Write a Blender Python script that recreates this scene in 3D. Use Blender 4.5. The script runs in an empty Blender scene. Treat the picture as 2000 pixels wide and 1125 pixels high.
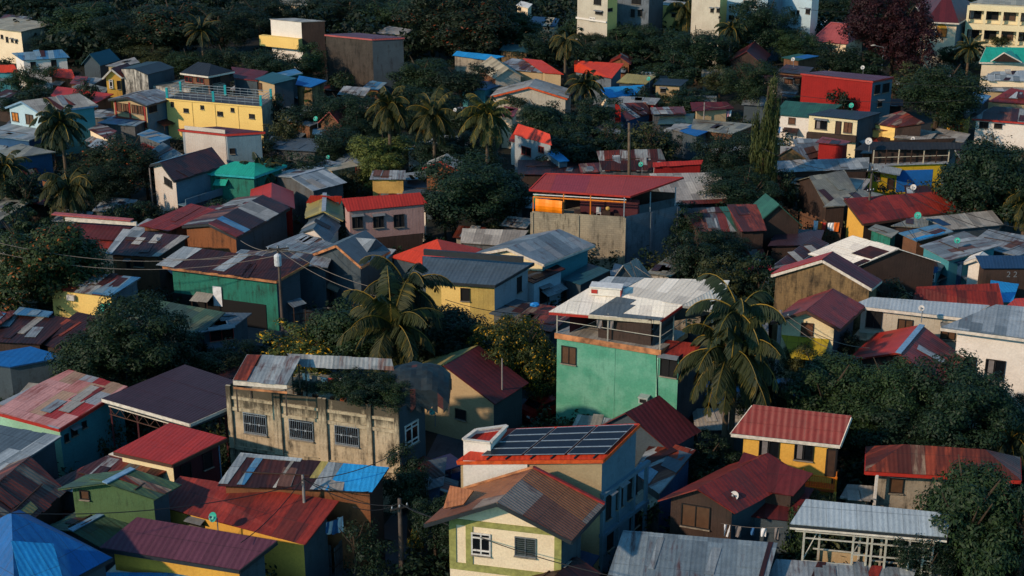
import bpy, math, random
from mathutils import Vector
R = math.radians
SC = bpy.context.scene
COL = SC.collection
# ------------------------------------------------------------------ camera, sky, sun
H_CAM, PITCH, FPX = 46.0, R(20.2), 2800.0
cam_d = bpy.data.cameras.new("camera"); cam = bpy.data.objects.new("camera", cam_d); COL.objects.link(cam)
cam.location = (0, 0, H_CAM); cam.rotation_euler = (math.pi/2 - PITCH, 0, 0)
cam_d.sensor_width = 36.0; cam_d.lens = FPX/2000*36.0
cam_d.clip_start = 1.0; cam_d.clip_end = 20000
SC.camera = cam
SUN_EL, SUN_AZ = 27.0, 235.0          # azimuth clockwise from +Y
w = bpy.data.worlds.new("World"); SC.world = w; w.use_nodes = True
nt = w.node_tree; bg = nt.nodes['Background']
sky = nt.nodes.new('ShaderNodeTexSky'); sky.sky_type = 'NISHITA'; sky.sun_disc = False
sky.sun_elevation = R(SUN_EL); sky.sun_rotation = R(SUN_AZ); sky.altitude = 60; sky.air_density = 1.0; sky.dust_density = 0.6; sky.ozone_density = 1.6
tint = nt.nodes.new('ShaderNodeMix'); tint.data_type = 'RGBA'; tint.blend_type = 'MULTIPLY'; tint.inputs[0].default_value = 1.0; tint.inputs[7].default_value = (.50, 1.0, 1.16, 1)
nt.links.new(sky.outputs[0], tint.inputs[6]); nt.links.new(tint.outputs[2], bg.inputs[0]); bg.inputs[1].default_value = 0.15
sl = bpy.data.lights.new("sun", 'SUN'); so = bpy.data.objects.new("sun", sl); COL.objects.link(so)
sl.energy = 4.1; sl.angle = R(1.5); sl.color = (1.0, 0.75, 0.54)
_s = Vector((math.sin(R(SUN_AZ))*math.cos(R(SUN_EL)), math.cos(R(SUN_AZ))*math.cos(R(SUN_EL)), math.sin(R(SUN_EL))))
so.rotation_euler = _s.to_track_quat('Z', 'Y').to_euler(); so.location = (-60, -60, 90)
SC.view_settings.view_transform = 'Standard'; SC.view_settings.look = 'None'
SC.view_settings.exposure = 0.1; SC.view_settings.gamma = 1.0

# ------------------------------------------------------------------ photograph pixel (2000 wide) + height above ground -> point
CP, SP = math.cos(PITCH), math.sin(PITCH)
def ray(px, py):
    a = (px-1000)/FPX; b = (562.5-py)/FPX
    return Vector((a, CP+b*SP, -SP+b*CP))
def at(px, py, z=0.0):
    d = ray(px, py); t = (z-H_CAM)/d.z
    return Vector((d.x*t, d.y*t, z))
def zat(p, py):
    v = (562.5-py)/FPX
    return H_CAM + p.y*(v*CP-SP)/(CP+v*SP)
def proj(p):
    q = Vector((p.x, p.y, p.z-H_CAM)); dz = q.y*CP-q.z*SP
    return (1000+FPX*q.x/dz, 562.5-FPX*(q.y*SP+q.z*CP)/dz)
def mpp(p):                                     # metres per photograph pixel at a point
    return (p.y*CP-(p.z-H_CAM)*SP)/FPX

# ------------------------------------------------------------------ materials
def lin(h):
    if not isinstance(h, str): return tuple(h)+(1,)
    h = h.lstrip('#'); o = []
    for i in (0, 2, 4):
        c = int(h[i:i+2], 16)/255
        o.append(c/12.92 if c <= .04045 else ((c+.055)/1.055)**2.4)
    return tuple(o)+(1,)
MATS = {}
class NT:
    def __init__(s, name):
        s.m = bpy.data.materials.new(name); s.m.use_nodes = True; s.t = s.m.node_tree
        s.b = s.t.nodes['Principled BSDF']
    def n(s, ty, **k):
        x = s.t.nodes.new('ShaderNode'+ty)
        for a, v in k.items(): setattr(x, a, v)
        return x
    def l(s, a, b): s.t.links.new(a, b)
    def math(s, op, a, b=None, c=None):
        x = s.n('Math', operation=op)
        for i, v in enumerate((a, b, c)):
            if v is None: continue
            if hasattr(v, 'is_output'): s.l(v, x.inputs[i])
            else: x.inputs[i].default_value = v
        return x.outputs[0]
    def mix(s, f, a, b, mode='MIX'):
        x = s.n('Mix', data_type='RGBA', blend_type=mode)
        for i, v in ((0, f), (6, a), (7, b)):
            if hasattr(v, 'is_output'): s.l(v, x.inputs[i])
            else: x.inputs[i].default_value = v
        return x.outputs[2]
    def ramp(s, f, stops, interp='LINEAR'):
        x = s.n('ValToRGB'); cr = x.color_ramp; cr.interpolation = interp
        while len(cr.elements) > len(stops): cr.elements.remove(cr.elements[-1])
        while len(cr.elements) < len(stops): cr.elements.new(1)
        for e, (p, c) in zip(cr.elements, stops): e.position = p; e.color = c
        s.l(f, x.inputs[0]); return x.outputs[0]
    def noise(s, vec, scale, detail=4, rough=.55):
        x = s.n('TexNoise'); x.inputs['Scale'].default_value = scale; x.inputs['Detail'].default_value = detail
        x.inputs['Roughness'].default_value = rough; s.l(vec, x.inputs['Vector']); return x.outputs[0]
    def xyz(s, x_, y_, z_=0.0):
        x = s.n('CombineXYZ')
        for i, v in enumerate((x_, y_, z_)):
            if hasattr(v, 'is_output'): s.l(v, x.inputs[i])
            else: x.inputs[i].default_value = v
        return x.outputs[0]
def g(v): return (v, v, v, 1)
_sd = [0]
def roofmat(key, cols, rust=.3, rustc='#4a1d12', rib=.28, bump=.5, rough=.55, sheet=.85, row=2.6, grime=.35, metal=0.0, spec=.35):
    """painted or galvanised corrugated sheets: a palette picked sheet by sheet, rust running down the slope"""
    _sd[0] += 1; sd = _sd[0]*7.31
    t = NT('roof_'+key); uv = t.n('UVMap').outputs[0]; sp = t.n('SeparateXYZ'); t.l(uv, sp.inputs[0])
    U, V = sp.outputs[0], sp.outputs[1]
    oi = t.n('ObjectInfo').outputs['Random']; off = t.math('MULTIPLY', oi, 57.0)
    cu = t.math('FLOOR', t.math('DIVIDE', U, sheet))
    wn = t.n('TexWhiteNoise', noise_dimensions='2D'); t.l(t.xyz(cu, off), wn.inputs['Vector'])
    cv = t.math('FLOOR', t.math('ADD', t.math('DIVIDE', V, row), t.math('MULTIPLY', t.math('ROUND', wn.outputs['Value']), .45)))
    w2 = t.n('TexWhiteNoise', noise_dimensions='3D'); t.l(t.xyz(cu, cv, off), w2.inputs['Vector'])
    tot = sum(c[1] for c in cols); acc = 0; st = []
    for c, wt in cols: st.append((acc/tot, lin(c))); acc += wt
    base = t.ramp(w2.outputs['Value'], st, 'CONSTANT') if len(st) > 1 else None
    if base is None:
        rgb = t.n('RGB'); rgb.outputs[0].default_value = lin(cols[0][0]); base = rgb.outputs[0]
    # slight tone shift per sheet
    w3 = t.n('TexWhiteNoise', noise_dimensions='3D'); t.l(t.xyz(cv, cu, off), w3.inputs['Vector'])
    tone = t.math('MULTIPLY_ADD', w3.outputs['Value'], .28 if len(st) > 1 else .16, .82)
    vs = t.n('VectorMath', operation='SCALE'); t.l(base, vs.inputs[0]); t.l(tone, vs.inputs['Scale'])
    col = vs.outputs[0]
    ns = t.noise(t.xyz(t.math('MULTIPLY', U, 2.2), t.math('MULTIPLY', V, .45), t.math('ADD', off, sd)), 1.0, 6, .65)
    nb = t.noise(t.xyz(U, V, t.math('ADD', off, sd+3)), .35, 3)
    thr = .72-rust*.42
    m_ = t.ramp(t.math('ADD', t.math('MULTIPLY', ns, .7), t.math('MULTIPLY', nb, .3)), [(thr-.05, g(0)), (thr+.06, g(1))])
    col = t.mix(t.math('MULTIPLY', m_, .85 if rust > .02 else .12), col, lin(rustc))
    ng = t.noise(t.xyz(U, V, sd), 1.3, 7, .7)
    gr = t.ramp(ng, [(.3, g(1-grime)), (.65, g(1.0))])
    col = t.mix(1.0, col, gr, 'MULTIPLY')
    nf = t.noise(t.xyz(t.math('MULTIPLY', U, 3.0), V, sd+9), 6.0, 3, .7)
    col = t.mix(1.0, col, t.ramp(nf, [(.35, g(.82)), (.6, g(1.06))]), 'MULTIPLY')
    fu = t.math('FRACT', t.math('DIVIDE', U, sheet)); fv = t.math('FRACT', t.math('DIVIDE', V, min(row, 2.6)))
    sm = t.math('MAXIMUM', t.math('LESS_THAN', fu, .035/sheet), t.math('LESS_THAN', fv, .05/2.6))
    sm = t.math('MULTIPLY', sm, t.ramp(nb, [(.4, g(.15)), (.6, g(.75))]))
    col = t.mix(sm, col, t.mix(.6, col, lin('#1c1815')))
    t.l(col, t.b.inputs['Base Color'])
    t.b.inputs['Roughness'].default_value = rough; t.b.inputs['Metallic'].default_value = metal
    t.b.inputs['Specular IOR Level'].default_value = spec
    if bump > 0:
        wv = t.math('SINE', t.math('MULTIPLY', U, 2*math.pi/rib))
        seam = t.math('LESS_THAN', t.math('FRACT', t.math('DIVIDE', V, row)), .03)
        hh = t.math('ADD', wv, t.math('ADD', t.math('MULTIPLY', nb, 6.0), t.math('MULTIPLY', seam, 1.5)))
        bp = t.n('Bump'); bp.inputs['Strength'].default_value = bump*.7; bp.inputs['Distance'].default_value = .016
        t.l(hh, bp.inputs['Height']); t.l(bp.outputs[0], t.b.inputs['Normal'])
    MATS[key] = t.m
def wallmat(key, c, c2=None, dirt=.35, bands=(), dirtc='#1c1a16', rib=0, block=0, rough=.85, mott=.5, streak=1.0):
    """rendered, painted, block or ribbed-sheet wall with stains; UV in metres, v = height"""
    _sd[0] += 1; sd = _sd[0]*5.77
    t = NT('wall_'+key); uv = t.n('UVMap').outputs[0]; sp = t.n('SeparateXYZ'); t.l(uv, sp.inputs[0])
    U, V = sp.outputs[0], sp.outputs[1]
    oi = t.math('MULTIPLY', t.n('ObjectInfo').outputs['Random'], 31.0)
    s0 = t.math('ADD', oi, sd)
    nb = t.noise(t.xyz(U, V, s0), .55, 5, .6)
    c2_ = c2 if c2 else c
    l2 = lin(c2_) if c2 else tuple(x*.78 for x in lin(c)[:3])+(1,)
    col = t.mix(t.math('MULTIPLY', t.ramp(nb, [(.42, g(0)), (.6, g(1))]), mott), lin(c), l2)
    ns = t.noise(t.xyz(t.math('MULTIPLY', U, 2.6), t.math('MULTIPLY', V, .35), s0), 1.0, 6, .7)
    nd = t.noise(t.xyz(U, V, t.math('ADD', s0, 4.0)), .9, 6, .7)
    dm = t.math('ADD', t.math('MULTIPLY', ns, .6*streak), t.math('MULTIPLY', nd, 1-.6*streak))
    for v0_, v1_, k_ in bands:                            # grime that has gathered below copings and on ledges
        bd = t.math('MULTIPLY', t.math('SMOOTH_MIN', t.math('MAXIMUM', t.math('DIVIDE', t.math('SUBTRACT', V, v0_), (v1_-v0_)), 0.0), t.math('LESS_THAN', V, v1_), .05), k_)
        dm = t.math('ADD', dm, bd)
    th = .70-dirt*.32
    mk = t.ramp(dm, [(th-.06, g(0)), (th+.09, g(1))])
    col = t.mix(t.math('MULTIPLY', mk, min(.9, .35+dirt)), col, lin(dirtc))
    nf = t.noise(t.xyz(U, V, sd), 7.0, 4, .7)
    col = t.mix(1.0, col, t.ramp(nf, [(.3, g(.85)), (.65, g(1.05))]), 'MULTIPLY')
    hh = nf
    if block:
        br = t.n('TexBrick'); br.inputs['Scale'].default_value = 1.0; br.inputs['Brick Width'].default_value = .42; br.inputs['Row Height'].default_value = .21
        br.inputs['Mortar Size'].default_value = .018; br.inputs['Color1'].default_value = g(1); br.inputs['Color2'].default_value = g(.82); br.inputs['Mortar'].default_value = g(.55)
        t.l(t.xyz(U, V), br.inputs['Vector']); col = t.mix(block, col, br.outputs[0], 'MULTIPLY')
    t.l(col, t.b.inputs['Base Color']); t.b.inputs['Roughness'].default_value = rough; t.b.inputs['Specular IOR Level'].default_value = .25
    if rib:
        wv = t.math('SINE', t.math('MULTIPLY', U, 2*math.pi/rib))
        wv = t.math('GREATER_THAN', wv, .55); hh = t.math('ADD', t.math('MULTIPLY', wv, 2.4), nf)
    bp = t.n('Bump'); bp.inputs['Strength'].default_value = .55; bp.inputs['Distance'].default_value = .03
    t.l(hh, bp.inputs['Height']); t.l(bp.outputs[0], t.b.inputs['Normal'])
    MATS[key] = t.m
def plain(key, c, rough=.6, metal=0, var=.25, spec=.4, scale=3.0):
    t = NT(key); tc = t.n('TexCoord').outputs['Object']
    nb = t.noise(tc, scale, 5, .65)
    l_ = lin(c); d = tuple(x*(1-var) for x in l_[:3])+(1,); u = tuple(min(1, x*(1+var*.3)) for x in l_[:3])+(1,)
    t.l(t.ramp(nb, [(.35, d), (.65, u)]), t.b.inputs['Base Color'])
    t.b.inputs['Roughness'].default_value = rough; t.b.inputs['Metallic'].default_value = metal; t.b.inputs['Specular IOR Level'].default_value = spec
    MATS[key] = t.m
def leafmat(key, c1, c2, c3=None, w3=.0, trans=.25):
    t = NT(key); geo = t.n('NewGeometry')
    try: rnd = geo.outputs['Random Per Island']
    except Exception: rnd = t.n('ObjectInfo').outputs['Random']
    oi = t.n('ObjectInfo').outputs['Random']
    a = t.ramp(rnd, [(0, lin(c1)), (1, lin(c2))])
    if c3: a = t.mix(t.math('GREATER_THAN', rnd, 1-w3), a, lin(c3))
    tone = t.math('MULTIPLY_ADD', oi, .5, .75)
    vs = t.n('VectorMath', operation='SCALE'); t.l(a, vs.inputs[0]); t.l(tone, vs.inputs['Scale'])
    t.l(vs.outputs[0], t.b.inputs['Base Color']); t.b.inputs['Roughness'].default_value = .6; t.b.inputs['Specular IOR Level'].default_value = .25
    tr = t.n('BsdfTranslucent'); t.l(vs.outputs[0], tr.inputs[0])
    ms = t.n('MixShader'); ms.inputs[0].default_value = trans
    t.l(t.b.outputs[0], ms.inputs[1]); t.l(tr.outputs[0], ms.inputs[2])
    t.l(ms.outputs[0], t.t.nodes['Material Output'].inputs[0]); MATS[key] = t.m

# ------------------------------------------------------------------ mesh collecting
class MB:
    def __init__(s): s.v = []; s.f = []; s.uv = []; s.mi = []; s.ms = []
    def mat(s, key):
        if key not in s.ms: s.ms.append(key)
        return s.ms.index(key)
    def face(s, pts, uvs=None, key='concrete'):
        i = len(s.v); s.v += [tuple(p) for p in pts]; s.f.append(tuple(range(i, i+len(pts))))
        if uvs is None:
            a = Vector(pts[0]); e = (Vector(pts[1])-a)
            if e.length < 1e-6: e = Vector((1, 0, 0))
            e.normalize(); n = e.cross(Vector(pts[-1])-a)
            if n.length < 1e-9: n = Vector((0, 0, 1))
            n.normalize(); q = n.cross(e)
            uvs = [((Vector(p)-a).dot(e), (Vector(p)-a).dot(q)) for p in pts]
        s.uv += uvs; s.mi.append(s.mat(key))
    def quadz(s, a, b, ztop_a, ztop_b, zb, key):
        pass
    def box(s, c, ax, ay, az, key):
        """centre c, half-axis vectors"""
        c = Vector(c); P = lambda i, j, k: c+ax*i+ay*j+az*k
        for q in (((-1,-1,-1),(-1,1,-1),(1,1,-1),(1,-1,-1)), ((-1,-1,1),(1,-1,1),(1,1,1),(-1,1,1)), ((-1,-1,-1),(1,-1,-1),(1,-1,1),(-1,-1,1)),
                  ((1,1,-1),(-1,1,-1),(-1,1,1),(1,1,1)), ((-1,1,-1),(-1,-1,-1),(-1,-1,1),(-1,1,1)), ((1,-1,-1),(1,1,-1),(1,1,1),(1,-1,1))):
            s.face([P(*t) for t in q], None, key)
    def bar(s, a, b, w_, h_, key):
        a = Vector(a); b = Vector(b); d = b-a
        if d.length < 1e-5: return
        e = d.normalized(); up = Vector((0, 0, 1)) if abs(e.z) < .95 else Vector((1, 0, 0))
        sd = e.cross(up).normalized(); u = sd.cross(e)
        s.box((a+b)/2, d/2, sd*w_/2, u*h_/2, key)
    def tube(s, pts, rs, key, n=8):
        rings = []
        for i, p in enumerate(pts):
            p = Vector(p); d = (Vector(pts[min(i+1, len(pts)-1)])-Vector(pts[max(i-1, 0)])).normalized()
            up = Vector((0, 0, 1)) if abs(d.z) < .9 else Vector((1, 0, 0))
            x = d.cross(up).normalized(); y = x.cross(d)
            r = rs[i] if hasattr(rs, '__len__') else rs
            rings.append([p+(x*math.cos(2*math.pi*k/n)+y*math.sin(2*math.pi*k/n))*r for k in range(n)])
        base = len(s.v)
        for rg in rings: s.v += [tuple(q) for q in rg]
        m = s.mat(key)
        for i in range(len(rings)-1):
            for k in range(n):
                a = base+i*n+k; b = base+i*n+(k+1) % n
                s.f.append((a, b, b+n, a+n)); s.mi.append(m); s.uv += [(k/n, i), ((k+1)/n, i), ((k+1)/n, i+1), (k/n, i+1)]
        for i0 in (base, base+(len(rings)-1)*n):
            s.f.append(tuple(i0+k for k in range(n))); s.mi.append(m); s.uv += [(0, 0)]*n
    def build(s, name, parent=None, smooth=False, origin=None):
        me = bpy.data.meshes.new(name)
        po = PO.get(parent.name) if parent is not None else None
        ref = Vector(origin) if origin is not None else (po['_o'] if po else Vector((0, 0, 0)))
        me.from_pydata([tuple(Vector(v)-ref) for v in s.v], [], s.f)
        ul = me.uv_layers.new(name='UVMap'); ul.data.foreach_set('uv', [c for p in s.uv for c in p])
        for k in s.ms: me.materials.append(MATS[k])
        me.polygons.foreach_set('material_index', s.mi)
        if smooth: me.polygons.foreach_set('use_smooth', [True]*len(me.polygons))
        me.update()
        ob = bpy.data.objects.new(name, me); COL.objects.link(ob)
        if parent is not None: ob.parent = parent; PO[ob.name] = {'_o': ref}
        else: ob.location = ref
        PO[ob.name] = {'_o': ref}
        return ob
PO = {}
def tag(o, label=None, cat=None, group=None, kind=None):
    if label: o['label'] = label
    if cat: o['category'] = cat
    if group: o['group'] = group
    if kind: o['kind'] = kind
    return o
def thing(name, label, cat, loc, group=None):
    o = bpy.data.objects.new(name, None); COL.objects.link(o); o.location = loc; o.empty_display_size = .5
    PO[o.name] = {'_o': Vector(loc)}
    return tag(o, label, cat, group)
Z = Vector((0, 0, 1))
FOOT = []
# ------------------------------------------------------------------ roofs
def roof_poly(mb, pts, key, rnd, scruff=.05, thick=.07, rib='u'):
    """one roof plane: pts[0]-pts[1] is the eave; quads become rows of overlapping sheets"""
    pts = [Vector(p) for p in pts]
    e = (pts[1]-pts[0]); e.normalize()
    nn = (pts[1]-pts[0]).cross(pts[-1]-pts[0]); 
    if nn.z < 0: nn = -nn
    nn.normalize()
    q = nn.cross(e); q = q if q.z > -1e-6 else -q
    uvf = lambda p: ((p-pts[0]).dot(e)+100, (p-pts[0]).dot(q)+100) if rib == 'u' else ((p-pts[0]).dot(q)+100, (p-pts[0]).dot(e)+100)
    lo = [p-nn*thick for p in pts]
    if len(pts) == 4:
        lu = max((pts[1]-pts[0]).length, (pts[2]-pts[3]).length); nu = max(1, min(40, round(lu/.85)))
        lv = (pts[3]-pts[0]).length; nv = max(1, min(6, round(lv/2.6)))
        B = lambda s_, t_: (pts[0]*(1-s_)+pts[1]*s_)*(1-t_)+(pts[3]*(1-s_)+pts[2]*s_)*t_
        for i in range(nu):
            j0 = -rnd.random()*scruff*1.6; j1 = rnd.random()*scruff
            for j in range(nv):
                s0, s1, t0, t1 = i/nu, (i+1)/nu, j/nv, (j+1)/nv
                ta = t0 + (j0/lv if j == 0 else -.06/lv); tb = t1 + (j1/lv if j == nv-1 else 0)
                h = rnd.random()*.02*min(1, scruff*20); h2 = rnd.random()*.02*min(1, scruff*20)
                P = [B(s0, ta)+nn*(.012+h+.006*j), B(s1, ta)+nn*(.012+h2+.006*j), B(s1, tb)+nn*(.008+h+.002*j), B(s0, tb)+nn*(.008+h2+.002*j)]
                mb.face(P, [uvf(x) for x in P], key)
    else:
        P = [p+nn*.01 for p in pts]; mb.face(P, [uvf(x) for x in P], key)
    n = len(pts)
    mb.face(list(reversed(lo)), [uvf(x) for x in reversed(lo)], key)
    for i in range(n):
        P = [lo[i], lo[(i+1) % n], pts[(i+1) % n], pts[i]]; mb.face(P, [uvf(x) for x in P], key)
def window_on(parent, c, ex, w_, h_, n, style, key='frame_dark'):
    """c centre on the wall plane, ex unit along the wall, n outward normal"""
    if style in ('door', 'doorw'):
        f = MB(); fk = 'wood_dark' if style == 'door' else 'white_paint'
        f.box(c+n*.03, ex*w_/2, Z*h_/2, n*.03, fk)
        f.bar(c-ex*w_/2-Z*h_/2+n*.05, c-ex*w_/2+Z*h_/2+n*.05, .08, .1, 'frame_dark'); f.bar(c+ex*w_/2-Z*h_/2+n*.05, c+ex*w_/2+Z*h_/2+n*.05, .08, .1, 'frame_dark')
        f.bar(c-ex*w_/2+Z*h_/2+n*.05, c+ex*w_/2+Z*h_/2+n*.05, .1, .08, 'frame_dark')
        return f.build('door', parent)
    fk = {'white': 'white_paint', 'grille': 'steel', 'red': 'red_trim', 'jal': 'frame_grey', 'wood': 'wood_dark', 'orange': 'frame_dark', 'brown': 'frame_dark'}.get(style, key)
    pk = {'wood': 'wood_pane', 'orange': 'orange_pane', 'brown': 'brown_pane', 'jal': 'louvre', 'open': 'void'}.get(style, 'glass')
    f = MB(); t_ = .05 if style != 'white' else .09
    a = c-ex*w_/2-Z*h_/2+n*.045; b = c+ex*w_/2-Z*h_/2+n*.045; cc = c+ex*w_/2+Z*h_/2+n*.045; d = c-ex*w_/2+Z*h_/2+n*.045
    for p, q in ((a-ex*t_/2, b+ex*t_/2), (d-ex*t_/2, cc+ex*t_/2)): f.bar(p, q, .09, t_, fk)
    for p, q in ((a+Z*t_/2, d-Z*t_/2), (b+Z*t_/2, cc-Z*t_/2)): f.bar(p, q, .085, t_, fk)
    if w_ > .9: f.bar((a+b)/2+Z*t_/2, (cc+d)/2-Z*t_/2, .07, t_*.9, fk)
    if style == 'white': f.bar(a+Z*h_*.2, b+Z*h_*.2, .06, t_, fk); f.bar(a+Z*h_*.8, b+Z*h_*.8, .06, t_, fk)
    if style == 'grid':
        for k in (1, 2): f.bar(a+Z*h_*k/3+ex*.03, b+Z*h_*k/3-ex*.03, .05, .04, fk)
    if style == 'grille':
        for k in range(1, 12): f.bar(a+ex*w_*k/12+n*.06, d+ex*w_*k/12+n*.06, .02, .02, fk)
        for k in (.08, .5, .92): f.bar(a+Z*h_*k+n*.075, b+Z*h_*k+n*.075, .03, .03, fk)
        for k in (.3, .72):
            cx = a+ex*w_*k+Z*h_*.5+n*.09; f.box(cx, ex*.07, Z*.07, n*.01, fk)
    f.box((a+b)/2+n*.04-Z*.05, ex*(w_/2+.06), n*.08, Z*.03, 'concrete')
    if (int(c.x*7)+int(c.y*3)) % 4 == 0 and style not in ('white', 'grille', 'grid'): f.box((d+cc)/2+n*.2+Z*.1, ex*(w_/2+.12), n*.24-Z*.06, Z*.015, 'frame_grey')
    if style == 'sill': f.box((a+b)/2+n*.06-Z*.05, ex*(w_/2+.1), n*.12, Z*.04, 'concrete')
    wi = f.build('window', parent)
    p = MB(); p.box(c+n*.01, ex*w_/2, Z*h_/2, n*.012, pk)
    if style == 'jal':
        k = 0
        while k*.13 < h_-.1: p.box(c-Z*(h_/2-.08-k*.13)+n*.035, ex*(w_/2-.04), Z*.03+n*.02, n*.004, 'frame_grey'); k += 1
    if style == 'curtain': p.box(c-ex*w_*.22+n*.028, ex*w_*.14, Z*h_*.46, n*.003, 'cloth_grey')
    p.build('pane', wi)
    return wi
class House: pass
def H(label, pts, z, kind='shed', roof='grey', wall='concrete', ry=None, rise=None, ov=.3, win=(), fascia=None, cap=None, patch=(),
      base=0, name='house', cat='house', rib='u', scruff=.08, auto=1, group=None, noroof=False, rdir=1, back=None, patchk=None, hipf=.3):
    rnd = random.Random(hash(label) & 0xffff if False else sum(map(ord, label))*13)
    zs = list(z) if hasattr(z, '__len__') else [z]*3
    P3 = [at(p[0], p[1], zs[i]) for i, p in enumerate(pts[:3])]
    A, B, C = P3
    if len(pts) == 4: D = at(pts[3][0], pts[3][1], zs[3] if len(zs) > 3 else zs[0]+zs[2]-zs[1])
    else: D = A+C-B
    if back is not None:                                  # limit the depth in metres of a building whose back is unseen
        vb = (C-B); 
        if vb.length > back: C = B+vb.normalized()*back
        va = (D-A)
        if va.length > back: D = A+va.normalized()*back
    LAB = ((B-A).length+(C-D).length)/2; LBC = ((C-B).length+(D-A).length)/2
    def Q(u, v): return A*(1-u)*(1-v)+B*u*(1-v)+C*u*v+D*(1-u)*v
    if ry is not None:
        mid = Q(.5, 0) if kind == 'gAB' else (Q(1, .5) if kind == 'gBC' else Q(.5, .5) if kind == 'pyr' else Q(hipf, .5))
        rise = zat(mid, ry)-mid.z
    if rise is None: rise = .9
    rise = max(.15, rise)
    ctr = Q(.5, .5); root = thing(name, label, cat, (ctr.x, ctr.y, 0), group)
    h = House(); h.Q = Q; h.root = root; h.A, h.B, h.C, h.D, h.rise = A, B, C, D, rise; h.rnd = rnd
    FOOT.append((label, [A, B, C, D], base))
    ou = min(.3, ov/LAB); ow = min(.3, ov/LBC); h.ou, h.ow = ou, ow
    def rz(u, v):
        p = Q(u, v).z-.07
        if kind == 'gAB': p += rise*(1-abs(2*u-1))
        elif kind == 'gBC': p += rise*(1-abs(2*v-1))
        return p
    def W(u, v, zz=None):
        p = Q(u, v); return Vector((p.x, p.y, rz(u, v) if zz is None else zz))
    h.W = W
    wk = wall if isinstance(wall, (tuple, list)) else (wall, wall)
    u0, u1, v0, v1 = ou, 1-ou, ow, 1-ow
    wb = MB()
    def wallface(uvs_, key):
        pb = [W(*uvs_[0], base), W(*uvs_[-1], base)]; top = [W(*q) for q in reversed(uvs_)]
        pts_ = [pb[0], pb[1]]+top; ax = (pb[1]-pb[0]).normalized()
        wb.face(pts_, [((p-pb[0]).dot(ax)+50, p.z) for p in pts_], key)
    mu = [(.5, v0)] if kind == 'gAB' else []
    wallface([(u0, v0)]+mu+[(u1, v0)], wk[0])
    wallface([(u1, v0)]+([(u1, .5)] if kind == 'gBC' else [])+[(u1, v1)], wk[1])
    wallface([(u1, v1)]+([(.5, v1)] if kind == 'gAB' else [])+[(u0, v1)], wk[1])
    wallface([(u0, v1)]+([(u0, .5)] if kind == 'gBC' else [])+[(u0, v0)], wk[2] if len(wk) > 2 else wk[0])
    if base > .1: wb.face([W(u0, v0, base), W(u0, v1, base), W(u1, v1, base), W(u1, v0, base)], None, wk[0])
    h.wall = wb.build('wall', root)
    if not noroof:
        rb = MB(); cb = MB(); planes = []
        up = lambda u, v, r: Q(u, v)+Z*r
        if kind == 'shed': planes = [[A, B, C, D]]
        elif kind == 'gAB': planes = [[A, D, up(.5, 1, rise), up(.5, 0, rise)], [B, C, up(.5, 1, rise), up(.5, 0, rise)]]; ridge = (up(.5, 0, rise), up(.5, 1, rise))
        elif kind == 'gBC': planes = [[A, B, up(1, .5, rise), up(0, .5, rise)], [D, C, up(1, .5, rise), up(0, .5, rise)]]; ridge = (up(0, .5, rise), up(1, .5, rise))
        elif kind == 'hip':
            r1, r2 = up(hipf, .5, rise), up(1-hipf, .5, rise); planes = [[A, B, r2, r1], [C, D, r1, r2], [B, C, r2], [D, A, r1]]; ridge = (r1, r2)
        elif kind == 'pyr':
            r1 = up(.5, .5, rise); planes = [[A, B, r1], [B, C, r1], [C, D, r1], [D, A, r1]]; ridge = (r1, r1)
        h.planes = planes
        for p in planes: roof_poly(rb, p, roof, rnd, scruff, rib=rib)
        if scruff >= .05 and roof in ('grey','greyrust','dusty','lichen','rust','darkrust','ruststripe','ruststripe2','weathered','patchred','blueweather','redold','slate','moss','mossdark'):  # loose repair sheets and battens lying on a shabby roof
            for _ in range(rnd.randint(1, 3)):
                pl = rnd.choice(planes)
                if len(pl) != 4: continue
                nn = (pl[1]-pl[0]).cross(pl[3]-pl[0]); nn = nn if nn.z > 0 else -nn; nn.normalize()
                Bq = lambda s_, t_: (pl[0]*(1-s_)+pl[1]*s_)*(1-t_)+(pl[3]*(1-s_)+pl[2]*s_)*t_
                c_ = Bq(rnd.uniform(.15, .8), rnd.uniform(.2, .8)); e_ = (pl[1]-pl[0]).normalized(); f_ = nn.cross(e_); f_ = f_ if f_.z > 0 else -f_
                an = rnd.uniform(-.12, .12); e2 = e_*math.cos(an)+f_*math.sin(an); f2 = f_*math.cos(an)-e_*math.sin(an); ws, hs = rnd.uniform(.35, .5), min(rnd.uniform(.7, 1.2), (pl[3]-pl[0]).length*.35)
                rb.box(c_+nn*.06, e2*ws, f2*hs, nn*.008, rnd.choice(('greyrust', 'dusty', 'darkrust', roof, roof, roof)))
            if rnd.random() < .5:
                pl = rnd.choice(planes)
                if len(pl) == 4:
                    nn = (pl[1]-pl[0]).cross(pl[3]-pl[0]); nn = nn if nn.z > 0 else -nn; nn.normalize(); t_ = rnd.uniform(.25, .75)
                    rb.bar(pl[0].lerp(pl[3], t_).lerp(pl[1].lerp(pl[2], t_), .1)+nn*.07, pl[0].lerp(pl[3], t_+.04).lerp(pl[1].lerp(pl[2], t_+.04), rnd.uniform(.5, .9))+nn*.07, .07, .05, 'wood_dark')
        h.roof = rb.build('roof', root)
        if cap and kind != 'shed':
            cb.bar(ridge[0]+Z*.04, ridge[1]+Z*.04, .42, .07, cap)
            if kind in ('hip', 'pyr'):
                for c_, r_ in ((A, ridge[0]), (D, ridge[0]), (B, ridge[1]), (C, ridge[1])): cb.bar(c_+Z*.05, r_+Z*.05, .3, .06, cap)
            cb.build('ridge_cap', root)
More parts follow.
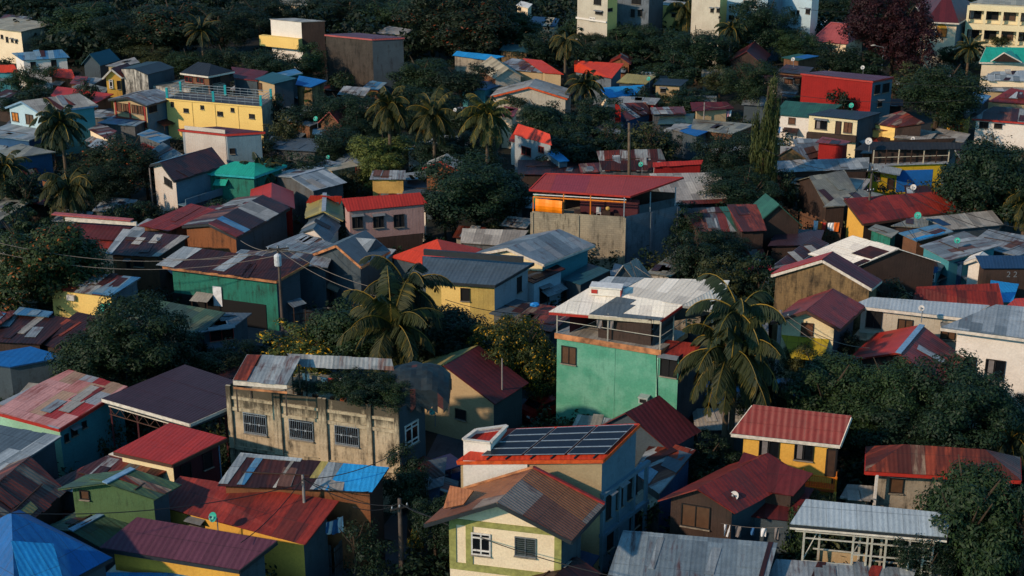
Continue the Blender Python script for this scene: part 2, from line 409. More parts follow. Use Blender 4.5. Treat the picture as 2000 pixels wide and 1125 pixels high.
        if fascia:
            fb = MB(); dz = Z*-.13
            if kind == 'shed': ed = [(A, B), (B, C), (C, D), (D, A)]
            elif kind == 'gAB': ed = [(A, up(.5, 0, rise)), (up(.5, 0, rise), B), (B, C), (A, D)]
            elif kind == 'gBC': ed = [(A, B), (B, up(1, .5, rise)), (up(1, .5, rise), C), (D, C)]
            else: ed = [(A, B), (B, C), (C, D), (D, A)]
            for a_, b_ in ed:
                o_ = (b_-a_).cross(Z); o_.normalize()
                m_ = (a_+b_)/2-ctr; o_ = o_ if (m_.x*o_.x+m_.y*o_.y) > 0 else -o_
                fb.bar(a_+dz+o_*.03, b_+dz+o_*.03, .05, .22, fascia)
            fb.build('fascia', root)
        for pi, a0, b0, a1, b1, key in patch:
            pl = planes[pi]
            if len(pl) == 3: continue
            nn = (pl[1]-pl[0]).cross(pl[3]-pl[0]); nn = nn if nn.z > 0 else -nn; nn.normalize()
            Bq = lambda s_, t_: (pl[0]*(1-s_)+pl[1]*s_)*(1-t_)+(pl[3]*(1-s_)+pl[2]*s_)*t_
            pm = MB(); q4 = [Bq(a0, b0)+nn*.05, Bq(a1, b0)+nn*.05, Bq(a1, b1)+nn*.05, Bq(a0, b1)+nn*.05]
            roof_poly(pm, q4, key, rnd, .02, .03, rib=rib); pm.build('roof_sheet', root)
    # faces for openings
    def fplane(face):
        a_, b_ = (W(u0, v0), W(u1, v0)) if face == 'l' else (W(u1, v0), W(u1, v1))
        ex = (b_-a_); ex.z = 0; ex.normalize(); n = ex.cross(Z); n.normalize()
        m_ = (a_+b_)/2-ctr
        if n.x*m_.x+n.y*m_.y < 0: n = -n
        return a_, ex, n
    h.fplane = fplane
    def hit(face, px, py):
        a_, ex, n = fplane(face); d = ray(px, py); o = Vector((0, 0, H_CAM))
        t = (a_-o).dot(n)/d.dot(n); return o+d*t
    h.hit = hit
    for wv in win:
        face, x0, y0, x1, y1, st = wv
        a_, ex, n = fplane(face); c = hit(face, (x0+x1)/2, (y0+y1)/2)
        p0 = hit(face, x0, (y0+y1)/2); p1 = hit(face, x1, (y0+y1)/2); ww = abs((p1-p0).dot(ex))
        t0 = hit(face, (x0+x1)/2, y0); t1 = hit(face, (x0+x1)/2, y1); hh = abs(t0.z-t1.z)
        window_on(root, c, ex, min(4.5, max(.3, ww)), min(3, max(.3, hh)), n, st)
    if auto and not win:
        for face in ('l', 'r'):
            a_, ex, n = fplane(face); L = (LAB if face == 'l' else LBC)-2*ov
            if n.y > .25 or L < 2.0: continue
            zt = min(rz(u0, v0), rz(u1, v0), rz(u1, v1))
            if zt-base < 2.2: continue
            k = max(1, int(L/2.8)); lv = 1 if zt < 5 else 2
            for f_ in range(lv):
                zc = (base+1.45+f_*2.9) if zt < 7 or f_ == 0 else zt-1.3
                if zc+.6 > zt: zc = zt-.75
                for i in range(min(k, 4)):
                    if rnd.random() < .18: continue
                    c = a_+ex*L*(i+.5+rnd.uniform(-.1, .1))/k; c.z = zc
                    window_on(root, c, ex, rnd.choice((.9, 1.1, 1.3)), rnd.choice((.9, 1.1)), n, rnd.choice(('sill', 'wood', 'open', 'jal', 'curtain', 'brown', 'red')))
    # lean-to awnings over the lower walls of ordinary houses
    if cat == 'house' and not noroof and base < .1 and scruff >= .05:
        for face in ('l', 'r'):
            if rnd.random() < .45: continue
            a_, ex, n = fplane(face); L = (LAB if face == 'l' else LBC)-2*ov
            zt = min(rz(u0, v0), rz(u1, v0), rz(u1, v1))
            if n.y > .2 or L < 2.2 or zt < 3.1: continue
            z_ = min(zt-.45, rnd.uniform(2.3, 2.7)); s0 = rnd.uniform(.02, .45)*L; s1 = min(L*.98, s0+rnd.uniform(1.4, 3.4)); dp = rnd.uniform(.7, 1.3)
            p0 = a_+ex*s0; p1 = a_+ex*s1; p0.z = p1.z = z_; am = MB(); lo_ = n*dp-Z*rnd.uniform(.25, .5)
            roof_poly(am, [p0+lo_, p1+lo_, p1+n*.02, p0+n*.02], rnd.choice(('greyrust', 'grey', 'darkrust', 'ruststripe', 'dusty', 'redold', 'slate', 'weathered', 'lichen')), rnd, .1, .03)
            for q_ in (p0+ex*.1, p1-ex*.1): g_ = q_+lo_-n*.1; am.bar(Vector((g_.x, g_.y, 0)), g_, .07, .07, 'wood_dark')
            am.build('awning', root)
    return h
def quad_part(parent, name, corners, key, thick=.05, rnd=None, scruff=.03, rib='u'):
    mb = MB(); roof_poly(mb, [at(*c) for c in corners], key, rnd or random.Random(3), scruff, thick, rib); return mb.build(name, parent)
# ------------------------------------------------------------------ palette
roofmat('grey', [('#8f979a', 4), ('#7c8589', 3), ('#a0a6a6', 2), ('#6a7377', 1.5)], rust=.18)
roofmat('greyrust', [('#80888c', 3), ('#697175', 2.4), ('#5e4034', .6), ('#949a9b', 1.8)], rust=.36)
roofmat('silver', [('#9aa5aa', 1)], rust=.02, rib=.3, bump=.7, grime=.15, row=9)
roofmat('slate', [('#4f5b63', 1)], rust=.05, rib=.35, bump=.5, grime=.25, row=9)
roofmat('dusty', [('#9a948a', 3), ('#857f76', 2), ('#a8a296', 1)], rust=.15)
roofmat('beige', [('#a99c80', 3), ('#94886e', 2)], rust=.1)
roofmat('cream', [('#dccfba', 3), ('#e2d6c2', 2), ('#cbbfac', 1)], rust=.08, grime=.15)
roofmat('white', [('#e4dac8', 4), ('#d8cebf', 2)], rust=.03, grime=.12, bump=.3)
roofmat('rust', [('#3c1811', 4), ('#50210f', 2), ('#2c1512', 3), ('#6a6d6d', .9), ('#8a4a2c', .8)], rust=.5, rustc='#5c2412')
roofmat('darkrust', [('#2c1515', 5), ('#3a1a16', 3), ('#241416', 2)], rust=.4, rustc='#4c2013')
roofmat('ruststripe', [('#6b2a1c', 2), ('#3a1a15', 3), ('#8b8f8d', 2), ('#7a4a35', 1), ('#565c5c', 1)], rust=.45, row=9)
roofmat('ruststripe2', [('#8a3a22', 3), ('#4a2117', 2), ('#8c7762', 1.3)], rust=.55, row=9)
roofmat('browntile', [('#8a5230', 2), ('#965c36', 1.5), ('#784a34', 1.5), ('#8c7a6c', .5)], rust=.3, rustc='#4a1c14', rib=.22, bump=.8, sheet=3.0, row=1.7)
roofmat('weathered', [('#6c7a82', 3), ('#7a878d', 3), ('#5f6c74', 2), ('#85898a', 1)], rust=.3, row=3.4)
roofmat('red', [('#9c2a1c', 1)], rust=.05, rustc='#5d1512', rib=.3, grime=.2, row=9)
roofmat('brightred', [('#a62c20', 1)], rust=.05, rustc='#701510', rib=.3, grime=.18, row=9)
roofmat('orangered', [('#c43a1c', 1)], rust=.06, rustc='#7a2614', rib=.3, grime=.15, row=9)
roofmat('maroon', [('#561a1a', 2), ('#4a1716', 1)], rust=.15, rustc='#2e0f10', rib=.4, grime=.3, row=9)
roofmat('redold', [('#84291c', 3), ('#74241a', 2), ('#62241b', 1)], rust=.35, rustc='#4a1812', rib=.3)
roofmat('redtile', [('#7c2a22', 1)], rust=.12, rustc='#4c1412', rib=.42, bump=1.0, grime=.25, row=.9)
roofmat('pinkred', [('#a8504c', 1)], rust=.05, rib=.4, grime=.15, row=9)
roofmat('purple', [('#5b3340', 1)], rust=.05, rib=.36, bump=1.0, grime=.2, row=9, spec=.25)
roofmat('plum', [('#3c2b33', 1)], rust=.04, rustc='#2a1c20', rib=.25, bump=.4, grime=.15, row=3.2, spec=.2)
roofmat('redpurple', [('#8c3632', 2), ('#82333a', 2), ('#96392e', 1)], rust=.03, rib=.25, bump=.4, grime=.12, sheet=3.4, row=9)
roofmat('patchred', [('#b5817a', 4), ('#a86d64', 2), ('#8c2a24', 1.4), ('#8c8f92', 1.6), ('#9a7a62', 1.2)], rust=.3, rustc='#7a3a2c', sheet=1.2, row=1.6, grime=.2)
roofmat('teal', [('#1f9c84', 1)], rust=.03, grime=.2, row=9)
roofmat('darkteal', [('#24505a', 1)], rust=.03, grime=.2, row=9)
roofmat('green', [('#2c5a4a', 3), ('#285044', 1)], rust=.1, grime=.3)
roofmat('moss', [('#43583a', 3), ('#4f6644', 2), ('#36483a', 2)], rust=.25, rustc='#5a4a2a')
roofmat('mossdark', [('#2f423a', 3), ('#38503e', 2), ('#556048', 1)], rust=.3, rustc='#3a3a26')
roofmat('blue', [('#0f5a98', 1)], rust=.01, rib=.5, grime=.15, row=9)
roofmat('brightblue', [('#2089c4', 1)], rust=.02, grime=.2, row=9)
roofmat('blueweather', [('#3a6f94', 2), ('#55809c', 1), ('#6f8794', 1)], rust=.2)
roofmat('navy', [('#1c3c5c', 1)], rust=.02, grime=.2, row=9)
roofmat('yellowgreen', [('#97884a', 3), ('#857a48', 1)], rust=.08, grime=.25)
roofmat('charcoal', [('#22262b', 1)], rust=.03, rustc='#1a1a1c', grime=.2, row=.5, rib=.4)
roofmat('lichen', [('#8f8a78', 2), ('#7c7a6c', 2), ('#6c6a60', 1)], rust=.2, rustc='#4c4a3c')
roofmat('bluecorr', [('#1878b0', 4), ('#1c8cba', 2), ('#0f6a62', 1)], rust=.02, grime=.15, rib=.35, bump=1, row=9, sheet=2.2)
roofmat('solar', [('#1c2028', 1)], rust=0, rib=2, bump=0, grime=.08, rough=.35, spec=.5)
wallmat('concrete', '#8f8473', '#6f685d', dirt=.45, mott=.7)
wallmat('concblock', '#9c9078', '#7c7464', dirt=.4, block=.55, mott=.7)
wallmat('concblue_shade', '#5f676e', '#4c545a', dirt=.4, block=.3, mott=.7)  # cool copy of the block wall with its shaded side's tone painted in
wallmat('oldconc', '#b3a387', '#94866c', dirt=.5, dirtc='#17140f', mott=.7, bands=((5.6,7.7,.22),(2.4,3.1,.16)))
wallmat('stainwhite', '#b8b2a6', '#8f8a82', dirt=.7, dirtc='#23211e', mott=.6)
wallmat('darkblock', '#443d36', '#322d28', dirt=.5, block=.4)
wallmat('brownconc', '#7d6645', '#63513a', dirt=.55, block=.35, mott=.7)
wallmat('beigewall', '#a58f6c', '#94805f', dirt=.12, mott=.3)
wallmat('creamwall', '#d8c9a0', '#c9ba94', dirt=.16, mott=.4)
wallmat('cream2', '#dcc8a8', '#cdb898', dirt=.2)
wallmat('whitewall', '#d6cec2', '#c6beb2', dirt=.12, mott=.4)
wallmat('pinkwhite', '#bcb2a6', '#aca094', dirt=.15, rib=.3)
wallmat('pinksiding', '#a08078', '#8f716a', dirt=.22, rib=.34)
wallmat('yellow', '#cf9e44', '#bf9042', dirt=.22, mott=.35)
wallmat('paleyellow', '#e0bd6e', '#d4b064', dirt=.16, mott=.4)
wallmat('yellowrib', '#cf9c3e', '#bb8a38', dirt=.15, rib=.4)
wallmat('chrome', '#bb9a20', '#a3861e', dirt=.22, mott=.4)
wallmat('green', '#3f9478', '#5fa084', dirt=.2, dirtc='#2c5a4a', mott=.8) if False else None
wallmat('greenwall', '#4a8c72', '#6c9f88', dirt=.34, dirtc='#2d6852', mott=.7)
wallmat('tealwall', '#226a5a', '#1d5a4d', dirt=.45, rib=.5)  # teal darkened to carry the shade under the shop's roof overhang
wallmat('greenrib', '#4a6440', '#3f5838', dirt=.3, rib=.5)
wallmat('lightblue', '#a3b9c0', '#93aab3', dirt=.12)
wallmat('cyan', '#3f8088', '#35707a', dirt=.2)
wallmat('bluewall', '#24486a', '#1e3c56', dirt=.3)
wallmat('bluegrey', '#57707c', '#4a626e', dirt=.25, rib=.5)
wallmat('slateshade', '#3f4a50', '#343e44', dirt=.35)  # slate tone, also darkens side walls so shade is painted into their colour
wallmat('redwall', '#8c1c18', '#7c1815', dirt=.12, rib=.3)
wallmat('maroonwall', '#4c2226', '#3d1c20', dirt=.25)
wallmat('wood', '#6b4a34', '#553a2a', dirt=.4, rib=.25)
wallmat('darkwood', '#3d2f28', '#2e2420', dirt=.4, rib=.25)
wallmat('orangewood', '#7a4c2e', '#5f3c26', dirt=.4, rib=.3)
wallmat('greyrib', '#b3aa98', '#a09786', dirt=.12, rib=.45)
wallmat('oliverib', '#b39a54', '#8f7c48', dirt=.1, rib=.4)
wallmat('greyribcool', '#8f979a', '#7d868a', dirt=.25, rib=.35)
wallmat('tinwall', '#54585a', '#46403a', dirt=.45, rib=.25)
wallmat('mint', '#8cb8a0', '#7aa890', dirt=.25)
wallmat('tarp', '#c09a54', '#a88648', dirt=.3, mott=.8)
wallmat('dirtground', '#25241f', '#1c1f1a', dirt=.5, dirtc='#20241a', mott=1)
wallmat('asphalt', '#44464a', '#3a3c40', dirt=.3, mott=.8)
plain('white_paint', '#cfc9c0', .5); plain('frame_dark', '#1d1c1c', .6); plain('frame_grey', '#6b7073', .5); plain('red_trim', '#8a2418', .6)
plain('wood_dark', '#3a2619', .7, var=.4); plain('wood_pane', '#5c3a24', .7, var=.4); plain('brown_pane', '#523a28', .5); plain('orange_pane', '#b06a28', .5, var=.5)
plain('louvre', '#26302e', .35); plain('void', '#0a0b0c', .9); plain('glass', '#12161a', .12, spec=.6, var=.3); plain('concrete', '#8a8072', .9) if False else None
plain('bolt', '#4a4038', .8, var=.5, scale=1.5); plain('pole_conc', '#77706a', .9, var=.3, scale=1); plain('steel', '#8b959b', .45, .2); plain('steel_pale', '#a8a394', .5)
plain('rope', '#131416', .7); plain('cable_pale', '#6c6258', .6); plain('orange_tarp', '#ff860c', .5, var=.12, scale=1); plain('orange_paint', '#d4741c', .5); plain('green_bag', '#1c6a44', .6)
plain('teal_paint', '#1f9a9c', .5, var=.3); plain('cloth_white', '#cdd0d2', .9); plain('cloth_grey', '#6f6a68', .9); plain('cloth_blue', '#2a5a88', .9); plain('cloth_red', '#a02a26', .9); plain('cloth_pink', '#c88a90', .9); plain('cloth_orange', '#c8641e', .9)
plain('dish_white', '#b8b4ae', .5, var=.15); plain('dish_teal', '#2a9c88', .5, var=.2); plain('tyre', '#101010', .8); plain('fascia_white', '#c8beae', .6, var=.3); plain('fascia_red', '#a0281c', .6); plain('fascia_brown', '#4a3024', .7); plain('fascia_dark', '#20262a', .6)
plain('fascia_orange', '#c9501c', .6, var=.4); plain('fascia_rust', '#b0754a', .7, var=.7, scale=1.2); plain('cap_blue', '#6f8fa6', .5, var=.3); plain('cap_grey', '#8c9094', .5, var=.3); plain('cap_cream', '#b5aa92', .6, var=.3); plain('cap_red', '#8a2420', .6, var=.3)
plain('skin', '#6a4530', .6, var=.1); plain('hair', '#0c0a09', .7); plain('car_red', '#7a1c18', .3); plain('car_white', '#b9babb', .3); plain('car_blue', '#1c4a74', .35); plain('car_dark', '#181a1d', .4); plain('lamp_head', '#a8a49c', .5)
plain('transformer', '#b9bcbd', .5); plain('yellow_cloth', '#b89a28', .8, var=.2); plain('olive_band', '#8c8a4c', .8, var=.35); plain('blue_paint', '#0e5a9c', .7, var=.12); plain('tarp_blue', '#1878c0', .5, var=.2); plain('tarp_dark', '#16242a', .7, var=.5); plain('maroon_tarp', '#4a2624', .7, var=.4)
plain('flower_red', '#b0202a', .7); plain('brick', '#8a4a2c', .9, var=.4); plain('ac', '#9aa39c', .5); plain('bark', '#3d3023', .95, var=.45, scale=2); plain('palmbark', '#5a4c3c', .95, var=.4, scale=2); plain('coconut', '#7a4c14', .7, var=.4)
MATS['concrete_'] = MATS['concrete']
leafmat('leaf_dark', '#0e1f16', '#20331c'); leafmat('leaf_mid', '#152818', '#2f4120'); leafmat('leaf_olive', '#232e1a', '#434522')
leafmat('leaf_mango', '#1c2a18', '#37451f', '#8a4a1c', .045); leafmat('leaf_red', '#220e12', '#381518'); leafmat('leaf_yellow', '#26361c', '#4a5424', '#c8981c', .10)
leafmat('leaf_vine', '#263217', '#4e5228'); leafmat('frond', '#232e18', '#42441e', '#6a5a20', .05); leafmat('frond_dry', '#5a4420', '#8a6a2c'); leafmat('frond_dark', '#18251a', '#2a361f')
leafmat('leaf_bright', '#34421c', '#6b7234'); leafmat('banana_leaf', '#2f4a24', '#5a6a34', trans=.35); leafmat('stem', '#4f4a1c', '#8a6c20', trans=.0); leafmat('leaf_bronze', '#14241a', '#2c361e', '#7a3a1c', .035)

# ------------------------------------------------------------------ vegetation
def crown_mesh(seed, nclump, per, leaf, flat=.8, hang=0.0, open_=0.0, big=(.13, .27)):
    """unit crown (radius ~1): distinct leaf clumps on uneven lobes, each clump a shell of small leaf faces"""
    r = random.Random(seed); v = []; f = []
    nl = r.randint(5, 9)
    lobes = [(Vector((r.uniform(-.5, .5), r.uniform(-.5, .5), r.uniform(-.4, .42))), r.uniform(.32, .62)) for _ in range(nl)]+[(Vector((0, 0, -.1)), .62)]
    for c in range(nclump):
        lc, lr = r.choice(lobes)
        d = Vector((r.gauss(0, 1), r.gauss(0, 1), r.gauss(0, 1)+.25)).normalized()
        cc = lc+d*lr*r.uniform(.7, 1.0); cr = r.uniform(*big)*(.6+.4*lr/.6)
        if r.random() < open_: cr *= .55
        sq = r.uniform(.55, .95); kk = int(per*(cr/big[1])**2)+6
        for k in range(kk):
            q = Vector((r.gauss(0, 1), r.gauss(0, 1), r.gauss(0, 1)+.35)).normalized()
            e = q*cr*(r.random()**.22)*r.uniform(.85, 1.12); e.z *= sq; p = cc+e; p.z -= hang*r.random()*.2
            n = (q*1.5+d*.3+Vector((r.gauss(0, .45), r.gauss(0, .45), r.gauss(0, .45)+.25))).normalized()
            t = n.cross(Vector((r.gauss(0, 1), r.gauss(0, 1), r.gauss(0, 1)))).normalized(); b = n.cross(t)
            s_ = leaf*r.uniform(.55, 1.4); i = len(v)
            v += [tuple(p-t*s_), tuple(p+b*s_*.45), tuple(p+t*s_), tuple(p-b*s_*.45)]; f.append((i, i+1, i+2, i+3))
    v = [(p[0], p[1], p[2]*flat) for p in v]
    me = bpy.data.meshes.new('crown'); me.from_pydata(v, [], f); me.materials.append(MATS['leaf_dark']); me.update(); return me
CR = {'big': [crown_mesh(11+i, 150+i*12, 330, .022+.003*i, (.8, .7, .9, .85)[i]) for i in range(4)], 'mid': [crown_mesh(31+i, 95, 260, .030+.004*i, .85, 0, .2*i, (.16, .32)) for i in range(4)],
      'small': [crown_mesh(51+i, 36, 110, .065, .9, 0, 0, (.22, .42)) for i in range(3)], 'loose': [crown_mesh(71+i, 90, 60, .04, .95, .6, .7) for i in range(3)],
      'col': [crown_mesh(81, 130, 120, .05, 1.0, .8)]}
def trunk_mesh(seed, hgt, rad):
    r = random.Random(seed); mb = MB(); pts = []; x = y = 0
    for i in range(6): pts.append((x, y, hgt*i/5)); x += r.uniform(-.12, .12)*hgt/5; y += r.uniform(-.12, .12)*hgt/5
    mb.tube(pts, [rad*(1.25, 1, .9, .8, .65, .45)[i] for i in range(6)], 'bark', 7)
    for k in range(5):
        a = r.uniform(0, 6.28); b0 = Vector(pts[3 if k < 3 else 4]); L = hgt*.42
        d = Vector((math.cos(a), math.sin(a), .8)).normalized()
        mb.tube([b0, b0+d*L*.5+Vector((0, 0, L*.08)), b0+d*L+Vector((0, 0, L*.3))], [rad*.5, rad*.35, rad*.12], 'bark', 5)
    me = bpy.data.meshes.new('trunk'); me.from_pydata(mb.v, [], mb.f); me.materials.append(MATS['bark']); me.update(); return me
TR = [trunk_mesh(5+i, 1.0, .045) for i in range(3)]
_tn = [0]
def setmat(o, key): o.material_slots[0].link = 'OBJECT'; o.material_slots[0].material = MATS[key]
def tree(px, ytop, wpx, ybase, label, kind='mid', leaf='leaf_dark', group='broadleaf trees among the houses', low=.28, name='broadleaf_tree', cat='tree', xr=None):
    _tn[0] += 1; r = random.Random(_tn[0]*17)
    p = at(px, ybase, 0); h = max(1.2, zat(p, ytop)); rad = wpx/2*mpp(p+Z*h*.7)
    root = thing(name, label, cat, p, group)
    c = bpy.data.objects.new('crown', r.choice(CR[kind])); COL.objects.link(c); c.parent = root
    zc0, zc1 = h*low, h; hz = (zc1-zc0)/2
    c.location = (0, 0, zc0+hz); k_ = 1.34 if ytop < 430 and kind != 'col' else 1.2; c.scale = (rad*k_, rad*k_, hz*1.22); c.rotation_euler = (0, 0, r.uniform(0, 6.28)); setmat(c, leaf)
    t = bpy.data.objects.new('trunk', r.choice(TR)); COL.objects.link(t); t.parent = root; k = h*.75
    t.scale = (k*max(.7, min(1.6, rad/h*2)),)*2+(k,); t.rotation_euler = (0, 0, r.uniform(0, 6.28))
    return root
def frond_into(mb, base, az, elev, L, droop, r, key, nleaf=54, wleaf=.85, stem='stem'):
    d = Vector((math.cos(az)*math.cos(elev), math.sin(az)*math.cos(elev), math.sin(elev)))
    pts = [base]; p = base.copy(); n = 9; side = Vector((-math.sin(az), math.cos(az), 0)); tw = r.uniform(-.3, .3)
    for i in range(n):
        p = p+d*L/n; pts.append(p.copy()); d = (d+Vector((0, 0, -droop*(.35+i/n)/n*3.0))+side*tw/n*.6).normalized()
    mb.tube(pts, [.05*(1-i/(n+1))+.012 for i in range(n+1)], stem, 4)
    tear = r.uniform(.2, .95)
    for i in range(nleaf):
        if abs(i/nleaf-tear) < .035 or r.random() < .05: continue
        t = .12+.88*(i+r.random()*.5)/nleaf; k = min(n-1, int(t*n)); q = pts[k].lerp(pts[k+1], t*n-k)
        dd = (pts[k+1]-pts[k]).normalized(); ll = L*.27*(math.sin(math.pi*min(1, t*.85+.12))**.6)*r.uniform(.85, 1.1)
        for sgn in (-1, 1):
            sv = (side*sgn*1.0+dd*.55+Vector((0, 0, -.65-droop*.25-r.random()*.35))).normalized()
            e = q+sv*ll; wv = dd*wleaf*.12*L/4
            m_ = q.lerp(e, .55)+Vector((0, 0, .06*ll))
            mb.face([q-wv*.5, m_-wv, e, m_+wv], [(0, 0)]*4, key)
def palm_mesh(seed, nf, droop, key, elevs=(-.35, 1.25), dry=3):
    r = random.Random(seed); mb = MB(); L = 1.0
    mb2 = MB()
    for i in range(nf):
        az = i*2.399+r.uniform(-.25, .25); t = i/nf; el = elevs[1]*(1-t)+elevs[0]*t+r.uniform(-.12, .12)
        frond_into(mb2, Vector((0, 0, 0)), az, el, 4.6*r.uniform(.85, 1.08), droop*r.uniform(.8, 1.25), r, key)
    for i in range(dry):
        az = r.uniform(0, 6.28); frond_into(mb2, Vector((0, 0, -.1)), az, -.5, 3.6, 1.6, r, 'frond_dry', 18, .3, 'frond_dry')
    me = bpy.data.meshes.new('crown'); me.from_pydata([tuple(Vector(v)/4.6) for v in mb2.v], [], mb2.f)
    for k in mb2.ms: me.materials.append(MATS[k])
    me.polygons.foreach_set('material_index', mb2.mi); me.update(); return me
PM = {'full': [palm_mesh(3, 30, .95, 'frond', (-1.0, 1.3), 4), palm_mesh(4, 27, 1.15, 'frond', (-.9, 1.2), 5), palm_mesh(14, 24, .8, 'frond', (-1.1, 1.35), 3)], 'dark': [palm_mesh(6, 28, .95, 'frond_dark', (-.8, 1.25), 1), palm_mesh(7, 24, .75, 'frond_dark', (-.6, 1.3), 2), palm_mesh(17, 19, 1.2, 'frond_dark', (-1.0, 1.1), 3)],
      'dry': [palm_mesh(8, 20, 1.3, 'frond', (-.9, .9), 9)], 'tip': [palm_mesh(9, 16, .35, 'frond_dark', (.3, 1.4), 0)]}
_m = MB()
for k in range(9):
    a = k*2.4; _c = Vector((math.cos(a)*.28, math.sin(a)*.28, -.25-.13*(k % 3))); _m.tube([_c-Z*.16, _c-Z*.1, _c, _c+Z*.1, _c+Z*.16], [.03, .11, .14, .11, .03], 'coconut', 7)
NUT = bpy.data.meshes.new('coconuts'); NUT.from_pydata(_m.v, [], _m.f); NUT.materials.append(MATS['coconut']); NUT.update()
def palm(px, yheart, rpx, ybase, label, kind='full', lean=(0, 0), group='coconut palms above the roofs', nuts=True, s=None, rot=None):
    _tn[0] += 1; r = random.Random(_tn[0]*31)
    p = at(px, ybase, 0); h = max(1.5, zat(p, yheart)); root = thing('coconut_palm', label, 'palm', (p.x+lean[0], p.y+lean[1], 0), group)
    rad = rpx*mpp(p+Z*h); mb = MB(); n = 10; hd = Vector((-lean[0], -lean[1], h))
    pts = [Vector((hd.x*(t/n)**1.6, hd.y*(t/n)**1.6, h*t/n)) for t in range(n+1)]
    mb.tube(pts, [.24*(1-.45*i/n)*(1.35 if i == 0 else 1) for i in range(n+1)], 'palmbark', 8); 
    me = bpy.data.meshes.new('trunk'); me.from_pydata(mb.v, [], mb.f); me.materials.append(MATS['palmbark']); me.update()
    t = bpy.data.objects.new('trunk', me); COL.objects.link(t); t.parent = root
    c = bpy.data.objects.new('crown', r.choice(PM[kind])); COL.objects.link(c); c.parent = root; c.location = hd; c.scale = (rad*1.45, rad*1.45, rad*1.4); c.rotation_euler = (0, 0, rot if rot is not None else r.uniform(0, 6.28))
    if nuts: q = bpy.data.objects.new('coconuts', NUT); COL.objects.link(q); q.parent = root; q.location = hd
    return root
def banana(px, ytop, ybase, label, n=8, wpx=40):
    _tn[0] += 1; r = random.Random(_tn[0]*13); p = at(px, ybase, 0); h = max(1.5, zat(p, ytop)); root = thing('banana_plant', label, 'plant', p, 'banana plants between the houses')
    mb = MB(); mb.tube([p, p+Z*h*.5], [.14, .1], 'leaf_bright', 7); mb.build('stem', root)
    lb = MB()
    for i in range(n):
        az = r.uniform(0, 6.28); el = r.uniform(.5, 1.35); L = h*.6*r.uniform(.8, 1.1); d = Vector((math.cos(az)*math.cos(el), math.sin(az)*math.cos(el), math.sin(el)))
        q = p+Z*h*.48; side = Vector((-math.sin(az), math.cos(az), 0)); prev = None
        for k in range(7):
            wv = side*L*.16*math.sin(math.pi*min(.97, (k+.4)/6.6)); cur = (q-wv, q+Z*L*.02, q+wv)
            if prev: lb.face([prev[0], prev[1], cur[1], cur[0]], [(0, 0)]*4, 'banana_leaf'); lb.face([prev[1], prev[2], cur[2], cur[1]], [(0, 0)]*4, 'banana_leaf')
            prev = cur; q = q+d*L/6; d = (d+Vector((0, 0, -.16))).normalized()
    lb.build('crown', root); return root
# ------------------------------------------------------------------ props
def dish(px, py, z, label, rpx=8, key='dish_white', face=(-.5, -.75, .45)):
    p = at(px, py, z); root = thing('satellite_dish', label, 'satellite dish', p-Z*.5, 'satellite dishes on the roofs'); rad = rpx*mpp(p)
    n = Vector(face).normalized(); x = n.cross(Z).normalized(); y = x.cross(n); mb = MB(); rings = []
    for i in range(6):
        t = i/5; rings.append([p+n*(t*t*rad*.28)+(x*math.cos(a*math.pi/8)+y*math.sin(a*math.pi/8))*rad*max(.02, t) for a in range(16)])
    for i in range(5):
        for a in range(16):
            b = (a+1) % 16; q = [rings[i][a], rings[i][b], rings[i+1][b], rings[i+1][a]]; mb.face(q, [(0, 0)]*4, key); 
            mb.face([v-n*.03 for v in reversed(q)], [(0, 0)]*4, key)
    mb.build('reflector', root)
    a = MB(); a.bar(p+y*-rad*.9+n*rad*.2, p+n*rad*.95, .035, .035, 'frame_grey'); a.box(p+n*rad*.95, x*.05, y*.05, n*.1, 'frame_grey'); a.build('feed_arm', root)
    b = MB(); b.bar(p-n*.04, p-n*.3-Z*.1, .05, .05, 'frame_grey'); b.bar(p-n*.3-Z*.05, p-n*.3-Z*1.1, .06, .06, 'frame_grey'); b.build('mount', root)
    return root
def pole(px, ytop, ybase, label, key='bolt', r=.13, arms=((.93, 1.1),), extra=None, name='utility_pole', cat='utility pole', lean=0.0):
    p = at(px, ybase, 0); h = zat(p, ytop); root = thing(name, label, cat, p, 'utility poles' if name == 'utility_pole' else None)
    if name != 'utility_pole' and 'group' in root: del root['group']
    mb = MB(); mb.tube([p, p+Vector((lean*.5, 0, h*.5)), p+Vector((lean, 0, h))], [r*1.15, r, r*.8], key, 9); mb.build('shaft', root, True)
    for f, w_ in arms:
        a = MB(); c = p+Vector((lean*f, -r, h*f)); a.bar(c-Vector((w_, .25, 0)), c+Vector((w_, -.25*-1, 0)), .09, .11, 'bolt')
        a.build('crossarm', root)
        for s in (-.85, 0, .85):
            i_ = MB(); q = c+Vector((w_*s, .25*s, .06)); i_.tube([q, q+Z*.08, q+Z*.16], [.04, .06, .03], 'steel', 6); i_.build('insulator', root)
    if extra == 'transformer':
        a = MB(); c = p+Vector((.0, -.42, h*.86)); a.tube([c-Z*.5, c-Z*.45, c+Z*.4, c+Z*.48, c+Z*.6], [.26, .31, .31, .25, .05], 'transformer', 12); a.build('transformer', root)
    if extra == 'lamp':
        a = MB(); c = p+Vector((0, 0, h*.97)); e = c+Vector((-1.5, -.2, .35)); a.tube([c, e], .04, 'steel', 6); a.build('lamp_arm', root)
        a = MB(); a.tube([e+Vector((.2, 0, 0)), e+Vector((-.1, 0, 0)), e+Vector((-.5, 0, -.05))], [.07, .12, .05], 'lamp_head', 8); a.build('lamp_head', root)
    return root, p, h
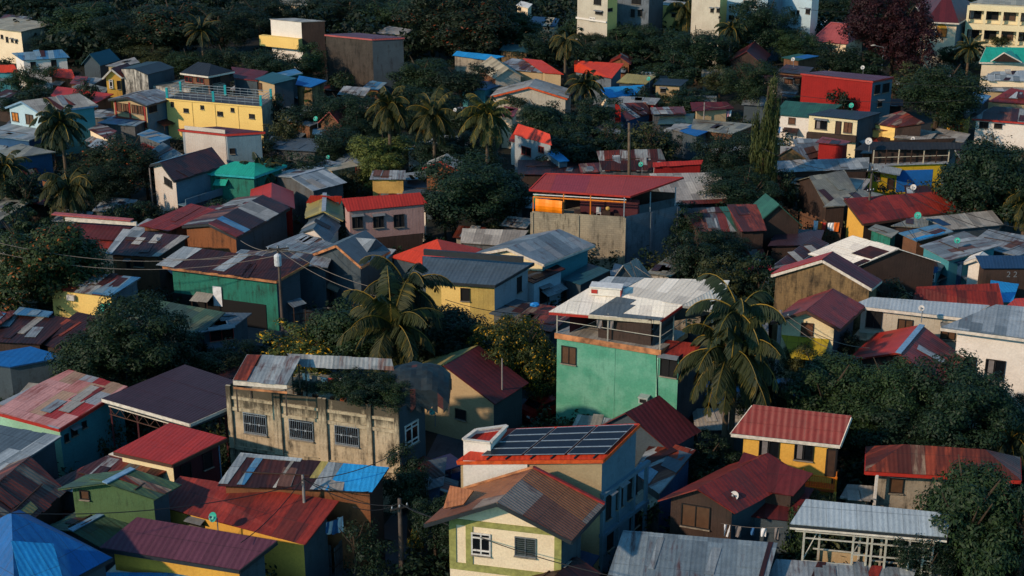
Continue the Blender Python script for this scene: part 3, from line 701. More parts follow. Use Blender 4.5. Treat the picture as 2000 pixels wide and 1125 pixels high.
def cable(a, b, sag, label, key='rope', r=.022, group='overhead cables'):
    a = Vector(a); b = Vector(b); mb = MB(); pts = []
    for i in range(17): t = i/16; q = a.lerp(b, t); q.z -= sag*4*t*(1-t); pts.append(q)
    o = (a+b)/2; mb.tube(pts, r, key, 5); ob = mb.build('overhead_cable', None, True, origin=o); return tag(ob, label, 'cable', group)
roofmat('awning', [('#a08c1e', 1)], rust=.02, bump=.2, grime=.2, row=9)
# ------------------------------------------------------------------ ground
def sheet(name, x0, x1, y0, y1, z, key):
    mb = MB(); mb.face([Vector((x0, y0, z)), Vector((x1, y0, z)), Vector((x1, y1, z)), Vector((x0, y1, z))], [(x0/4, y0/4), (x1/4, y0/4), (x1/4, y1/4), (x0/4, y1/4)], key)
    return tag(mb.build(name, None), kind='structure')
sheet('ground', -6000, 6000, -500, 9000, 0, 'dirtground')
def strip(name, pts, wd, z, key):
    mb = MB(); L = [Vector(p) for p in pts]
    for i in range(len(L)-1):
        d = (L[i+1]-L[i]).normalized(); s_ = d.cross(Z)*wd/2
        mb.face([L[i]-s_+Z*z, L[i]+s_+Z*z, L[i+1]+s_+Z*z, L[i+1]-s_+Z*z], None, key)
    return tag(mb.build(name, None), kind='structure')
strip('road', [at(380, 655), at(470, 650), at(560, 655), at(640, 700), at(720, 760)], 5.0, .004, 'asphalt')
strip('alley', [at(640, 1180), at(780, 1060), at(850, 960), at(900, 850), at(1010, 800), at(1075, 790)], 3.4, .004, 'asphalt')

# ================================================================== NEAR ROWS
H('long bright blue corrugated roof cut by the bottom left edge of the photo', [(-60,1190),(405,1185),(412,1120),(-50,1116)], 3.0, roof='bluecorr', wall='bluewall', scruff=.02)
h = H('bright blue hip roofed house in the bottom left corner', [(-150,1085),(30,1190),(219,1089)], 5.0, 'pyr', 'blue', 'slateshade', ry=1001, scruff=.01, fascia='fascia_dark')
quad_part(h.root, 'roof_sheet', [(52,1180,5.42),(128,1150,5.36),(104,1062,6.7),(22,1057,7.35)], 'brightblue', .04)
H('low cream roof between the blue hip roof and the purple ribbed roof', [(175,1150),(390,1170),(430,1110),(236,1092)], 2.6, roof='cream', wall='whitewall', scruff=.02)
h = H('house with large purple brown ribbed roof over yellow ribbed wall, bottom left', [(195,1069),(468,1113),(541,1056),(268,1010)], (4.2,4.2,5.0,5.0), roof='purple', wall=('yellowrib','slateshade'), fascia='fascia_dark', scruff=.01, ov=.45, auto=0)
h = H('tall green ribbed house with mossy green gable roof and pale ridge cap', [(113,956),(302,976),(355,947)], 5.6, 'gAB', 'moss', ('greenrib','slateshade'), ry=944, cap='cap_blue', win=[('l',157,958,174,974,'brown')], ov=.5, patch=[(1,.35,0,.62,1,'ruststripe2')])
H('lower mossy dark green gable roof in front of the green ribbed house', [(84,1034),(197,1070),(302,1012)], 3.4, 'gAB', 'mossdark', 'slateshade', ry=1037, cap='cap_blue', auto=0)
H('streaky rust red roof above the blue hip roof', [(-110,1005),(18,1058),(128,958)], 4.2, 'gAB', 'ruststripe2', 'darkwood', ry=985, patch=[(1,.3,.1,.55,.3,'yellowgreen')], auto=0)
H('slate grey roof with pale stepped edge, far left of the near rows', [(-190,880),(0,932),(120,853),(-70,818)], (4.4,4.4,4.9,4.9), roof='slate', wall='slateshade', patch=[(0,.86,0,1,1,'grey'),(0,.74,0,.86,.55,'grey')])
h = H('long house with patchwork pink, red and grey sheet roof', [(-28,799),(116,837),(249,755),(134,722)], (4.6,4.6,5.3,5.3), roof='patchred', wall=('mint','cyan'), fascia='fascia_red', rib='u', win=[('r',126,848,133,862,'open'),('r',139,835,150,850,'open'),('r',160,823,168,835,'open')], patch=[(0,.62,.5,.8,.85,'redold')])
h = H('open pavilion with dark plum roof on red posts', [(199,778),(371,827),(517,763),(361,712)], (5.6,5.6,5.9,5.9), roof='plum', wall='slateshade', fascia='fascia_white', ov=.1, auto=0, scruff=.01, base=5.2)
mb = MB()
for (u, v) in ((.04,.05),(.35,.05),(.66,.05),(.96,.06),(.96,.5),(.04,.6),(.5,.9)):
    p = h.W(u, v, 0); q = Vector((p.x, p.y, 5.4)); pm = MB(); pm.bar(p, q, .11, .11, 'maroonwall'); pm.build('post', h.root)
tr = MB()
a = h.W(.03,.04,5.0); b = h.W(.97,.04,5.0); tr.bar(a, b, .06, .06, 'fascia_white'); tr.bar(a+Z*-.6, b+Z*-.6, .05, .05, 'fascia_brown')
for i in range(14): tr.bar(a.lerp(b, i/14)+Z*-.6*(i % 2), a.lerp(b, (i+1)/14)+Z*-.6*((i+1) % 2), .035, .035, 'fascia_brown')
tr.build('truss', h.root)
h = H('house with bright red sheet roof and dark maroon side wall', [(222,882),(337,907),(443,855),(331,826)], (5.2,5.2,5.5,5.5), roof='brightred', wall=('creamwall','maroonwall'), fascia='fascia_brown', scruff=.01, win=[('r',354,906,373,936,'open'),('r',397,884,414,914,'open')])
tr = MB(); p = h.W(1-h.ou,1-h.ow-.02,0); tr.tube([p, Vector((p.x,p.y,5.1))], .05, 'cap_blue', 6); tr.build('downpipe', h.root)
H('rusty white and brown lean-to roof tucked under the bright red roof', [(85,948),(215,975),(338,914),(226,882)], (4.0,4.0,4.5,4.5), roof='ruststripe', wall='tinwall', auto=0, patch=[(0,0,.9,1,1,'cream')])
h = H('long house with wide old maroon roof over yellow eaves wall, left of the alley', [(292,984),(596,1064),(662,979),(352,930)], (3.9,3.9,5.0,5.0), roof='redold', wall=('yellow','slateshade'), ov=.5, scruff=.03, win=[('l',372,1016,398,1026,'open')])
H('shack with dark rust, grey strip and bright blue sheets on its roof', [(425,948),(727,962),(760,914),(468,888)], (5.4,5.4,6.2,6.2), roof='darkrust', wall=('orangewood','darkwood'), patch=[(0,.60,.0,.70,1,'greyrust'),(0,.70,0,1,1,'brightblue'),(0,.55,.4,.60,1,'yellowgreen'),(0,.0,.05,.06,1,'grey'),(0,.12,.05,.17,1,'blueweather'),(0,.36,0,.38,1,'dusty'),(0,.0,.93,.42,1.04,'grey')], auto=0, scruff=.07)
# old concrete building
OB = H('old stained concrete building with three grilled windows and a planted roof deck', [(444,751),(778,797),(829,768)], 7.6, roof='dusty', wall=('oldconc','slateshade'), ov=.0, noroof=True, cat='building', name='concrete_building',
       win=[('l',477,808,520,847,'grille'),('l',566,819,611,858,'grille'),('l',655,829,700,869,'grille'),('r',791,826,816,868,'white')])
mb = MB(); dk = [OB.W(*q, 6.85) for q in ((.01,.02),(.99,.02),(.99,.98),(.01,.98))]; mb.face(dk, None, 'oldconc'); mb.build('roof_deck', OB.root)
mb = MB(); a_, ex, n = OB.fplane('l'); L = (OB.B-OB.A).length
for u in (.008,.285,.305,.555,.575,.835,.992): c = a_+ex*L*u; mb.box(Vector((c.x,c.y,3.8))+n*.09, ex*.16, n*.09, Z*3.8, 'oldconc')
for z0, t_ in ((6.75,.10),(5.95,.12),(3.1,.12)): c = a_+ex*L*.5; mb.box(Vector((c.x,c.y,z0))+n*.05, ex*L*.499, n*.055, Z*t_, 'oldconc')
mb.build('pilasters', OB.root)
# its roof deck shelters (things standing on the deck)
def shelter(label, corners, key, posts_z, ov=.2, name='roof_shelter', cat='shelter', post='bolt', parts=None):
    P = [at(*c) for c in corners]; ctr = sum(P, Vector())/4; root = thing(name, label, cat, (ctr.x, ctr.y, posts_z))
    mb = MB(); roof_poly(mb, P, key, random.Random(len(label)), .09); mb.build('roof', root)
    for p in P:
        q = p.lerp(ctr, .08); m = MB(); m.bar(Vector((q.x,q.y,posts_z)), Vector((q.x,q.y,p.z-.08)), .09, .09, post); m.build('post', root)
    return root, P
rt, P = shelter('rusty grey sheet shelter at the left end of the planted roof deck', [(455,742,9.1),(560,750,9.1),(588,697,9.9),(482,693,9.9)], 'greyrust', 6.85)
m = MB(); roof_poly(m, [at(456,741,9.18), at(482,743,9.17), at(508,694,9.95), at(483,693,9.95)], 'ruststripe2', random.Random(4), .06, .03); m.build('roof_sheet', rt)
m = MB(); m.bar(P[0]-Z*.2, P[1]-Z*.2, .05, .28, 'fascia_white'); m.bar(P[0]-Z*.55, P[1]-Z*.6, .05, .14, 'fascia_rust'); m.build('fascia', rt)
shelter('low patched grey and rust roof along the back of the planted deck', [(590,716,9.1),(770,723,9.1),(765,702,9.7),(560,691,9.7)], 'greyrust', 6.85)
rt = thing('tarpaulin_cover', 'dark teal tarpaulin dome over the right end of the planted roof deck', 'tarpaulin', (at(815,735,8.8).x, at(815,735,8.8).y, 6.85))
m = MB(); N = 12; c0 = at(815,742,8.4); r_ = random.Random(8); g_ = {}
for i in range(N+1):
    for j in range(N+1):
        x = (i/N-.5)*2; y = (j/N-.5)*2; zz = 1.75*(max(0, 1-(abs(x)**2.6+abs(y)**2.6)/1.9))**.75+r_.uniform(-.05,.05)+.05*math.sin(x*9+y*4); g_[i,j] = c0+Vector((x*2.1, y*1.9, zz-.8))
for i in range(N):
    for j in range(N): m.face([g_[i,j],g_[i+1,j],g_[i+1,j+1],g_[i,j+1]], None, 'tarp_dark' if r_.random() > .04 else 'maroon_tarp')
ring = [(i,0) for i in range(N+1)]+[(N,j) for j in range(1,N+1)]+[(i,N) for i in range(N-1,-1,-1)]+[(0,j) for j in range(N-1,0,-1)]
for k in range(len(ring)):
    pa_, pb_ = g_[ring[k]], g_[ring[(k+1)%len(ring)]]; m.face([pa_, pb_, Vector((pb_.x,pb_.y,6.9+.25*(k%3))), Vector((pa_.x,pa_.y,6.9+.25*((k+1)%3)))], None, 'tarp_dark' if k % 5 else 'maroon_tarp')
for (i, j) in ((0,0),(N,0),(N,N),(0,N)): m.bar(Vector((g_[i,j].x,g_[i,j].y,6.85)), g_[i,j], .08, .08, 'bolt')
m.build('cover', rt, True)
H('tan gable end house with maroon roof behind the planted roof deck', [(772,740),(967,790),(1033,748)], 3.7, 'gAB', 'maroon', ('beigewall','slateshade'), ry=714, ov=.35, scruff=.02, patch=[(0,0,0,1,1,'yellowgreen')], win=[('l',890,800,910,818,'open')])
H('low maroon roof shed in the shadowed alley beside the old concrete building', [(783,918),(815,934),(850,900),(822,888)], 3.2, roof='maroon', wall='slateshade', auto=0)
H('dark blue walled shed deep in the alley', [(822,960),(866,948),(873,893),(833,900)], 3.4, roof='slate', wall='bluewall', auto=0)
# green building
GB = H('tall green plastered building with an open top floor under a white sheet roof', [(1088,656),(1326,694),(1384,655)], 7.6, roof='dusty', wall=('greenwall','slateshade'), ov=.0, noroof=True, cat='building', name='green_building',
       win=[('l',1097,677,1125,710,'brown'),('l',1290,697,1322,735,'open')])
m = MB(); S_ = [at(1083,650,7.85), at(1291,684,7.85), at(1344,648,7.85), at(1150,620,7.85)]; m.face(S_, None, 'dusty')
lo = [p-Z*.42 for p in S_]
for i in range(4): m.face([lo[i], lo[(i+1)%4], S_[(i+1)%4], S_[i]], None, 'fascia_rust')
m.face(lo[::-1], None, 'greenwall'); m.build('balcony_slab', GB.root)
m = MB(); c0 = [at(1340,668,7.9), at(1326,694,7.62), at(1288,688,7.62), at(1295,668,7.9)]; roof_poly(m, [at(1286,690,7.5), at(1345,700,7.3), at(1372,672,7.95), at(1300,664,7.95)], 'redold', random.Random(2), .02); m.build('awning', GB.root)
i1 = [p.lerp(sum(S_, Vector())/4, .22) for p in S_]
m = MB()
for i in (1, 2, 3): a = Vector((i1[i].x,i1[i].y,7.86)); b = Vector((i1[(i+1)%4].x,i1[(i+1)%4].y,7.86)); m.face([a,b,b+Z*2.0,a+Z*2.0], None, 'maroonwall' if i != 1 else 'slateshade')
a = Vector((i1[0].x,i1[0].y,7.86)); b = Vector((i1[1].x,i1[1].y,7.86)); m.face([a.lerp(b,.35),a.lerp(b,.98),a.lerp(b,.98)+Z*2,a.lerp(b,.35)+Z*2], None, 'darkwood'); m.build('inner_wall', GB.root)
i2 = [p.lerp(sum(S_, Vector())/4, .035) for p in S_]
pp = []
for a, b, ts in ((i2[0], i2[1], (0,.5,1)), (i2[1], i2[2], (.5,1)), (i2[0], i2[3], (.5,1))):
    for t_ in ts: q = a.lerp(b, t_); m = MB(); m.bar(q, q+Z*2.05, .085, .085, 'steel_pale'); m.build('post', GB.root)
m = MB()
for z_ in (.95,):
    for a, b in ((i2[0], i2[1]), (i2[1], i2[2]), (i2[0], i2[3])): m.bar(a+Z*z_, b+Z*z_, .035, .04, 'steel_pale')
m.build('railing', GB.root)
ze = 9.75
EA, EB, EC, ER, EL, EK = at(1072,609,ze), at(1289,627,ze), at(1400,607,ze), at(1333,596,ze+.75), at(1150,563,ze+.85), at(1188,541,ze+1.15)
EM = at(1425,548,ze+1.05)
m = MB(); rr = random.Random(5); roof_poly(m, [EA, EB, ER, EL], 'white', rr, .04); roof_poly(m, [EL+Z*.0, ER, EM, EK], 'cream', rr, .03)
roof_poly(m, [ER-Z*.03, EC, EM, EM.lerp(ER,.5)], 'cream', rr, .02); m.build('roof', GB.root)
def bl(P, s, t_): return (P[0]*(1-s)+P[1]*s)*(1-t_)+(P[3]*(1-s)+P[2]*s)*t_
def patch4(root, P, s0, t0, s1, t1, key, up=.05):
    n = (P[1]-P[0]).cross(P[3]-P[0]); n = n if n.z > 0 else -n; n.normalize(); mm = MB(); roof_poly(mm, [bl(P,s0,t0)+n*up, bl(P,s1,t0)+n*up, bl(P,s1,t1)+n*up, bl(P,s0,t1)+n*up], key, rr, .02, .03); return mm.build('roof_sheet', root)
PF = [EA, EB, ER, EL]; patch4(GB.root, PF, .36, .02, .62, .62, 'slate'); patch4(GB.root, PF, .62, 0, 1, .17, 'slate'); patch4(GB.root, PF, .36, .62, .56, .85, 'slate', .06)
patch4(GB.root, [EL, ER, EM, EK], .0, .15, .3, .98, 'grey')
m = MB(); m.bar(EA-Z*.12, EA.lerp(EB,.36)-Z*.12, .06, .18, 'fascia_red'); m.bar(EA.lerp(EB,.36)-Z*.12, EB-Z*.12, .07, .2, 'cap_cream'); m.bar(EB-Z*.1, ER-Z*.1, .06, .16, 'fascia_red'); m.bar(ER-Z*.1, EC-Z*.1, .06, .16, 'fascia_white'); m.build('fascia', GB.root)
m = MB(); m.face([EB+Vector((.1,.2,-.15)), ER-Z*.2, EC-Z*.2, Vector((i1[2].x,i1[2].y,7.9))+Z*.8, Vector((i1[1].x,i1[1].y,7.9))+Z*.8], None, 'slateshade'); m.build('gable_wall', GB.root)
m = MB(); c = bl(PF,.22,.93)+Z*.25; ex = (EB-EA).normalized(); ey = Vector((-ex.y,ex.x,0)); m.box(c, ex*1.05, ey*.45, Z*.28, 'whitewall'); m.box(c+ex*1.08, ex*.03, ey*.46, Z*.24, 'fascia_red'); m.box(c-ex*.8-ey*.47, ex*.22, ey*.02, Z*.14, 'fascia_red')
m.box(c+Z*.33, ex*1.15, ey*.55, Z*.05, 'white_paint'); m.build('roof_vent', GB.root)
a_, ex, n = GB.fplane('l'); c = GB.hit('l', 1261, 777); m = MB(); m.box(c+n*.3, ex*.32, n*.32, Z*.2, 'ac'); m.box(c+n*.3+Z*.25, ex*.36, n*.4, Z*.04, 'ac'); m.box(c+n*.63, ex*.24, n*.01, Z*.13, 'void'); m.build('air_conditioner', GB.root)
m = MB(); q0 = GB.hit('l', 1283, 688); q1 = GB.hit('l', 1284, 790); q2 = GB.hit('l', 1296, 816); q3 = GB.hit('l', 1324, 812); m.tube([q0+n*.06, q1+n*.06, q2+n*.06, q3+n*.06], .035, 'rope', 6); m.build('drain_hose', GB.root)
m = MB(); q0 = GB.hit('l', 1200, 672); q1 = GB.hit('l', 1199, 835); m.box((q0+q1)/2+n*.01, ex*.03, n*.012, Z*((q0-q1).length/2), 'greenwall'); q0 = GB.hit('l',1283,695); q1 = GB.hit('l',1281,850); m.box((q0+q1)/2+n*.03, ex*.05, n*.03, Z*((q0-q1).length/2), 'mint'); m.build('pilasters', GB.root)
H('small dark maroon gable roof against the foot of the green building', [(1135,850),(1306,878),(1370,842)], 4.2, 'gAB', 'maroon', 'slateshade', ry=806, auto=0, scruff=.02)
H('shack of rusty loose sheets between the solar roofed house and the dark red roofs', [(1236,922),(1290,962),(1358,881),(1276,857)], (3.6,3.6,4.2,4.2), roof='ruststripe', wall=('tinwall','bluewall'), auto=0, scruff=.15, patch=[(0,.55,.45,1,.9,'slate'),(0,.2,.7,.9,1,'ruststripe2'),(0,.05,.0,.6,.3,'blueweather')])
# solar house
SH = H('tall house with three banks of solar panels on its orange red roof', [(893,900),(1178,897),(1249,827),(978,838)], (7.6,8.0,8.7,8.3), roof='orangered', wall=('beigewall','bluegrey'), ov=.12, fascia='fascia_orange', scruff=0, patch=(), cat='house',
       win=[('r',1184,962,1192,1012,'open'),('r',1204,945,1215,990,'open'),('r',1226,922,1243,970,'open'),('r',1186,1040,1196,1070,'open'),('r',1230,995,1246,1030,'open')])
PS = [SH.A, SH.B, SH.C, SH.D]; ns = (PS[1]-PS[0]).cross(PS[3]-PS[0]); ns = ns if ns.z > 0 else -ns; ns.normalize()
for k, (s0, s1) in enumerate(((.14,.415),(.435,.71),(.73,.985))):
    for j in range(4):
        t0, t1 = .10+j*.205, .10+(j+1)*.205-.012; mm = MB(); q = [bl(PS,s0,t0)+ns*.16, bl(PS,s1,t0)+ns*.16, bl(PS,s1,t1)+ns*.16, bl(PS,s0,t1)+ns*.16]
        mm.face(q, None, 'solar'); lo = [p-ns*.04 for p in q]; mm.face(lo[::-1], None, 'frame_dark')
        for i in range(4): mm.face([lo[i], lo[(i+1)%4], q[(i+1)%4], q[i]], None, 'steel')
        for i in (0, 2): mm.bar(q[i]+ns*.004, q[(i+1)%4]+ns*.004, .045, .02, 'steel')
        for i in (1, 3): mm.bar(q[i]+ns*.002, q[(i+1)%4]+ns*.002, .03, .015, 'frame_grey')
        mm.build('solar_panel', SH.root)
mm = MB()
for s0 in (.2,.33,.5,.64,.8,.93): mm.bar(bl(PS,s0,.01)+ns*.06, bl(PS,s0,.95)+ns*.06, .07, .08, 'fascia_dark')
mm.build('panel_rails', SH.root)
a_, ex, n = SH.fplane('l'); q0 = SH.hit('l', 905, 915); q1 = SH.hit('l', 1030, 915); L = (q1-q0).length; m = MB(); m.box((q0+q1)/2+n*.05-Z*1.6+ex*0, ex*L/2, n*.05, Z*2.1, 'whitewall'); m.build('white_wall', SH.root)
m = MB(); A5 = [at(905,862,8.4), at(958,868,8.4), at(990,835,8.5), at(930,843,8.5)]
for i in range(4): a = A5[i]; b = A5[(i+1)%4]; m.face([a-Z*1.5, b-Z*1.5, b+Z*.1, a+Z*.1], None, 'whitewall'); m.bar(a+Z*.12, b+Z*.12, .22, .1, 'fascia_white')
m.face([p-Z*.15 for p in A5], None, 'brightred'); m.build('roof_box', SH.root)
m = MB(); a_, ex, n = SH.fplane('r')
for (x0, x1, y) in ((1180,1250,1),): 
    for zz in (5.6, 2.9): c = a_+ex*2.6; m.box(Vector((c.x,c.y,zz))+n*.1, ex*2.7, n*.14, Z*.12, 'bluegrey')
for u in (.05, 1.9, 3.6, 5.1): c = a_+ex*u; m.box(Vector((c.x,c.y,3.0))+n*.08, ex*.1, n*.1, Z*2.7, 'bluegrey')
m.build('pilasters', SH.root)
# cream house
CH = H('cream house with olive bands and a wide brown tiled gable roof, front centre', [(829,1023),(1116,1056),(1181,985)], 6.0, 'gAB', 'browntile', ('cream2','slateshade'), ry=981, ov=.95, fascia='fascia_dark', scruff=.02,
       win=[('l',922,1042,957,1083,'white'),('l',1006,1050,1046,1086,'jal')])
a_, ex, n = CH.fplane('l'); L = (CH.W(1-CH.ou,CH.ow)-CH.W(CH.ou,CH.ow)); L.z = 0; L = L.length; m = MB(); zt = CH.A.z
for z0, t_ in ((zt-.15,.18),(zt-3.0,.22)): c = a_+ex*L/2; m.box(Vector((c.x,c.y,z0))+n*.03, ex*L/2, n*.03, Z*t_, 'olive_band')
for u in (.03,.18,.97): c = a_+ex*L*u; m.box(Vector((c.x,c.y,zt-1.55))+n*.035, ex*.2, n*.03, Z*1.28, 'olive_band')
m.build('painted_bands', CH.root)
m = MB(); rb_ = CH.Q(.5,1)+Z*CH.rise; m.bar(rb_+Z*.05, CH.C+Z*.05, .22, .1, 'cap_red'); m.bar(rb_+Z*.05, CH.D+Z*.05, .2, .1, 'fascia_rust'); m.build('ridge_cap', CH.root)
m = MB(); roof_poly(m, [at(866,993,6.6), at(905,985,7.0), at(925,958,7.6), at(879,949,7.4)], 'browntile', rr, .02); m.build('side_roof', CH.root)
h = H('long weathered grey sheet roof along the bottom edge, right of centre', [(1183,1135),(1490,1165),(1519,1061),(1217,1036)], (3.0,3.0,4.0,4.0), roof='weathered', wall='slateshade', scruff=.04, patch=[(0,.24,.3,.28,.9,'greyrust'),(0,.60,.3,.66,.8,'greyrust'),(0,.94,0,.97,1,'darkrust')])
H('lower weathered roof below the steel frame shed', [(1480,1170),(1760,1190),(1790,1112),(1515,1093)], (2.4,2.4,3.0,3.0), roof='greyrust', wall='tinwall', auto=0, patch=[(0,.3,0,.36,1,'darkrust'),(0,.68,0,.76,1,'redold')])
H('grey sheet roof at the bottom right edge beneath the large tree', [(1790,1150),(1920,1160),(1932,1112),(1812,1103)], 2.6, roof='grey', wall='tinwall', auto=0)
H('small dark purple roof in front of the cream house at the bottom edge', [(1010,1150),(1110,1180),(1175,1120),(1082,1093)], 3.0, 'gAB', 'darkrust', 'slateshade', rise=.6, auto=0)
H('low blue roof in the shaded gap between the cream house and the solar roofed house', [(1085,1120),(1140,1128),(1172,1086),(1130,1075)], 2.6, roof='navy', wall='bluewall', auto=0)
# yellow house
YH = H('yellow house with ribbed red roof, two dark windows and a railed balcony', [(1428,846),(1641,869),(1663,812),(1471,790)], (5.6,5.6,7.2,7.2), roof='redtile', wall=('yellow','darkwood'), ov=.5, fascia='fascia_white', scruff=0,
       win=[('l',1483,856,1521,892,'curtain'),('l',1552,863,1588,898,'curtain'),('l',1614,877,1632,932,'door')])
a_, ex, n = YH.fplane('l'); q0 = YH.hit('l',1568,940); q1 = YH.hit('l',1632,948); zb = (q0.z+q1.z)/2; q0.z = q1.z = zb; m = MB(); m.box((q0+q1)/2+n*.45, (q1-q0)/2, n*.45, Z*.08, 'fascia_orange'); m.build('balcony_slab', YH.root)
m = MB(); e0 = q0+n*.88; e1 = q1+n*.88
for z_ in (.12, .95): m.bar(e0+Z*z_, e1+Z*z_, .06, .06, 'orange_paint'); m.bar(q0+Z*z_, e0+Z*z_, .06, .06, 'orange_paint'); m.bar(q1+Z*z_, e1+Z*z_, .06, .06, 'orange_paint')
for i in range(15): p = e0.lerp(e1, i/14); m.bar(p+Z*.1, p+Z*.95, .035, .035, 'orange_paint')
for p in (e0, e1): m.bar(p, p+Z*1.05, .12, .12, 'orange_paint'); 
m.build('balcony_railing', YH.root)
m = MB()
for p in (e0, e1): m.bar(Vector((p.x,p.y,0)), p, .16, .16, 'yellow')
m.build('balcony_posts', YH.root)
H('dark red main roof below the yellow house', [(1284,978),(1436,1003),(1572,930)], 4.6, 'gAB', 'redold', ('darkwood','slateshade'), ry=955, ov=.5, scruff=.03, win=[('l',1331,987,1386,1029,'brown')])
H('low dark red porch roof sloping down from the yellow house', [(1398,1001),(1553,1018),(1590,955),(1440,925)], (3.4,3.4,4.4,4.4), roof='maroon', wall='slateshade', scruff=.04, auto=0, patch=[(0,.3,.55,.62,.66,'dusty')])
H('upper dark red roof leaning on the yellow house wall', [(1420,950),(1550,968),(1588,925),(1452,884)], (4.7,4.7,5.6,5.6), roof='maroon', wall='darkwood', auto=0, scruff=.05)
RH = H('grey house with rusty hip roof and white posts, right foreground', [(1690,920),(1994,938),(1992,893),(1692,872)], 4.3, 'hip', 'ruststripe2', 'concrete', ry=868, fascia='fascia_red', ov=.8, scruff=.02, hipf=.24, win=[('l',1738,928,1764,962,'brown')])
for x, y in ((1713,927),(1969,942)): p = at(x, y, 4.1); m = MB(); m.bar(Vector((p.x,p.y,0)), p, .16, .16, 'white_paint'); m.build('post', RH.root)
H('low concrete store with pale flat edge right of the railed balcony', [(1640,972),(1700,978),(1712,950),(1655,946)], 2.4, roof='dusty', wall='concrete', auto=0)
# steel frame shed
root = thing('steel_shed', 'open steel frame shed with pale ribbed sheet roof, bottom right', 'shed', at(1700,1100,0))
E = [at(1543,1023,5.4), at(1850,1049,5.4), at(1857,1003,6.0), at(1574,975,6.0)]; m = MB(); roof_poly(m, E, 'silver', rr, .01, .05); m.build('roof', root)
m = MB(); m.bar(E[0]-Z*.12, E[1]-Z*.12, .07, .16, 'fascia_dark'); m.bar(E[0]-Z*.27, E[1]-Z*.27, .07, .12, 'fascia_white'); m.bar(E[1]-Z*.12, E[2]-Z*.12, .07, .18, 'fascia_brown'); m.bar(E[0]-Z*.1, E[3]-Z*.1, .07, .18, 'fascia_dark'); m.build('fascia', root)
def col_(s, t_): q = bl(E, s, t_); m = MB(); m.bar(Vector((q.x,q.y,0)), q-Z*.08, .1, .1, 'steel_pale'); m.build('post', root); return q
for s, t_ in ((.09,.08),(.41,.08),(.50,.08),(.53,.08),(.62,.08),(.77,.08),(.86,.08),(.92,.08),(.13,.85),(.41,.85),(.56,.85),(.69,.85),(.82,.85),(.92,.85)): col_(s, t_)
m = MB()
for z_, s0, s1 in ((4.9,.03,.92),(4.5,.09,.92),(3.0,.09,.42),(3.7,.41,.92),(2.6,.5,.92),(1.8,.5,.92),(1.0,.5,.92)):
    for t_ in (.08,.85): a = bl(E,s0,t_); b = bl(E,s1,t_); a.z = b.z = z_; m.bar(a, b, .07, .07, 'steel_pale')
for s in (.41,.92):
    for z_ in (1.0,1.8,2.6,3.7,4.5): a = bl(E,s,.08); b = bl(E,s,.85); a.z = b.z = z_; m.bar(a, b, .06, .06, 'steel_pale')
for k in range(7): a = bl(E,.86,.08); b = bl(E,.92,.08); a.z = b.z = 1+k*.5; m.bar(a, b, .05, .05, 'steel_pale')
a = bl(E,.09,.08); a.z = 3; b = bl(E,.14,.85); b.z = 4.7; m.bar(a, b, .05, .05, 'steel_pale'); m.build('cross_beams', root)
m = MB(); a = bl(E,.12,.95); b = bl(E,.45,.95); m.face([Vector((a.x,a.y,0)), Vector((b.x,b.y,0)), Vector((b.x,b.y,2.9)), Vector((a.x,a.y,2.9))], None, 'beigewall'); c = bl(E,.92,.95); m.face([Vector((b.x,b.y,0)), Vector((c.x,c.y,0)), Vector((c.x,c.y,1.2)), Vector((b.x,b.y,1.2))], None, 'orangewood'); m.build('back_wall', root)
# white house, silver roof, red gable, beige + awning
H('white house with grey blue roof cut by the right edge', [(1838,640),(2058,669),(2120,610),(1945,596)], (6.6,6.6,7.2,7.2), roof='blueweather', wall=('whitewall','bluegrey'), fascia='fascia_white', ov=.7, scruff=0, patch=[(0,.0,0,1,1,'grey')], win=[('l',1884,697,1905,741,'open'),('l',1924,703,1962,741,'curtain')])
h = H('cream ribbed house with long silver roof and a covered terrace', [(1662,596),(1890,622),(1932,596),(1703,580)], (6.2,6.2,6.6,6.6), roof='silver', wall=('greyrib','slateshade'), fascia='fascia_white', ov=.5, scruff=0, win=[('l',1753,624,1782,652,'brown'),('l',1838,634,1866,662,'brown'),('l',1692,606,1722,640,'open')])
H('concrete terrace wall below the silver roof', [(1662,662),(1722,668),(1735,648),(1680,641)], 3.9, roof='beige', wall='beigewall', auto=0)
H('bright red and streaked maroon gable roof behind the dark right hand trees', [(1655,705),(1850,760),(1885,700),(1712,652)], 4.2, 'gAB', 'redold', 'darkwood', ry=690, cap='cap_blue', auto=0, patch=[(0,0,0,1,1,'brightred')])
h = H('small cream gable house with rusty roof and bright yellow awning', [(1506,629),(1640,642),(1690,598)], 6.2, 'gAB', 'redold', ('creamwall','slateshade'), ry=606, ov=.6, scruff=.04, fascia='fascia_brown', win=[('l',1565,631,1588,655,'wood')])
m = MB(); a_, ex, n = h.fplane('l'); qa = h.hit('l',1526,654); qb = h.hit('l',1620,663); roof_poly(m, [qa+n*1.7-Z*1.1+ex*1.0, qb+n*1.7-Z*1.1-ex*.3, qb, qa], 'awning', rr, .01); m.build('awning', h.root)
H('tall bare brown block gable wall with a red roof edge', [(1507,536),(1702,563),(1722,547)], 6.8, 'gAB', 'maroon', ('brownconc','brownconc'), ry=507, fascia='fascia_white', auto=0, ov=.25, patch=[(0,0,0,1,1,'brightred')])
H('dark timber house with white roof and one maroon patch', [(1578,496),(1667,523),(1838,512)], 5.8, 'gBC', 'white', ('darkwood','darkwood'), ry=486, ov=.3, rib='v', patch=[(0,.02,.0,.02,.01,'darkrust'),(0,.55,.42,.97,.82,'darkrust'),(0,.88,.0,1,.36,'darkrust')], auto=0)
H('dark maroon roof with pale edge left of the white patched roof', [(1508,520),(1560,512),(1618,475),(1588,462)], (4.6,4.6,5.2,5.2), roof='darkrust', wall='slateshade', fascia='cap_grey', auto=0)
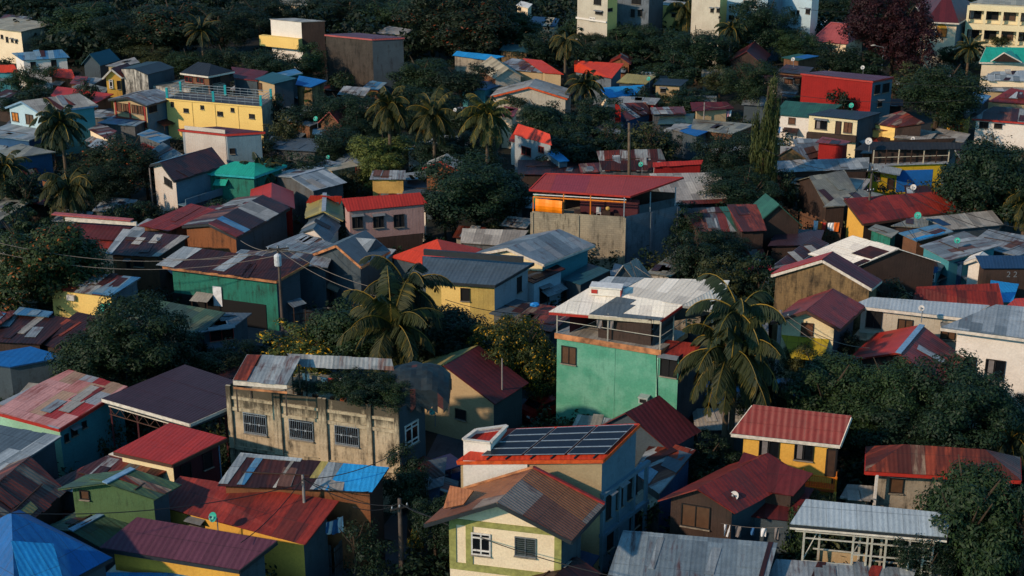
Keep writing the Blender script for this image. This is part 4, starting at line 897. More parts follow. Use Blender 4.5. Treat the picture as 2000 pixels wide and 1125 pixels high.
H('long red roof on a yellow walled house right of the vine covered trunk', [(1686,437),(1877,411),(1857,372),(1649,388)], (3.6,3.6,5.0,5.0), roof='redold', wall=('darkwood','darkwood','yellow'), fascia='fascia_brown', scruff=.01, auto=0)
YB = H('yellow house with a large blue painted panel and dark timber upper floor', [(1696,323),(1849,318),(1868,300)], 4.0, roof='charcoal', wall=('chrome','slateshade'), ov=.05, auto=0, win=[('l',1707,338,1718,352,'wood'),('l',1733,349,1745,370,'door')])
a_, ex, n = YB.fplane('l'); q0 = YB.hit('l',1751,353); q1 = YB.hit('l',1820,353); m = MB(); m.box((q0+q1)/2+n*.015, ex*((q1-q0).length/2), n*.012, Z*1.25, 'blue_paint'); m.build('painted_panel', YB.root)
m = MB(); roof_poly(m, [at(1688,330,3.9), at(1757,343,3.1), at(1762,330,3.5), at(1700,318,4.3)], 'grey', rr, .05); m.build('awning', YB.root)
m = MB(); q = [YB.W(*t_, 4.0) for t_ in ((.02,.1),(.98,.1),(.98,.9),(.02,.9))]
for i in range(4): m.face([q[i], q[(i+1)%4], q[(i+1)%4]+Z*1.9, q[i]+Z*1.9], None, 'darkwood')
m.build('upper_wall', YB.root); m = MB(); roof_poly(m, [at(1668,293,5.7), at(1892,291,5.7), at(1885,279,6.3), at(1690,277,6.3)], 'charcoal', rr, .1); m.build('upper_roof', YB.root)
for k in range(7): p = q[0].lerp(q[1], k/6)+n*.5; mm = MB(); mm.bar(p+Z*.05, p+Z*1.75, .1, .1, 'wood_dark' if k % 2 else 'cap_cream'); mm.build('post', YB.root)
m = MB(); a_ = q[0]+n*.5; b_ = q[1]+n*.5; m.bar(a_+Z*.9, b_+Z*.9, .05, .06, 'cap_cream'); m.box((q[0]+q[1])/2+n*.28+Z*.02, (q[1]-q[0])/2, n*.3, Z*.07, 'cap_grey'); m.build('balcony_railing', YB.root)
H('very long low grey roof left of the yellow and blue house', [(1508,337),(1697,329),(1698,308),(1508,315)], (4.0,4.0,4.6,4.6), roof='grey', wall='darkwood', auto=0)
H('brick gable house with pale rusty roof right of the vine covered trunk', [(1509,310),(1577,311),(1640,296)], 4.2, 'gAB', 'greyrust', ('brownconc','slateshade'), ry=288, auto=0)
H('raspberry red box house behind the pale rusty roof', [(1593,278),(1650,284),(1662,276),(1606,267)], 6.0, roof='redold', wall='redwall', auto=0)
H('grey dome backed sheet roof left of the long red roof', [(1546,355),(1612,402),(1682,388)], 3.0, 'gAB', 'lichen', 'darkwood', ry=345, auto=0)
H('pale lean-to roofs between the grey roof and the yellow and blue house', [(1545,358),(1685,372),(1702,350),(1560,342)], 3.2, roof='dusty', wall='tinwall', auto=0)
H('curved grey sheet roof beside the yellow gable', [(1608,404),(1650,402),(1725,380),(1660,366)], 3.4, roof='lichen', wall='darkwood', auto=0)
H('long pale ribbed roof below the red roof at right', [(1855,449),(1961,439),(1938,411),(1802,425)], (3.8,3.8,4.6,4.6), roof='dusty', wall='slateshade', scruff=.02, auto=0, patch=[(0,.02,.3,.16,.8,'navy')])
H('dull gable roof end left of the long pale ribbed roof', [(1740,441),(1815,445),(1850,428),(1790,422)], 3.8, roof='lichen', wall='darkwood', auto=0)
H('sky blue grey sheet roof over a dark timber wall at right', [(1755,455),(1790,471),(1862,452),(1830,438)], (4.4,4.4,4.9,4.9), roof='blueweather', wall='wood', patch=[(0,.55,.0,.95,.8,'brightblue')], auto=0, ov=.3)
H('small grey roofed turquoise hut by the pole at right', [(1696,447),(1742,464),(1756,452),(1710,438)], 3.8, roof='lichen', wall=('tealwall','tealwall'), auto=0)
H('wide patched rust and grey roof over a turquoise wall at right', [(1797,480),(1853,509),(1952,480),(1882,452)], (4.4,4.4,4.8,4.8), roof='greyrust', wall=('cyan','cyan'), auto=0, scruff=.1)
H('grey blue sheet roofs at the right edge above the deep blue roof', [(1890,478),(1990,500),(2060,470),(1930,448)], 4.0, roof='greyrust', wall='slateshade', auto=0)
h = H('deep blue roofed house with a white gable end and the number 22', [(1918,524),(2040,524),(2040,499),(1905,499)], (4.6,4.6,5.4,5.4), roof='navy', wall='darkwood', auto=0, scruff=.01)
tc = bpy.data.curves.new('house_number', 'FONT'); tc.body = '2 2'; tc.size = .75; tc.extrude = .01
a_, ex, n = h.fplane('l'); q0 = h.hit('l', 1965, 541); to = bpy.data.objects.new('house_number', tc)
dg = None; COL.objects.link(to); bpy.context.view_layer.update(); me = bpy.data.meshes.new_from_object(to.evaluated_get(bpy.context.evaluated_depsgraph_get())); bpy.data.objects.remove(to)
to = bpy.data.objects.new('house_number', me); COL.objects.link(to); me.materials.clear(); me.materials.append(MATS['frame_grey']); to.parent = h.root; to.location = q0+n*.03-h.root.location; to.rotation_euler = (math.pi/2, 0, math.atan2(ex.y, ex.x) if ex.x > 0 else math.atan2(-ex.y, -ex.x))
H('white gable end wall with peaked white trim beside the deep blue roof', [(1884,512),(1928,518),(1940,505)], 4.4, 'gAB', 'white', ('whitewall','bluewall'), ry=504, auto=0, fascia='fascia_white')
H('blue sheet fence and shed left of the white gable end', [(1864,512),(1886,514),(1892,500),(1870,498)], 4.0, roof='navy', wall='bluewall', auto=0)
H('turquoise balcony hut with pale shirts hanging below its eave', [(1786,525),(1836,530),(1848,514),(1800,508)], 3.6, roof='slate', wall='cyan', win=[('l',1795,530,1826,548,'white')])
H('big red roof half hidden by the silver roof at right', [(1780,596),(1962,602),(1950,553),(1790,560)], (3.6,3.6,5.0,5.0), roof='redold', wall='slateshade', auto=0, scruff=.01)
H('orange red roof end at the right edge above the white house', [(1960,602),(2040,606),(2040,580),(1982,584)], 3.8, roof='orangered', wall='cream2', auto=0)
H('blue sheet shed with an orange painted front at the right edge', [(1928,590),(1978,590),(1990,555),(1935,548)], 3.6, roof='brightblue', wall=('cyan','orangewood'), auto=0)
H('small blue and red sheet lean-tos below the yellow awning', [(1612,718),(1660,728),(1690,702),(1640,690)], 3.0, roof='blueweather', wall='tinwall', auto=0, patch=[(0,.5,0,1,.5,'redold')])

# ================================================================== CENTRE
CB = H('big bare concrete block house with a red roof over its open top floor', [(1039,411),(1220,422),(1325,400)], 5.4, roof='dusty', wall=('concblock','concblue_shade'), ov=.0, noroof=True, cat='building', name='concrete_building', auto=0)
m = MB(); m.face([CB.W(*q, 4.9) for q in ((.01,.01),(.99,.01),(.99,.99),(.01,.99))], None, 'concrete'); m.build('roof_deck', CB.root)
m = MB()
for f_, us in (('l', (.0,.5,1.0)), ('r', (.5,1.0))):
    a_, ex, n = CB.fplane(f_); LL = (CB.B-CB.A).length if f_ == 'l' else (CB.C-CB.B).length
    for u in us: c = a_+ex*(LL*u); m.box(Vector((c.x,c.y,2.6))+n*.03, ex*.14, n*.05, Z*2.6, 'concblock' if f_ == 'l' else 'concblue_shade')
m.build('columns', CB.root)
E = [at(1034,371,7.25), at(1231,384,7.25), at(1335,347,8.1), at(1066,339,8.1)]; m = MB(); roof_poly(m, E, 'redpurple', rr, .0, .08, rib='u'); m.build('roof', CB.root)
m = MB()
for i in range(4): m.bar(E[i]-Z*.02, E[(i+1)%4]-Z*.02, .12, .18, 'fascia_red')
m.build('fascia', CB.root)
m = MB(); a = CB.W(.0,.02,6.75); b = CB.W(1,.02,6.75); m.bar(a, b, .1, .12, 'orange_paint'); m.bar(a-Z*5, a, .1, .1, 'orange_paint'); m.bar(a+Z*.25, b+Z*.25, .08, .08, 'white_paint'); m.build('frame_beam', CB.root)
for u, v in ((.33,.02),(.62,.02),(.98,.02),(.98,.5),(.98,.97),(.02,.97),(.5,.97)):
    q = CB.W(u,v,4.9); m = MB(); m.bar(q, q+Z*2.3, .1, .1, 'orange_paint' if v < .1 and u < .9 else 'steel'); m.build('post', CB.root)
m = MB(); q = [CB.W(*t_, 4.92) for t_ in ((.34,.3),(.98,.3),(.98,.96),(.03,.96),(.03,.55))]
for i, k_ in ((0,'maroonwall'),(1,'slateshade'),(2,'darkwood'),(3,'darkwood')): m.face([q[i], q[i+1], q[i+1]+Z*(1.75 if i != 1 else 1.2), q[i]+Z*(1.75 if i != 1 else 1.2)], None, k_)
m.build('inner_wall', CB.root)  # dark partitions added to make the open floor look dark inside
for u, v, s in ((.42,.12,.5),(.55,.16,.35),(.72,.14,.6),(.86,.1,.4)):
    q = CB.W(u, v, 4.92); m = MB(); m.box(q+Z*s*.6, Vector((s*.6,0,0)), Vector((0,.3,0)), Z*s*.6, 'wood_dark'); ob = m.build('crate', None, origin=q); tag(ob, {.42:'widest',.55:'smallest',.72:'tallest',.86:'rightmost'}[u]+' dark crate on the open top floor under the red roof', 'crate', 'crates on the open top floor')
m = MB(); N = 8; a = CB.W(.05,-.02,5.4); b = CB.W(.34,-.02,5.3)
for i in range(N):
    for j in range(4):
        f = lambda i_, j_: a.lerp(b, i_/N)+Z*(1.25*j_/4)+Vector((-.05,-.35,0))*(math.sin(j_/4*math.pi)*.6+.08*math.sin(i_*1.7))
        m.face([f(i,j), f(i+1,j), f(i+1,j+1), f(i,j+1)], None, 'orange_tarp')
m.build('tarpaulin', CB.root)
def lump(name, label, cat, px, py, z, sx, sy, sz, key, group=None, keys=None):
    p = at(px, py, z); m = MB(); r_ = random.Random(int(px*7+py)); rings = []; n_ = 9
    for k in range(6):
        ph = -math.pi/2+math.pi*k/5; rings.append([p+Vector((math.cos(a*2*math.pi/n_)*math.cos(ph)*sx*r_.uniform(.85,1.1)+.001, math.sin(a*2*math.pi/n_)*math.cos(ph)*sy*r_.uniform(.85,1.1), (math.sin(ph)+1)*sz*r_.uniform(.95,1.05))) for a in range(n_)])
    for k in range(5):
        for a in range(n_): m.face([rings[k][a], rings[k][(a+1)%n_], rings[k+1][(a+1)%n_], rings[k+1][a]], None, (keys or [key])[(k+a) % len(keys or [key])])
    ob = m.build(name, None, origin=p); return tag(ob, label, cat, group)
lump('cloth_bundle', 'green cloth bundle hanging beside the orange tarpaulin', 'bundle', 1048, 400, 5.5, .35, .25, .6, 'green_bag')
def chair(px, py, z, label, key='frame_grey'):
    p = at(px, py, z); root = thing('plastic_chair', label, 'chair', p, None); m = MB(); X = Vector((1,0,0)); Y = Vector((0,1,0))
    m.box(p+Z*.44, X*.23, Y*.23, Z*.025, key); m.build('seat', root); m = MB(); m.box(p+Z*.7+Y*.22, X*.22, Y*.02, Z*.24, key); m.build('backrest', root)
    for sx in (-.19,.19):
        for sy in (-.19,.19): m = MB(); m.bar(p+X*sx+Y*sy, p+X*sx+Y*sy+Z*.42, .04, .04, key); m.build('leg', root)
chair(1169, 424, 4.9, 'pale plastic chair on the open top floor under the red roof', 'dish_white')
def table(px, py, z, label):
    p = at(px, py, z); root = thing('work_table', label, 'table', p); m = MB(); X = Vector((1,0,0)); Y = Vector((0,1,0)); m.box(p+Z*.75, X*.8, Y*.4, Z*.03, 'wood_dark'); m.build('tabletop', root)
    for sx in (-.7,.7):
        for sy in (-.3,.3): m = MB(); m.bar(p+X*sx+Y*sy, p+X*sx+Y*sy+Z*.73, .06, .06, 'wood_dark'); m.build('leg', root)
table(1200, 418, 4.9, 'dark table on the open top floor under the red roof')
lump('cardboard_box', 'small yellowish carton on the open top floor near the corner post', 'box', 1187, 411, 5.65, .22, .2, .2, 'tarp')
H('large weathered grey roof with tyres behind the concrete block house', [(1302,394),(1420,389),(1407,337),(1268,339)], (3.9,3.9,5.2,5.2), roof='dusty', wall='tinwall', scruff=.04, auto=0, patch=[(0,.05,-.14,1,0,'ruststripe')])
for (x, y, z_, l_) in ((1409,355,5.0,'black tyre upper of the two weighing down the grey roof'),(1413,373,4.5,'black tyre lower of the two weighing down the grey roof')):
    p = at(x, y, z_); m = MB(); pts = [p+Vector((math.cos(a*math.pi/8)*.3, math.sin(a*math.pi/8)*.28, .05)) for a in range(17)]; m.tube(pts, .11, 'tyre', 7); tag(m.build('tyre', None, True, origin=p), l_, 'tyre', 'tyres on the grey roof')
H('narrow dark red shed with white end behind the red roofed block', [(1275,326),(1370,321),(1373,313),(1275,318)], (5.6,5.6,5.9,5.9), roof='brightred', wall='redwall', auto=0, ov=.15)
H('white rendered water tank hut beside the narrow dark red shed', [(1277,324),(1303,325),(1308,318),(1284,316)], 5.0, roof='dusty', wall='whitewall', auto=0, ov=0)
H('patched rust and lichen roof behind the tall bare pole', [(1176,333),(1308,333),(1291,291),(1165,295)], (4.0,4.0,5.6,5.6), roof='ruststripe', wall='tinwall', auto=0, patch=[(0,0,0,1,.48,'darkrust'),(0,.7,.0,.85,.4,'ruststripe2')])
H('long dark rust fence like shed above the red roofed block', [(1010,340),(1172,343),(1176,318),(1012,312)], 2.8, roof='darkrust', wall='darkwood', auto=0)
H('striped rust sheet lean-to beside the pale blue drums', [(1134,337),(1176,336),(1172,318),(1130,320)], 3.4, roof='ruststripe2', wall='tinwall', auto=0)
H('long patched rust roof right of the concrete block house', [(1368,452),(1480,452),(1455,403),(1322,408)], (3.6,3.6,4.4,4.4), roof='ruststripe', wall='darkwood', auto=0, patch=[(0,.62,0,1,1,'green')])
H('rust brown roof wedge beside the dark green gable', [(1445,452),(1498,450),(1480,399),(1420,400)], (4.4,4.4,5.2,5.2), roof='ruststripe2', wall='darkwood', auto=0)
H('dark green gable roof behind the scrubby trees', [(1470,445),(1568,441),(1540,418)], 3.9, 'gAB', 'green', 'darkwood', ry=400, auto=0)
H('dark plum flat roof in shadow right of the dark green gable', [(1500,480),(1600,478),(1610,450),(1520,447)], 3.0, roof='plum', wall='darkwood', auto=0)
H('grey gabled house with cream gable and long rusty streaked roof, centre', [(920,497),(1062,516),(1162,478)], 4.6, 'gAB', 'weathered', ('creamwall','cyan'), ry=484, fascia='fascia_white', ov=.4, scruff=.03)
H('dim teal lean-to in the shade of the concrete block house', [(1098,545),(1135,556),(1192,528),(1150,515)], 2.8, roof='darkteal', wall='slateshade', auto=0)
H('two slope grey roof below the corner of the concrete block house', [(1185,560),(1245,556),(1275,544)], 3.6, 'gAB', 'dusty', 'slateshade', ry=518, auto=0)
H('brown grey lean-to roofs with mossy wall right of the block corner', [(1262,533),(1310,540),(1352,512),(1322,488)], 3.2, roof='lichen', wall='stainwhite', auto=0)
h = H('olive and white house with ribbed slate grey roof, centre', [(826,548),(967,557),(1043,513),(826,500)], (5.0,5.0,5.3,5.3), roof='slate', wall=('oliverib','greyribcool'), ov=.3, fascia='fascia_dark', scruff=0, win=[('l',900,563,917,587,'open'),('r',1010,541,1018,570,'open')])
m = MB(); a = at(828,492,5.9); b = at(1022,507,5.9); m.bar(a, b, .3, .5, 'fascia_dark'); m.build('parapet', h.root)
m = MB(); a_, ex, n = h.fplane('l'); q0 = h.hit('l',862,575); q1 = h.hit('l',918,580); m.box((q0+q1)/2+n*.004-Z*.4, ex*((q1-q0).length/2), n*.006, Z*1.6, 'paleyellow'); m.build('painted_panel', h.root)
H('maroon roofed pale blue house right of the olive house', [(1012,541),(1043,553),(1104,525),(1070,508)], (3.6,3.6,3.9,3.9), roof='darkrust', wall=('lightblue','lightblue'), win=[('r',1054,560,1072,590,'open')])
H('broad orange red hip roof in the centre', [(760,502),(880,530),(942,486),(836,474)], 4.3, 'pyr', 'orangered', 'slateshade', ry=467, auto=0, scruff=.01)
H('plain long grey roof left of the concrete block house', [(899,474),(1010,482),(1032,450),(903,446)], (3.0,3.0,3.9,3.9), roof='dusty', wall='tinwall', auto=0, scruff=.01)
H('rust red earth coloured roof between the olive house and the green building', [(985,632),(1078,648),(1130,606),(1040,592)], 2.6, roof='ruststripe2', wall='tinwall', auto=0)
H('grey lean-to below the olive house wall', [(955,612),(1000,622),(1046,594),(1004,583)], 2.6, roof='slate', wall='tinwall', auto=0)
PH = H('pink ribbed sheet house with bright red roof and three dark windows', [(679,413),(835,398),(820,376),(666,388)], (5.4,5.4,6.3,6.3), roof='brightred', wall=('pinksiding','slateshade'), ov=.25, scruff=.02, base=2.4, win=[('l',688,421,708,445,'open'),('l',729,420,749,444,'open'),('l',769,419,789,443,'open')])
m = MB(); q = [PH.W(*t_, 0) for t_ in ((.08,.1),(.94,.1),(.94,.9),(.08,.9))]
for i in range(4): m.face([q[i], q[(i+1)%4], q[(i+1)%4]+Z*2.39, q[i]+Z*2.39], None, 'darkwood')
m.build('lower_wall', PH.root)
H('pale yellow gable roof with grey ridge left of the pink house', [(596,426),(670,432),(668,394),(602,392)], 4.2, 'gAB', 'yellowgreen', 'slateshade', ry=413, cap='cap_grey', auto=0)
H('red roof strip just behind the pale yellow gable', [(598,396),(665,398),(668,384),(606,382)], (4.4,4.4,5.2,5.2), roof='red', wall='slateshade', auto=0)
H('bright red gable roof by the banana plant', [(486,402),(576,408),(573,374),(490,370)], 4.0, 'gAB', 'brightred', 'redwall', ry=389, auto=0, scruff=.01)
H('broad pale grey double pitch roof behind the bright red gable', [(528,343),(611,373),(677,356),(592,324)], 4.3, 'gAB', 'grey', 'tinwall', ry=346, cap='cap_grey', auto=0)
H('muted grey maroon roof behind the broad pale grey roof', [(606,326),(640,332),(668,319),(636,312)], 3.8, roof='greyrust', wall='tinwall', auto=0)
H('sandy beige roof over a tan wall behind the pale grey roof', [(630,330),(648,334),(700,324),(686,314)], 4.0, roof='beige', wall='beigewall', auto=0)
h = H('small hut with grey sheet roof and yellow tarpaulin wall', [(722,350),(792,350),(792,333),(727,334)], (4.0,4.0,4.4,4.4), roof='greyrust', wall=('tarp','tinwall'), auto=0, ov=.25)
H('small timber house with curled red edged gable roof', [(824,327),(894,332),(908,319)], 5.2, 'gAB', 'dusty', ('orangewood','wood'), ry=313, fascia='fascia_red', ov=.4, win=[('l',834,330,852,340,'open')])
H('low grey sheet roofs between the tarpaulin hut and the timber house', [(790,352),(832,348),(832,334),(792,338)], 3.2, roof='grey', wall='tinwall', auto=0)
H('dark bluish lean-to behind the pink house', [(786,378),(848,386),(850,356),(790,354)], 2.6, roof='slate', wall='slateshade', auto=0)
H('white gabled lean-to attached behind the pink house', [(808,402),(836,405),(838,392),(812,390)], 4.0, roof='dusty', wall='whitewall', auto=0)
H('rusty peaked porch roof behind the dark broadleaf trees, centre right', [(1190,545),(1215,546),(1225,520),(1200,515)], 2.0, roof='grey', wall='tinwall', auto=0)

# ================================================================== LEFT MIDDLE
H('striped rust and grey gable roof with long dark side wall, left centre', [(356,441),(462,464),(566,406)], 4.4, 'gAB', 'ruststripe', ('orangewood','slateshade'), ry=437, fascia='fascia_dark', auto=0, patch=[(1,.0,0,.14,1,'redold'),(1,.14,0,.24,1,'blueweather'),(1,.24,0,.52,1,'darkrust'),(1,.52,0,.78,1,'dusty'),(1,.78,0,1,1,'darkrust')])
H('long dark red roof behind the striped gable', [(272,440),(330,452),(425,410),(372,398)], (3.8,3.8,4.6,4.6), roof='redold', wall='wood', auto=0)
H('dim plum grey roof behind the striped gable', [(370,418),(440,428),(500,404),(430,396)], 3.6, roof='purple', wall='slateshade', auto=0)
h = H('maroon roofed house with cream fascia beside the large mango tree', [(130,463),(222,469),(268,436),(150,428)], (4.2,4.2,5.0,5.0), roof='maroon', wall='slateshade', auto=0, scruff=.01, ov=.5)
m = MB(); m.bar(at(104,417,5.6), at(258,430,5.6), .7, .12, 'pinkred'); m.bar(at(128,428,5.3), at(267,437,5.3), .2, .35, 'fascia_white'); m.build('parapet', h.root)
m = MB(); roof_poly(m, [at(180,484,3.6), at(214,485,3.6), at(222,472,4.0), at(186,470,4.0)], 'redold', rr, .02); m.build('awning', h.root)
H('dark timber house under a rust and grey sheet roof right of the mango tree', [(212,497),(310,502),(370,462),(250,449)], (4.3,4.3,4.9,4.9), roof='darkrust', wall=('wood','darkwood'), ov=.3, scruff=.1, patch=[(0,-.08,.0,.06,1,'grey'),(0,.02,.72,.28,1,'grey'),(0,.86,0,1,1,'dusty'),(0,.5,.55,.64,.8,'greyrust')], win=[('l',247,508,255,524,'open'),('l',262,506,280,520,'open')])
h = H('wide teal fronted shop under a long rusty sheet roof, left centre', [(318,520),(540,548),(604,512),(372,484)], (4.8,4.8,5.6,5.6), roof='darkrust', wall=('tealwall','slateshade'), fascia='fascia_rust', ov=.5, scruff=.1, patch=[(0,-.06,.0,.1,1,'grey'),(0,.42,.1,.52,1,'grey')], auto=0)
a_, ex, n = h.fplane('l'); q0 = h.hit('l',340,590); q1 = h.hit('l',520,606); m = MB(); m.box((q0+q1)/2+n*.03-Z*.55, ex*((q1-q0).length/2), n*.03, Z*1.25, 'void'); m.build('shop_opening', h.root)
m = MB(); q0 = h.hit('l',426,578); m.box(q0+n*.1, ex*.42, n*.02, Z*.9, 'cloth_white'); tag(m.build('hanging_banner', None, origin=q0), 'white banner with a dark drawing hanging on the teal shop front', 'banner')
H('long patched roof line behind the teal fronted shop', [(440,508),(640,522),(650,500),(470,488)], 4.6, roof='greyrust', wall='slateshade', auto=0, patch=[(0,.3,0,.8,1,'darkrust')])
H('grey gable roof with small triangular dormer, centre left', [(612,495),(705,520),(762,490)], 4.8, 'gAB', 'slate', 'slateshade', ry=478, fascia='fascia_rust', auto=0, scruff=.02)
m = MB(); p0, p1, p2, p3 = at(682,463,6.1), at(734,467,6.1), at(716,494,5.2), at(748,480,5.3)
m.face([p0,p2,p1], None, 'grey'); m.face([p1,p2,p3], None, 'slateshade'); m.face([p0,p1,p3], None, 'grey'); m.build('dormer', bpy.data.objects[[o.name for o in COL.objects if o.get('label','').startswith('grey gable roof with small tri')][0]])
H('striped white and grey low roof left of the dormer roof', [(520,482),(610,495),(650,476),(590,455)], 4.0, roof='greyrust', wall='tinwall', auto=0)
H('tan gabled annex with slate roof behind the dormer roof', [(585,455),(640,475),(665,440)], 3.8, 'gAB', 'slate', 'pinkwhite', ry=447, auto=0)
h = H('small yellow house with rusty white sheet roof and teal dish, left', [(88,563),(218,579),(275,543),(178,533)], (4.2,4.2,4.7,4.7), roof='ruststripe', wall=('paleyellow','concblue_shade'), ov=.25, scruff=.06, patch=[(0,.66,0,1,1,'blueweather')], auto=0)
a_, ex, n = h.fplane('l'); q0 = h.hit('l',141,580); m = MB(); m.box(q0+n*.15, ex*.35, n*.15, Z*.22, 'dish_white'); m.build('air_conditioner', h.root)
H('long mossy dark green roof of a low house behind the tree clump, left', [(240,612),(385,660),(440,610),(285,582)], (3.4,3.4,4.2,4.2), roof='mossdark', wall='slateshade', auto=0, scruff=.02)
H('slate walled garage facing the road, left centre', [(388,650),(455,640),(492,612),(420,610)], 3.6, roof='slate', wall='slateshade', win=[('l',410,640,456,664,'red')])
H('sprawling dark rust roofs with a white strip at the left edge', [(-60,664),(80,672),(140,622),(20,606)], (4.0,4.0,4.4,4.4), roof='darkrust', wall='darkwood', auto=0, scruff=.1, patch=[(0,.5,.3,.62,.95,'dusty'),(0,.0,.6,.25,.95,'ruststripe2')])
H('second dark rust roof with orange patches below the yellow house', [(70,668),(118,682),(212,622),(150,610)], (3.8,3.8,4.6,4.6), roof='darkrust', wall='darkwood', auto=0, scruff=.1, patch=[(0,.0,.3,.5,.75,'ruststripe2')])
H('steel blue roof sheet at the left edge above the rust roofs', [(26,613),(95,618),(104,609),(38,600)], 4.6, roof='blueweather', wall='tinwall', auto=0)
H('bright rusty roof corner at the far left below the mango tree', [(-40,640),(0,634),(30,612),(-20,606)], 4.6, roof='ruststripe2', wall='tinwall', auto=0, patch=[(0,.0,.3,.7,.9,'blueweather')])
H('long sea blue flat awning roof at the left edge', [(-90,704),(20,718),(128,698),(60,678)], (3.8,3.8,4.1,4.1), roof='navy', wall='slateshade', auto=0, scruff=.01, patch=[(0,0,0,1,1,'blue')])
TH = H('turquoise roofed green sheet house with an awning window', [(397,337),(497,345),(560,322),(462,317)], 5.2, 'hip', 'teal', ('tealwall','tealwall'), ry=315, ov=.35, fascia='teal_paint', scruff=.01, win=[('l',424,348,442,360,'open')])
m = MB(); a_, ex, n = TH.fplane('l'); q0 = TH.hit('l',421,349); q1 = TH.hit('l',446,350); m.face([q0+n*.05, q1+n*.05, q1+n*.8-Z*.5, q0+n*.8-Z*.5], None, 'teal'); m.build('window_awning', TH.root)
h = H('dark gabled house with whitewashed balcony, left centre', [(292,322),(340,353),(441,322)], 5.6, 'gAB', 'darkrust', ('pinkwhite','bluegrey'), ry=317, ov=.4, fascia='fascia_dark', patch=[(0,.0,.1,.7,.9,'blueweather')], win=[('l',322,350,336,362,'open')])
a_, ex, n = h.fplane('r'); L = 7.4; m = MB(); c = a_+ex*L/2; c.z = 3.2; m.box(c+n*.6-Z*.35, ex*L/2, n*.6, Z*.06, 'bluegrey'); m.box(c+n*1.2, ex*L/2, n*.04, Z*.4, 'bluegrey'); m.build('balcony', h.root)
H('grey roof with rust stripes behind the dark gabled house', [(268,311),(322,318),(360,304),(318,278)], (3.6,3.6,4.6,4.6), roof='slate', wall='tinwall', auto=0, patch=[(0,.3,0,.5,1,'darkrust'),(0,.85,0,1,1,'dusty')])
GW = H('pale grey panelled box house with thin red roof in front of the yellow block', [(348,252),(442,262),(518,257),(424,247)], (7.0,7.0,7.2,7.2), roof='maroon', wall=('greyribcool','bluegrey'), ov=.25, scruff=0, fascia='fascia_red', win=[('r',449,290,459,300,'open')])
a_, ex, n = GW.fplane('l'); q0 = GW.hit('l',363,275); q1 = GW.hit('l',441,275); m = MB(); m.box((q0+q1)/2+n*.03-Z*.6, ex*((q1-q0).length/2), n*.03, Z*2.1, 'pinkwhite'); m.build('painted_panel', GW.root)
YB2 = H('yellow two storey block with a railed roof terrace and teal posts', [(324,191),(511,207),(532,193),(352,178)], 5.4, roof='dusty', wall=('paleyellow','concrete'), ov=.0, noroof=True, cat='building', name='yellow_building',
       win=[('l',334,199,339,208,'grid'),('l',359,212,368,219,'grid'),('l',392,206,398,213,'grid'),('l',425,218,435,226,'grid'),('l',451,211,457,218,'grid'),('l',487,223,497,231,'grid')])
m = MB(); m.face([YB2.W(*q, 5.3) for q in ((.005,.01),(.995,.01),(.995,.99),(.005,.99))], None, 'asphalt'); m.build('roof_deck', YB2.root)
m = MB(); a_, ex, n = YB2.fplane('l'); L = (YB2.B-YB2.A).length
for u in (.27,.51,.75): c = a_+ex*L*u; m.box(Vector((c.x,c.y,2.6))+n*.03, ex*.09, n*.03, Z*2.5, 'paleyellow')
c = a_+ex*L*.5; m.box(Vector((c.x,c.y,5.25))+n*.06, ex*L*.5, n*.06, Z*.08, 'paleyellow'); m.build('pilasters', YB2.root)
k4 = [YB2.W(*q, 5.4) for q in ((.01,.03),(.99,.03),(.99,.97),(.01,.97))]
m = MB()
for i in range(4):
    for z_ in (.35,.7,1.05): m.bar(k4[i]+Z*z_, k4[(i+1)%4]+Z*z_, .04, .04, 'steel')
    for s in range(1, 12): p = k4[i].lerp(k4[(i+1)%4], s/12); m.bar(p, p+Z*1.05, .03, .03, 'steel')
m.build('railing', YB2.root)
for a, b, ts in ((0,1,(0,.5,1)),(3,2,(0,.5,1))):
    for t_ in ts: p = k4[a].lerp(k4[b], t_); m = MB(); m.bar(p, p+Z*1.3, .28, .28, 'teal_paint'); m.build('post', YB2.root)
h = H('tan house with red window trims and dark rusty gable roof, upper left', [(211,194),(286,206),(346,189)], 5.2, 'gAB', 'greyrust', ('beigewall','bluegrey'), ry=190, ov=.45, fascia='fascia_dark', win=[('l',229,201,238,217,'wood'),('l',241,203,251,219,'wood'),('l',258,205,268,221,'wood'),('l',270,207,280,223,'wood'),('r',290,206,306,219,'open')])
m = MB(); a_, ex, n = h.fplane('l')
for x in (227,254,283): q = h.hit('l',x,215); m.box(Vector((q.x,q.y,3.6))+n*.04, ex*.14, n*.04, Z*1.5, 'red_trim')
m.build('trim_posts', h.root)
h = H('light blue house with rusty white gable roof at the upper left edge', [(10,209),(77,220),(191,205)], 5.8, 'gAB', 'dusty', ('lightblue','cyan'), ry=197, ov=.3, fascia='cap_blue', patch=[(1,.35,0,.45,1,'ruststripe2'),(1,.6,.2,.68,1,'ruststripe2')], win=[('l',24,220,36,236,'orange'),('l',51,224,65,242,'brown'),('r',94,222,104,238,'open')])
H('wide light grey blue roof in front of the light blue house', [(-40,264),(57,275),(107,258),(20,241)], 3.6, roof='blueweather', wall='bluewall', auto=0, patch=[(0,0,0,1,1,'grey')])
H('flat lichen grey roof over a blue wall at the left edge', [(-60,312),(0,312),(109,297),(40,281)], 4.0, roof='lichen', wall='bluewall', auto=0)
H('dull grey roof at the left edge behind the mango tree', [(-60,425),(0,430),(56,396),(10,386)], 3.6, roof='lichen', wall='tinwall', auto=0)
H('tiny orange walled hut beside the left hand palm', [(76,350),(92,355),(104,349),(88,345)], 3.6, roof='darkrust', wall='orangewood', auto=0, base=0)
H('pale bluish low roof left of the tan house', [(165,228),(230,232),(245,222),(190,214)], 2.8, roof='grey', wall='tinwall', auto=0)
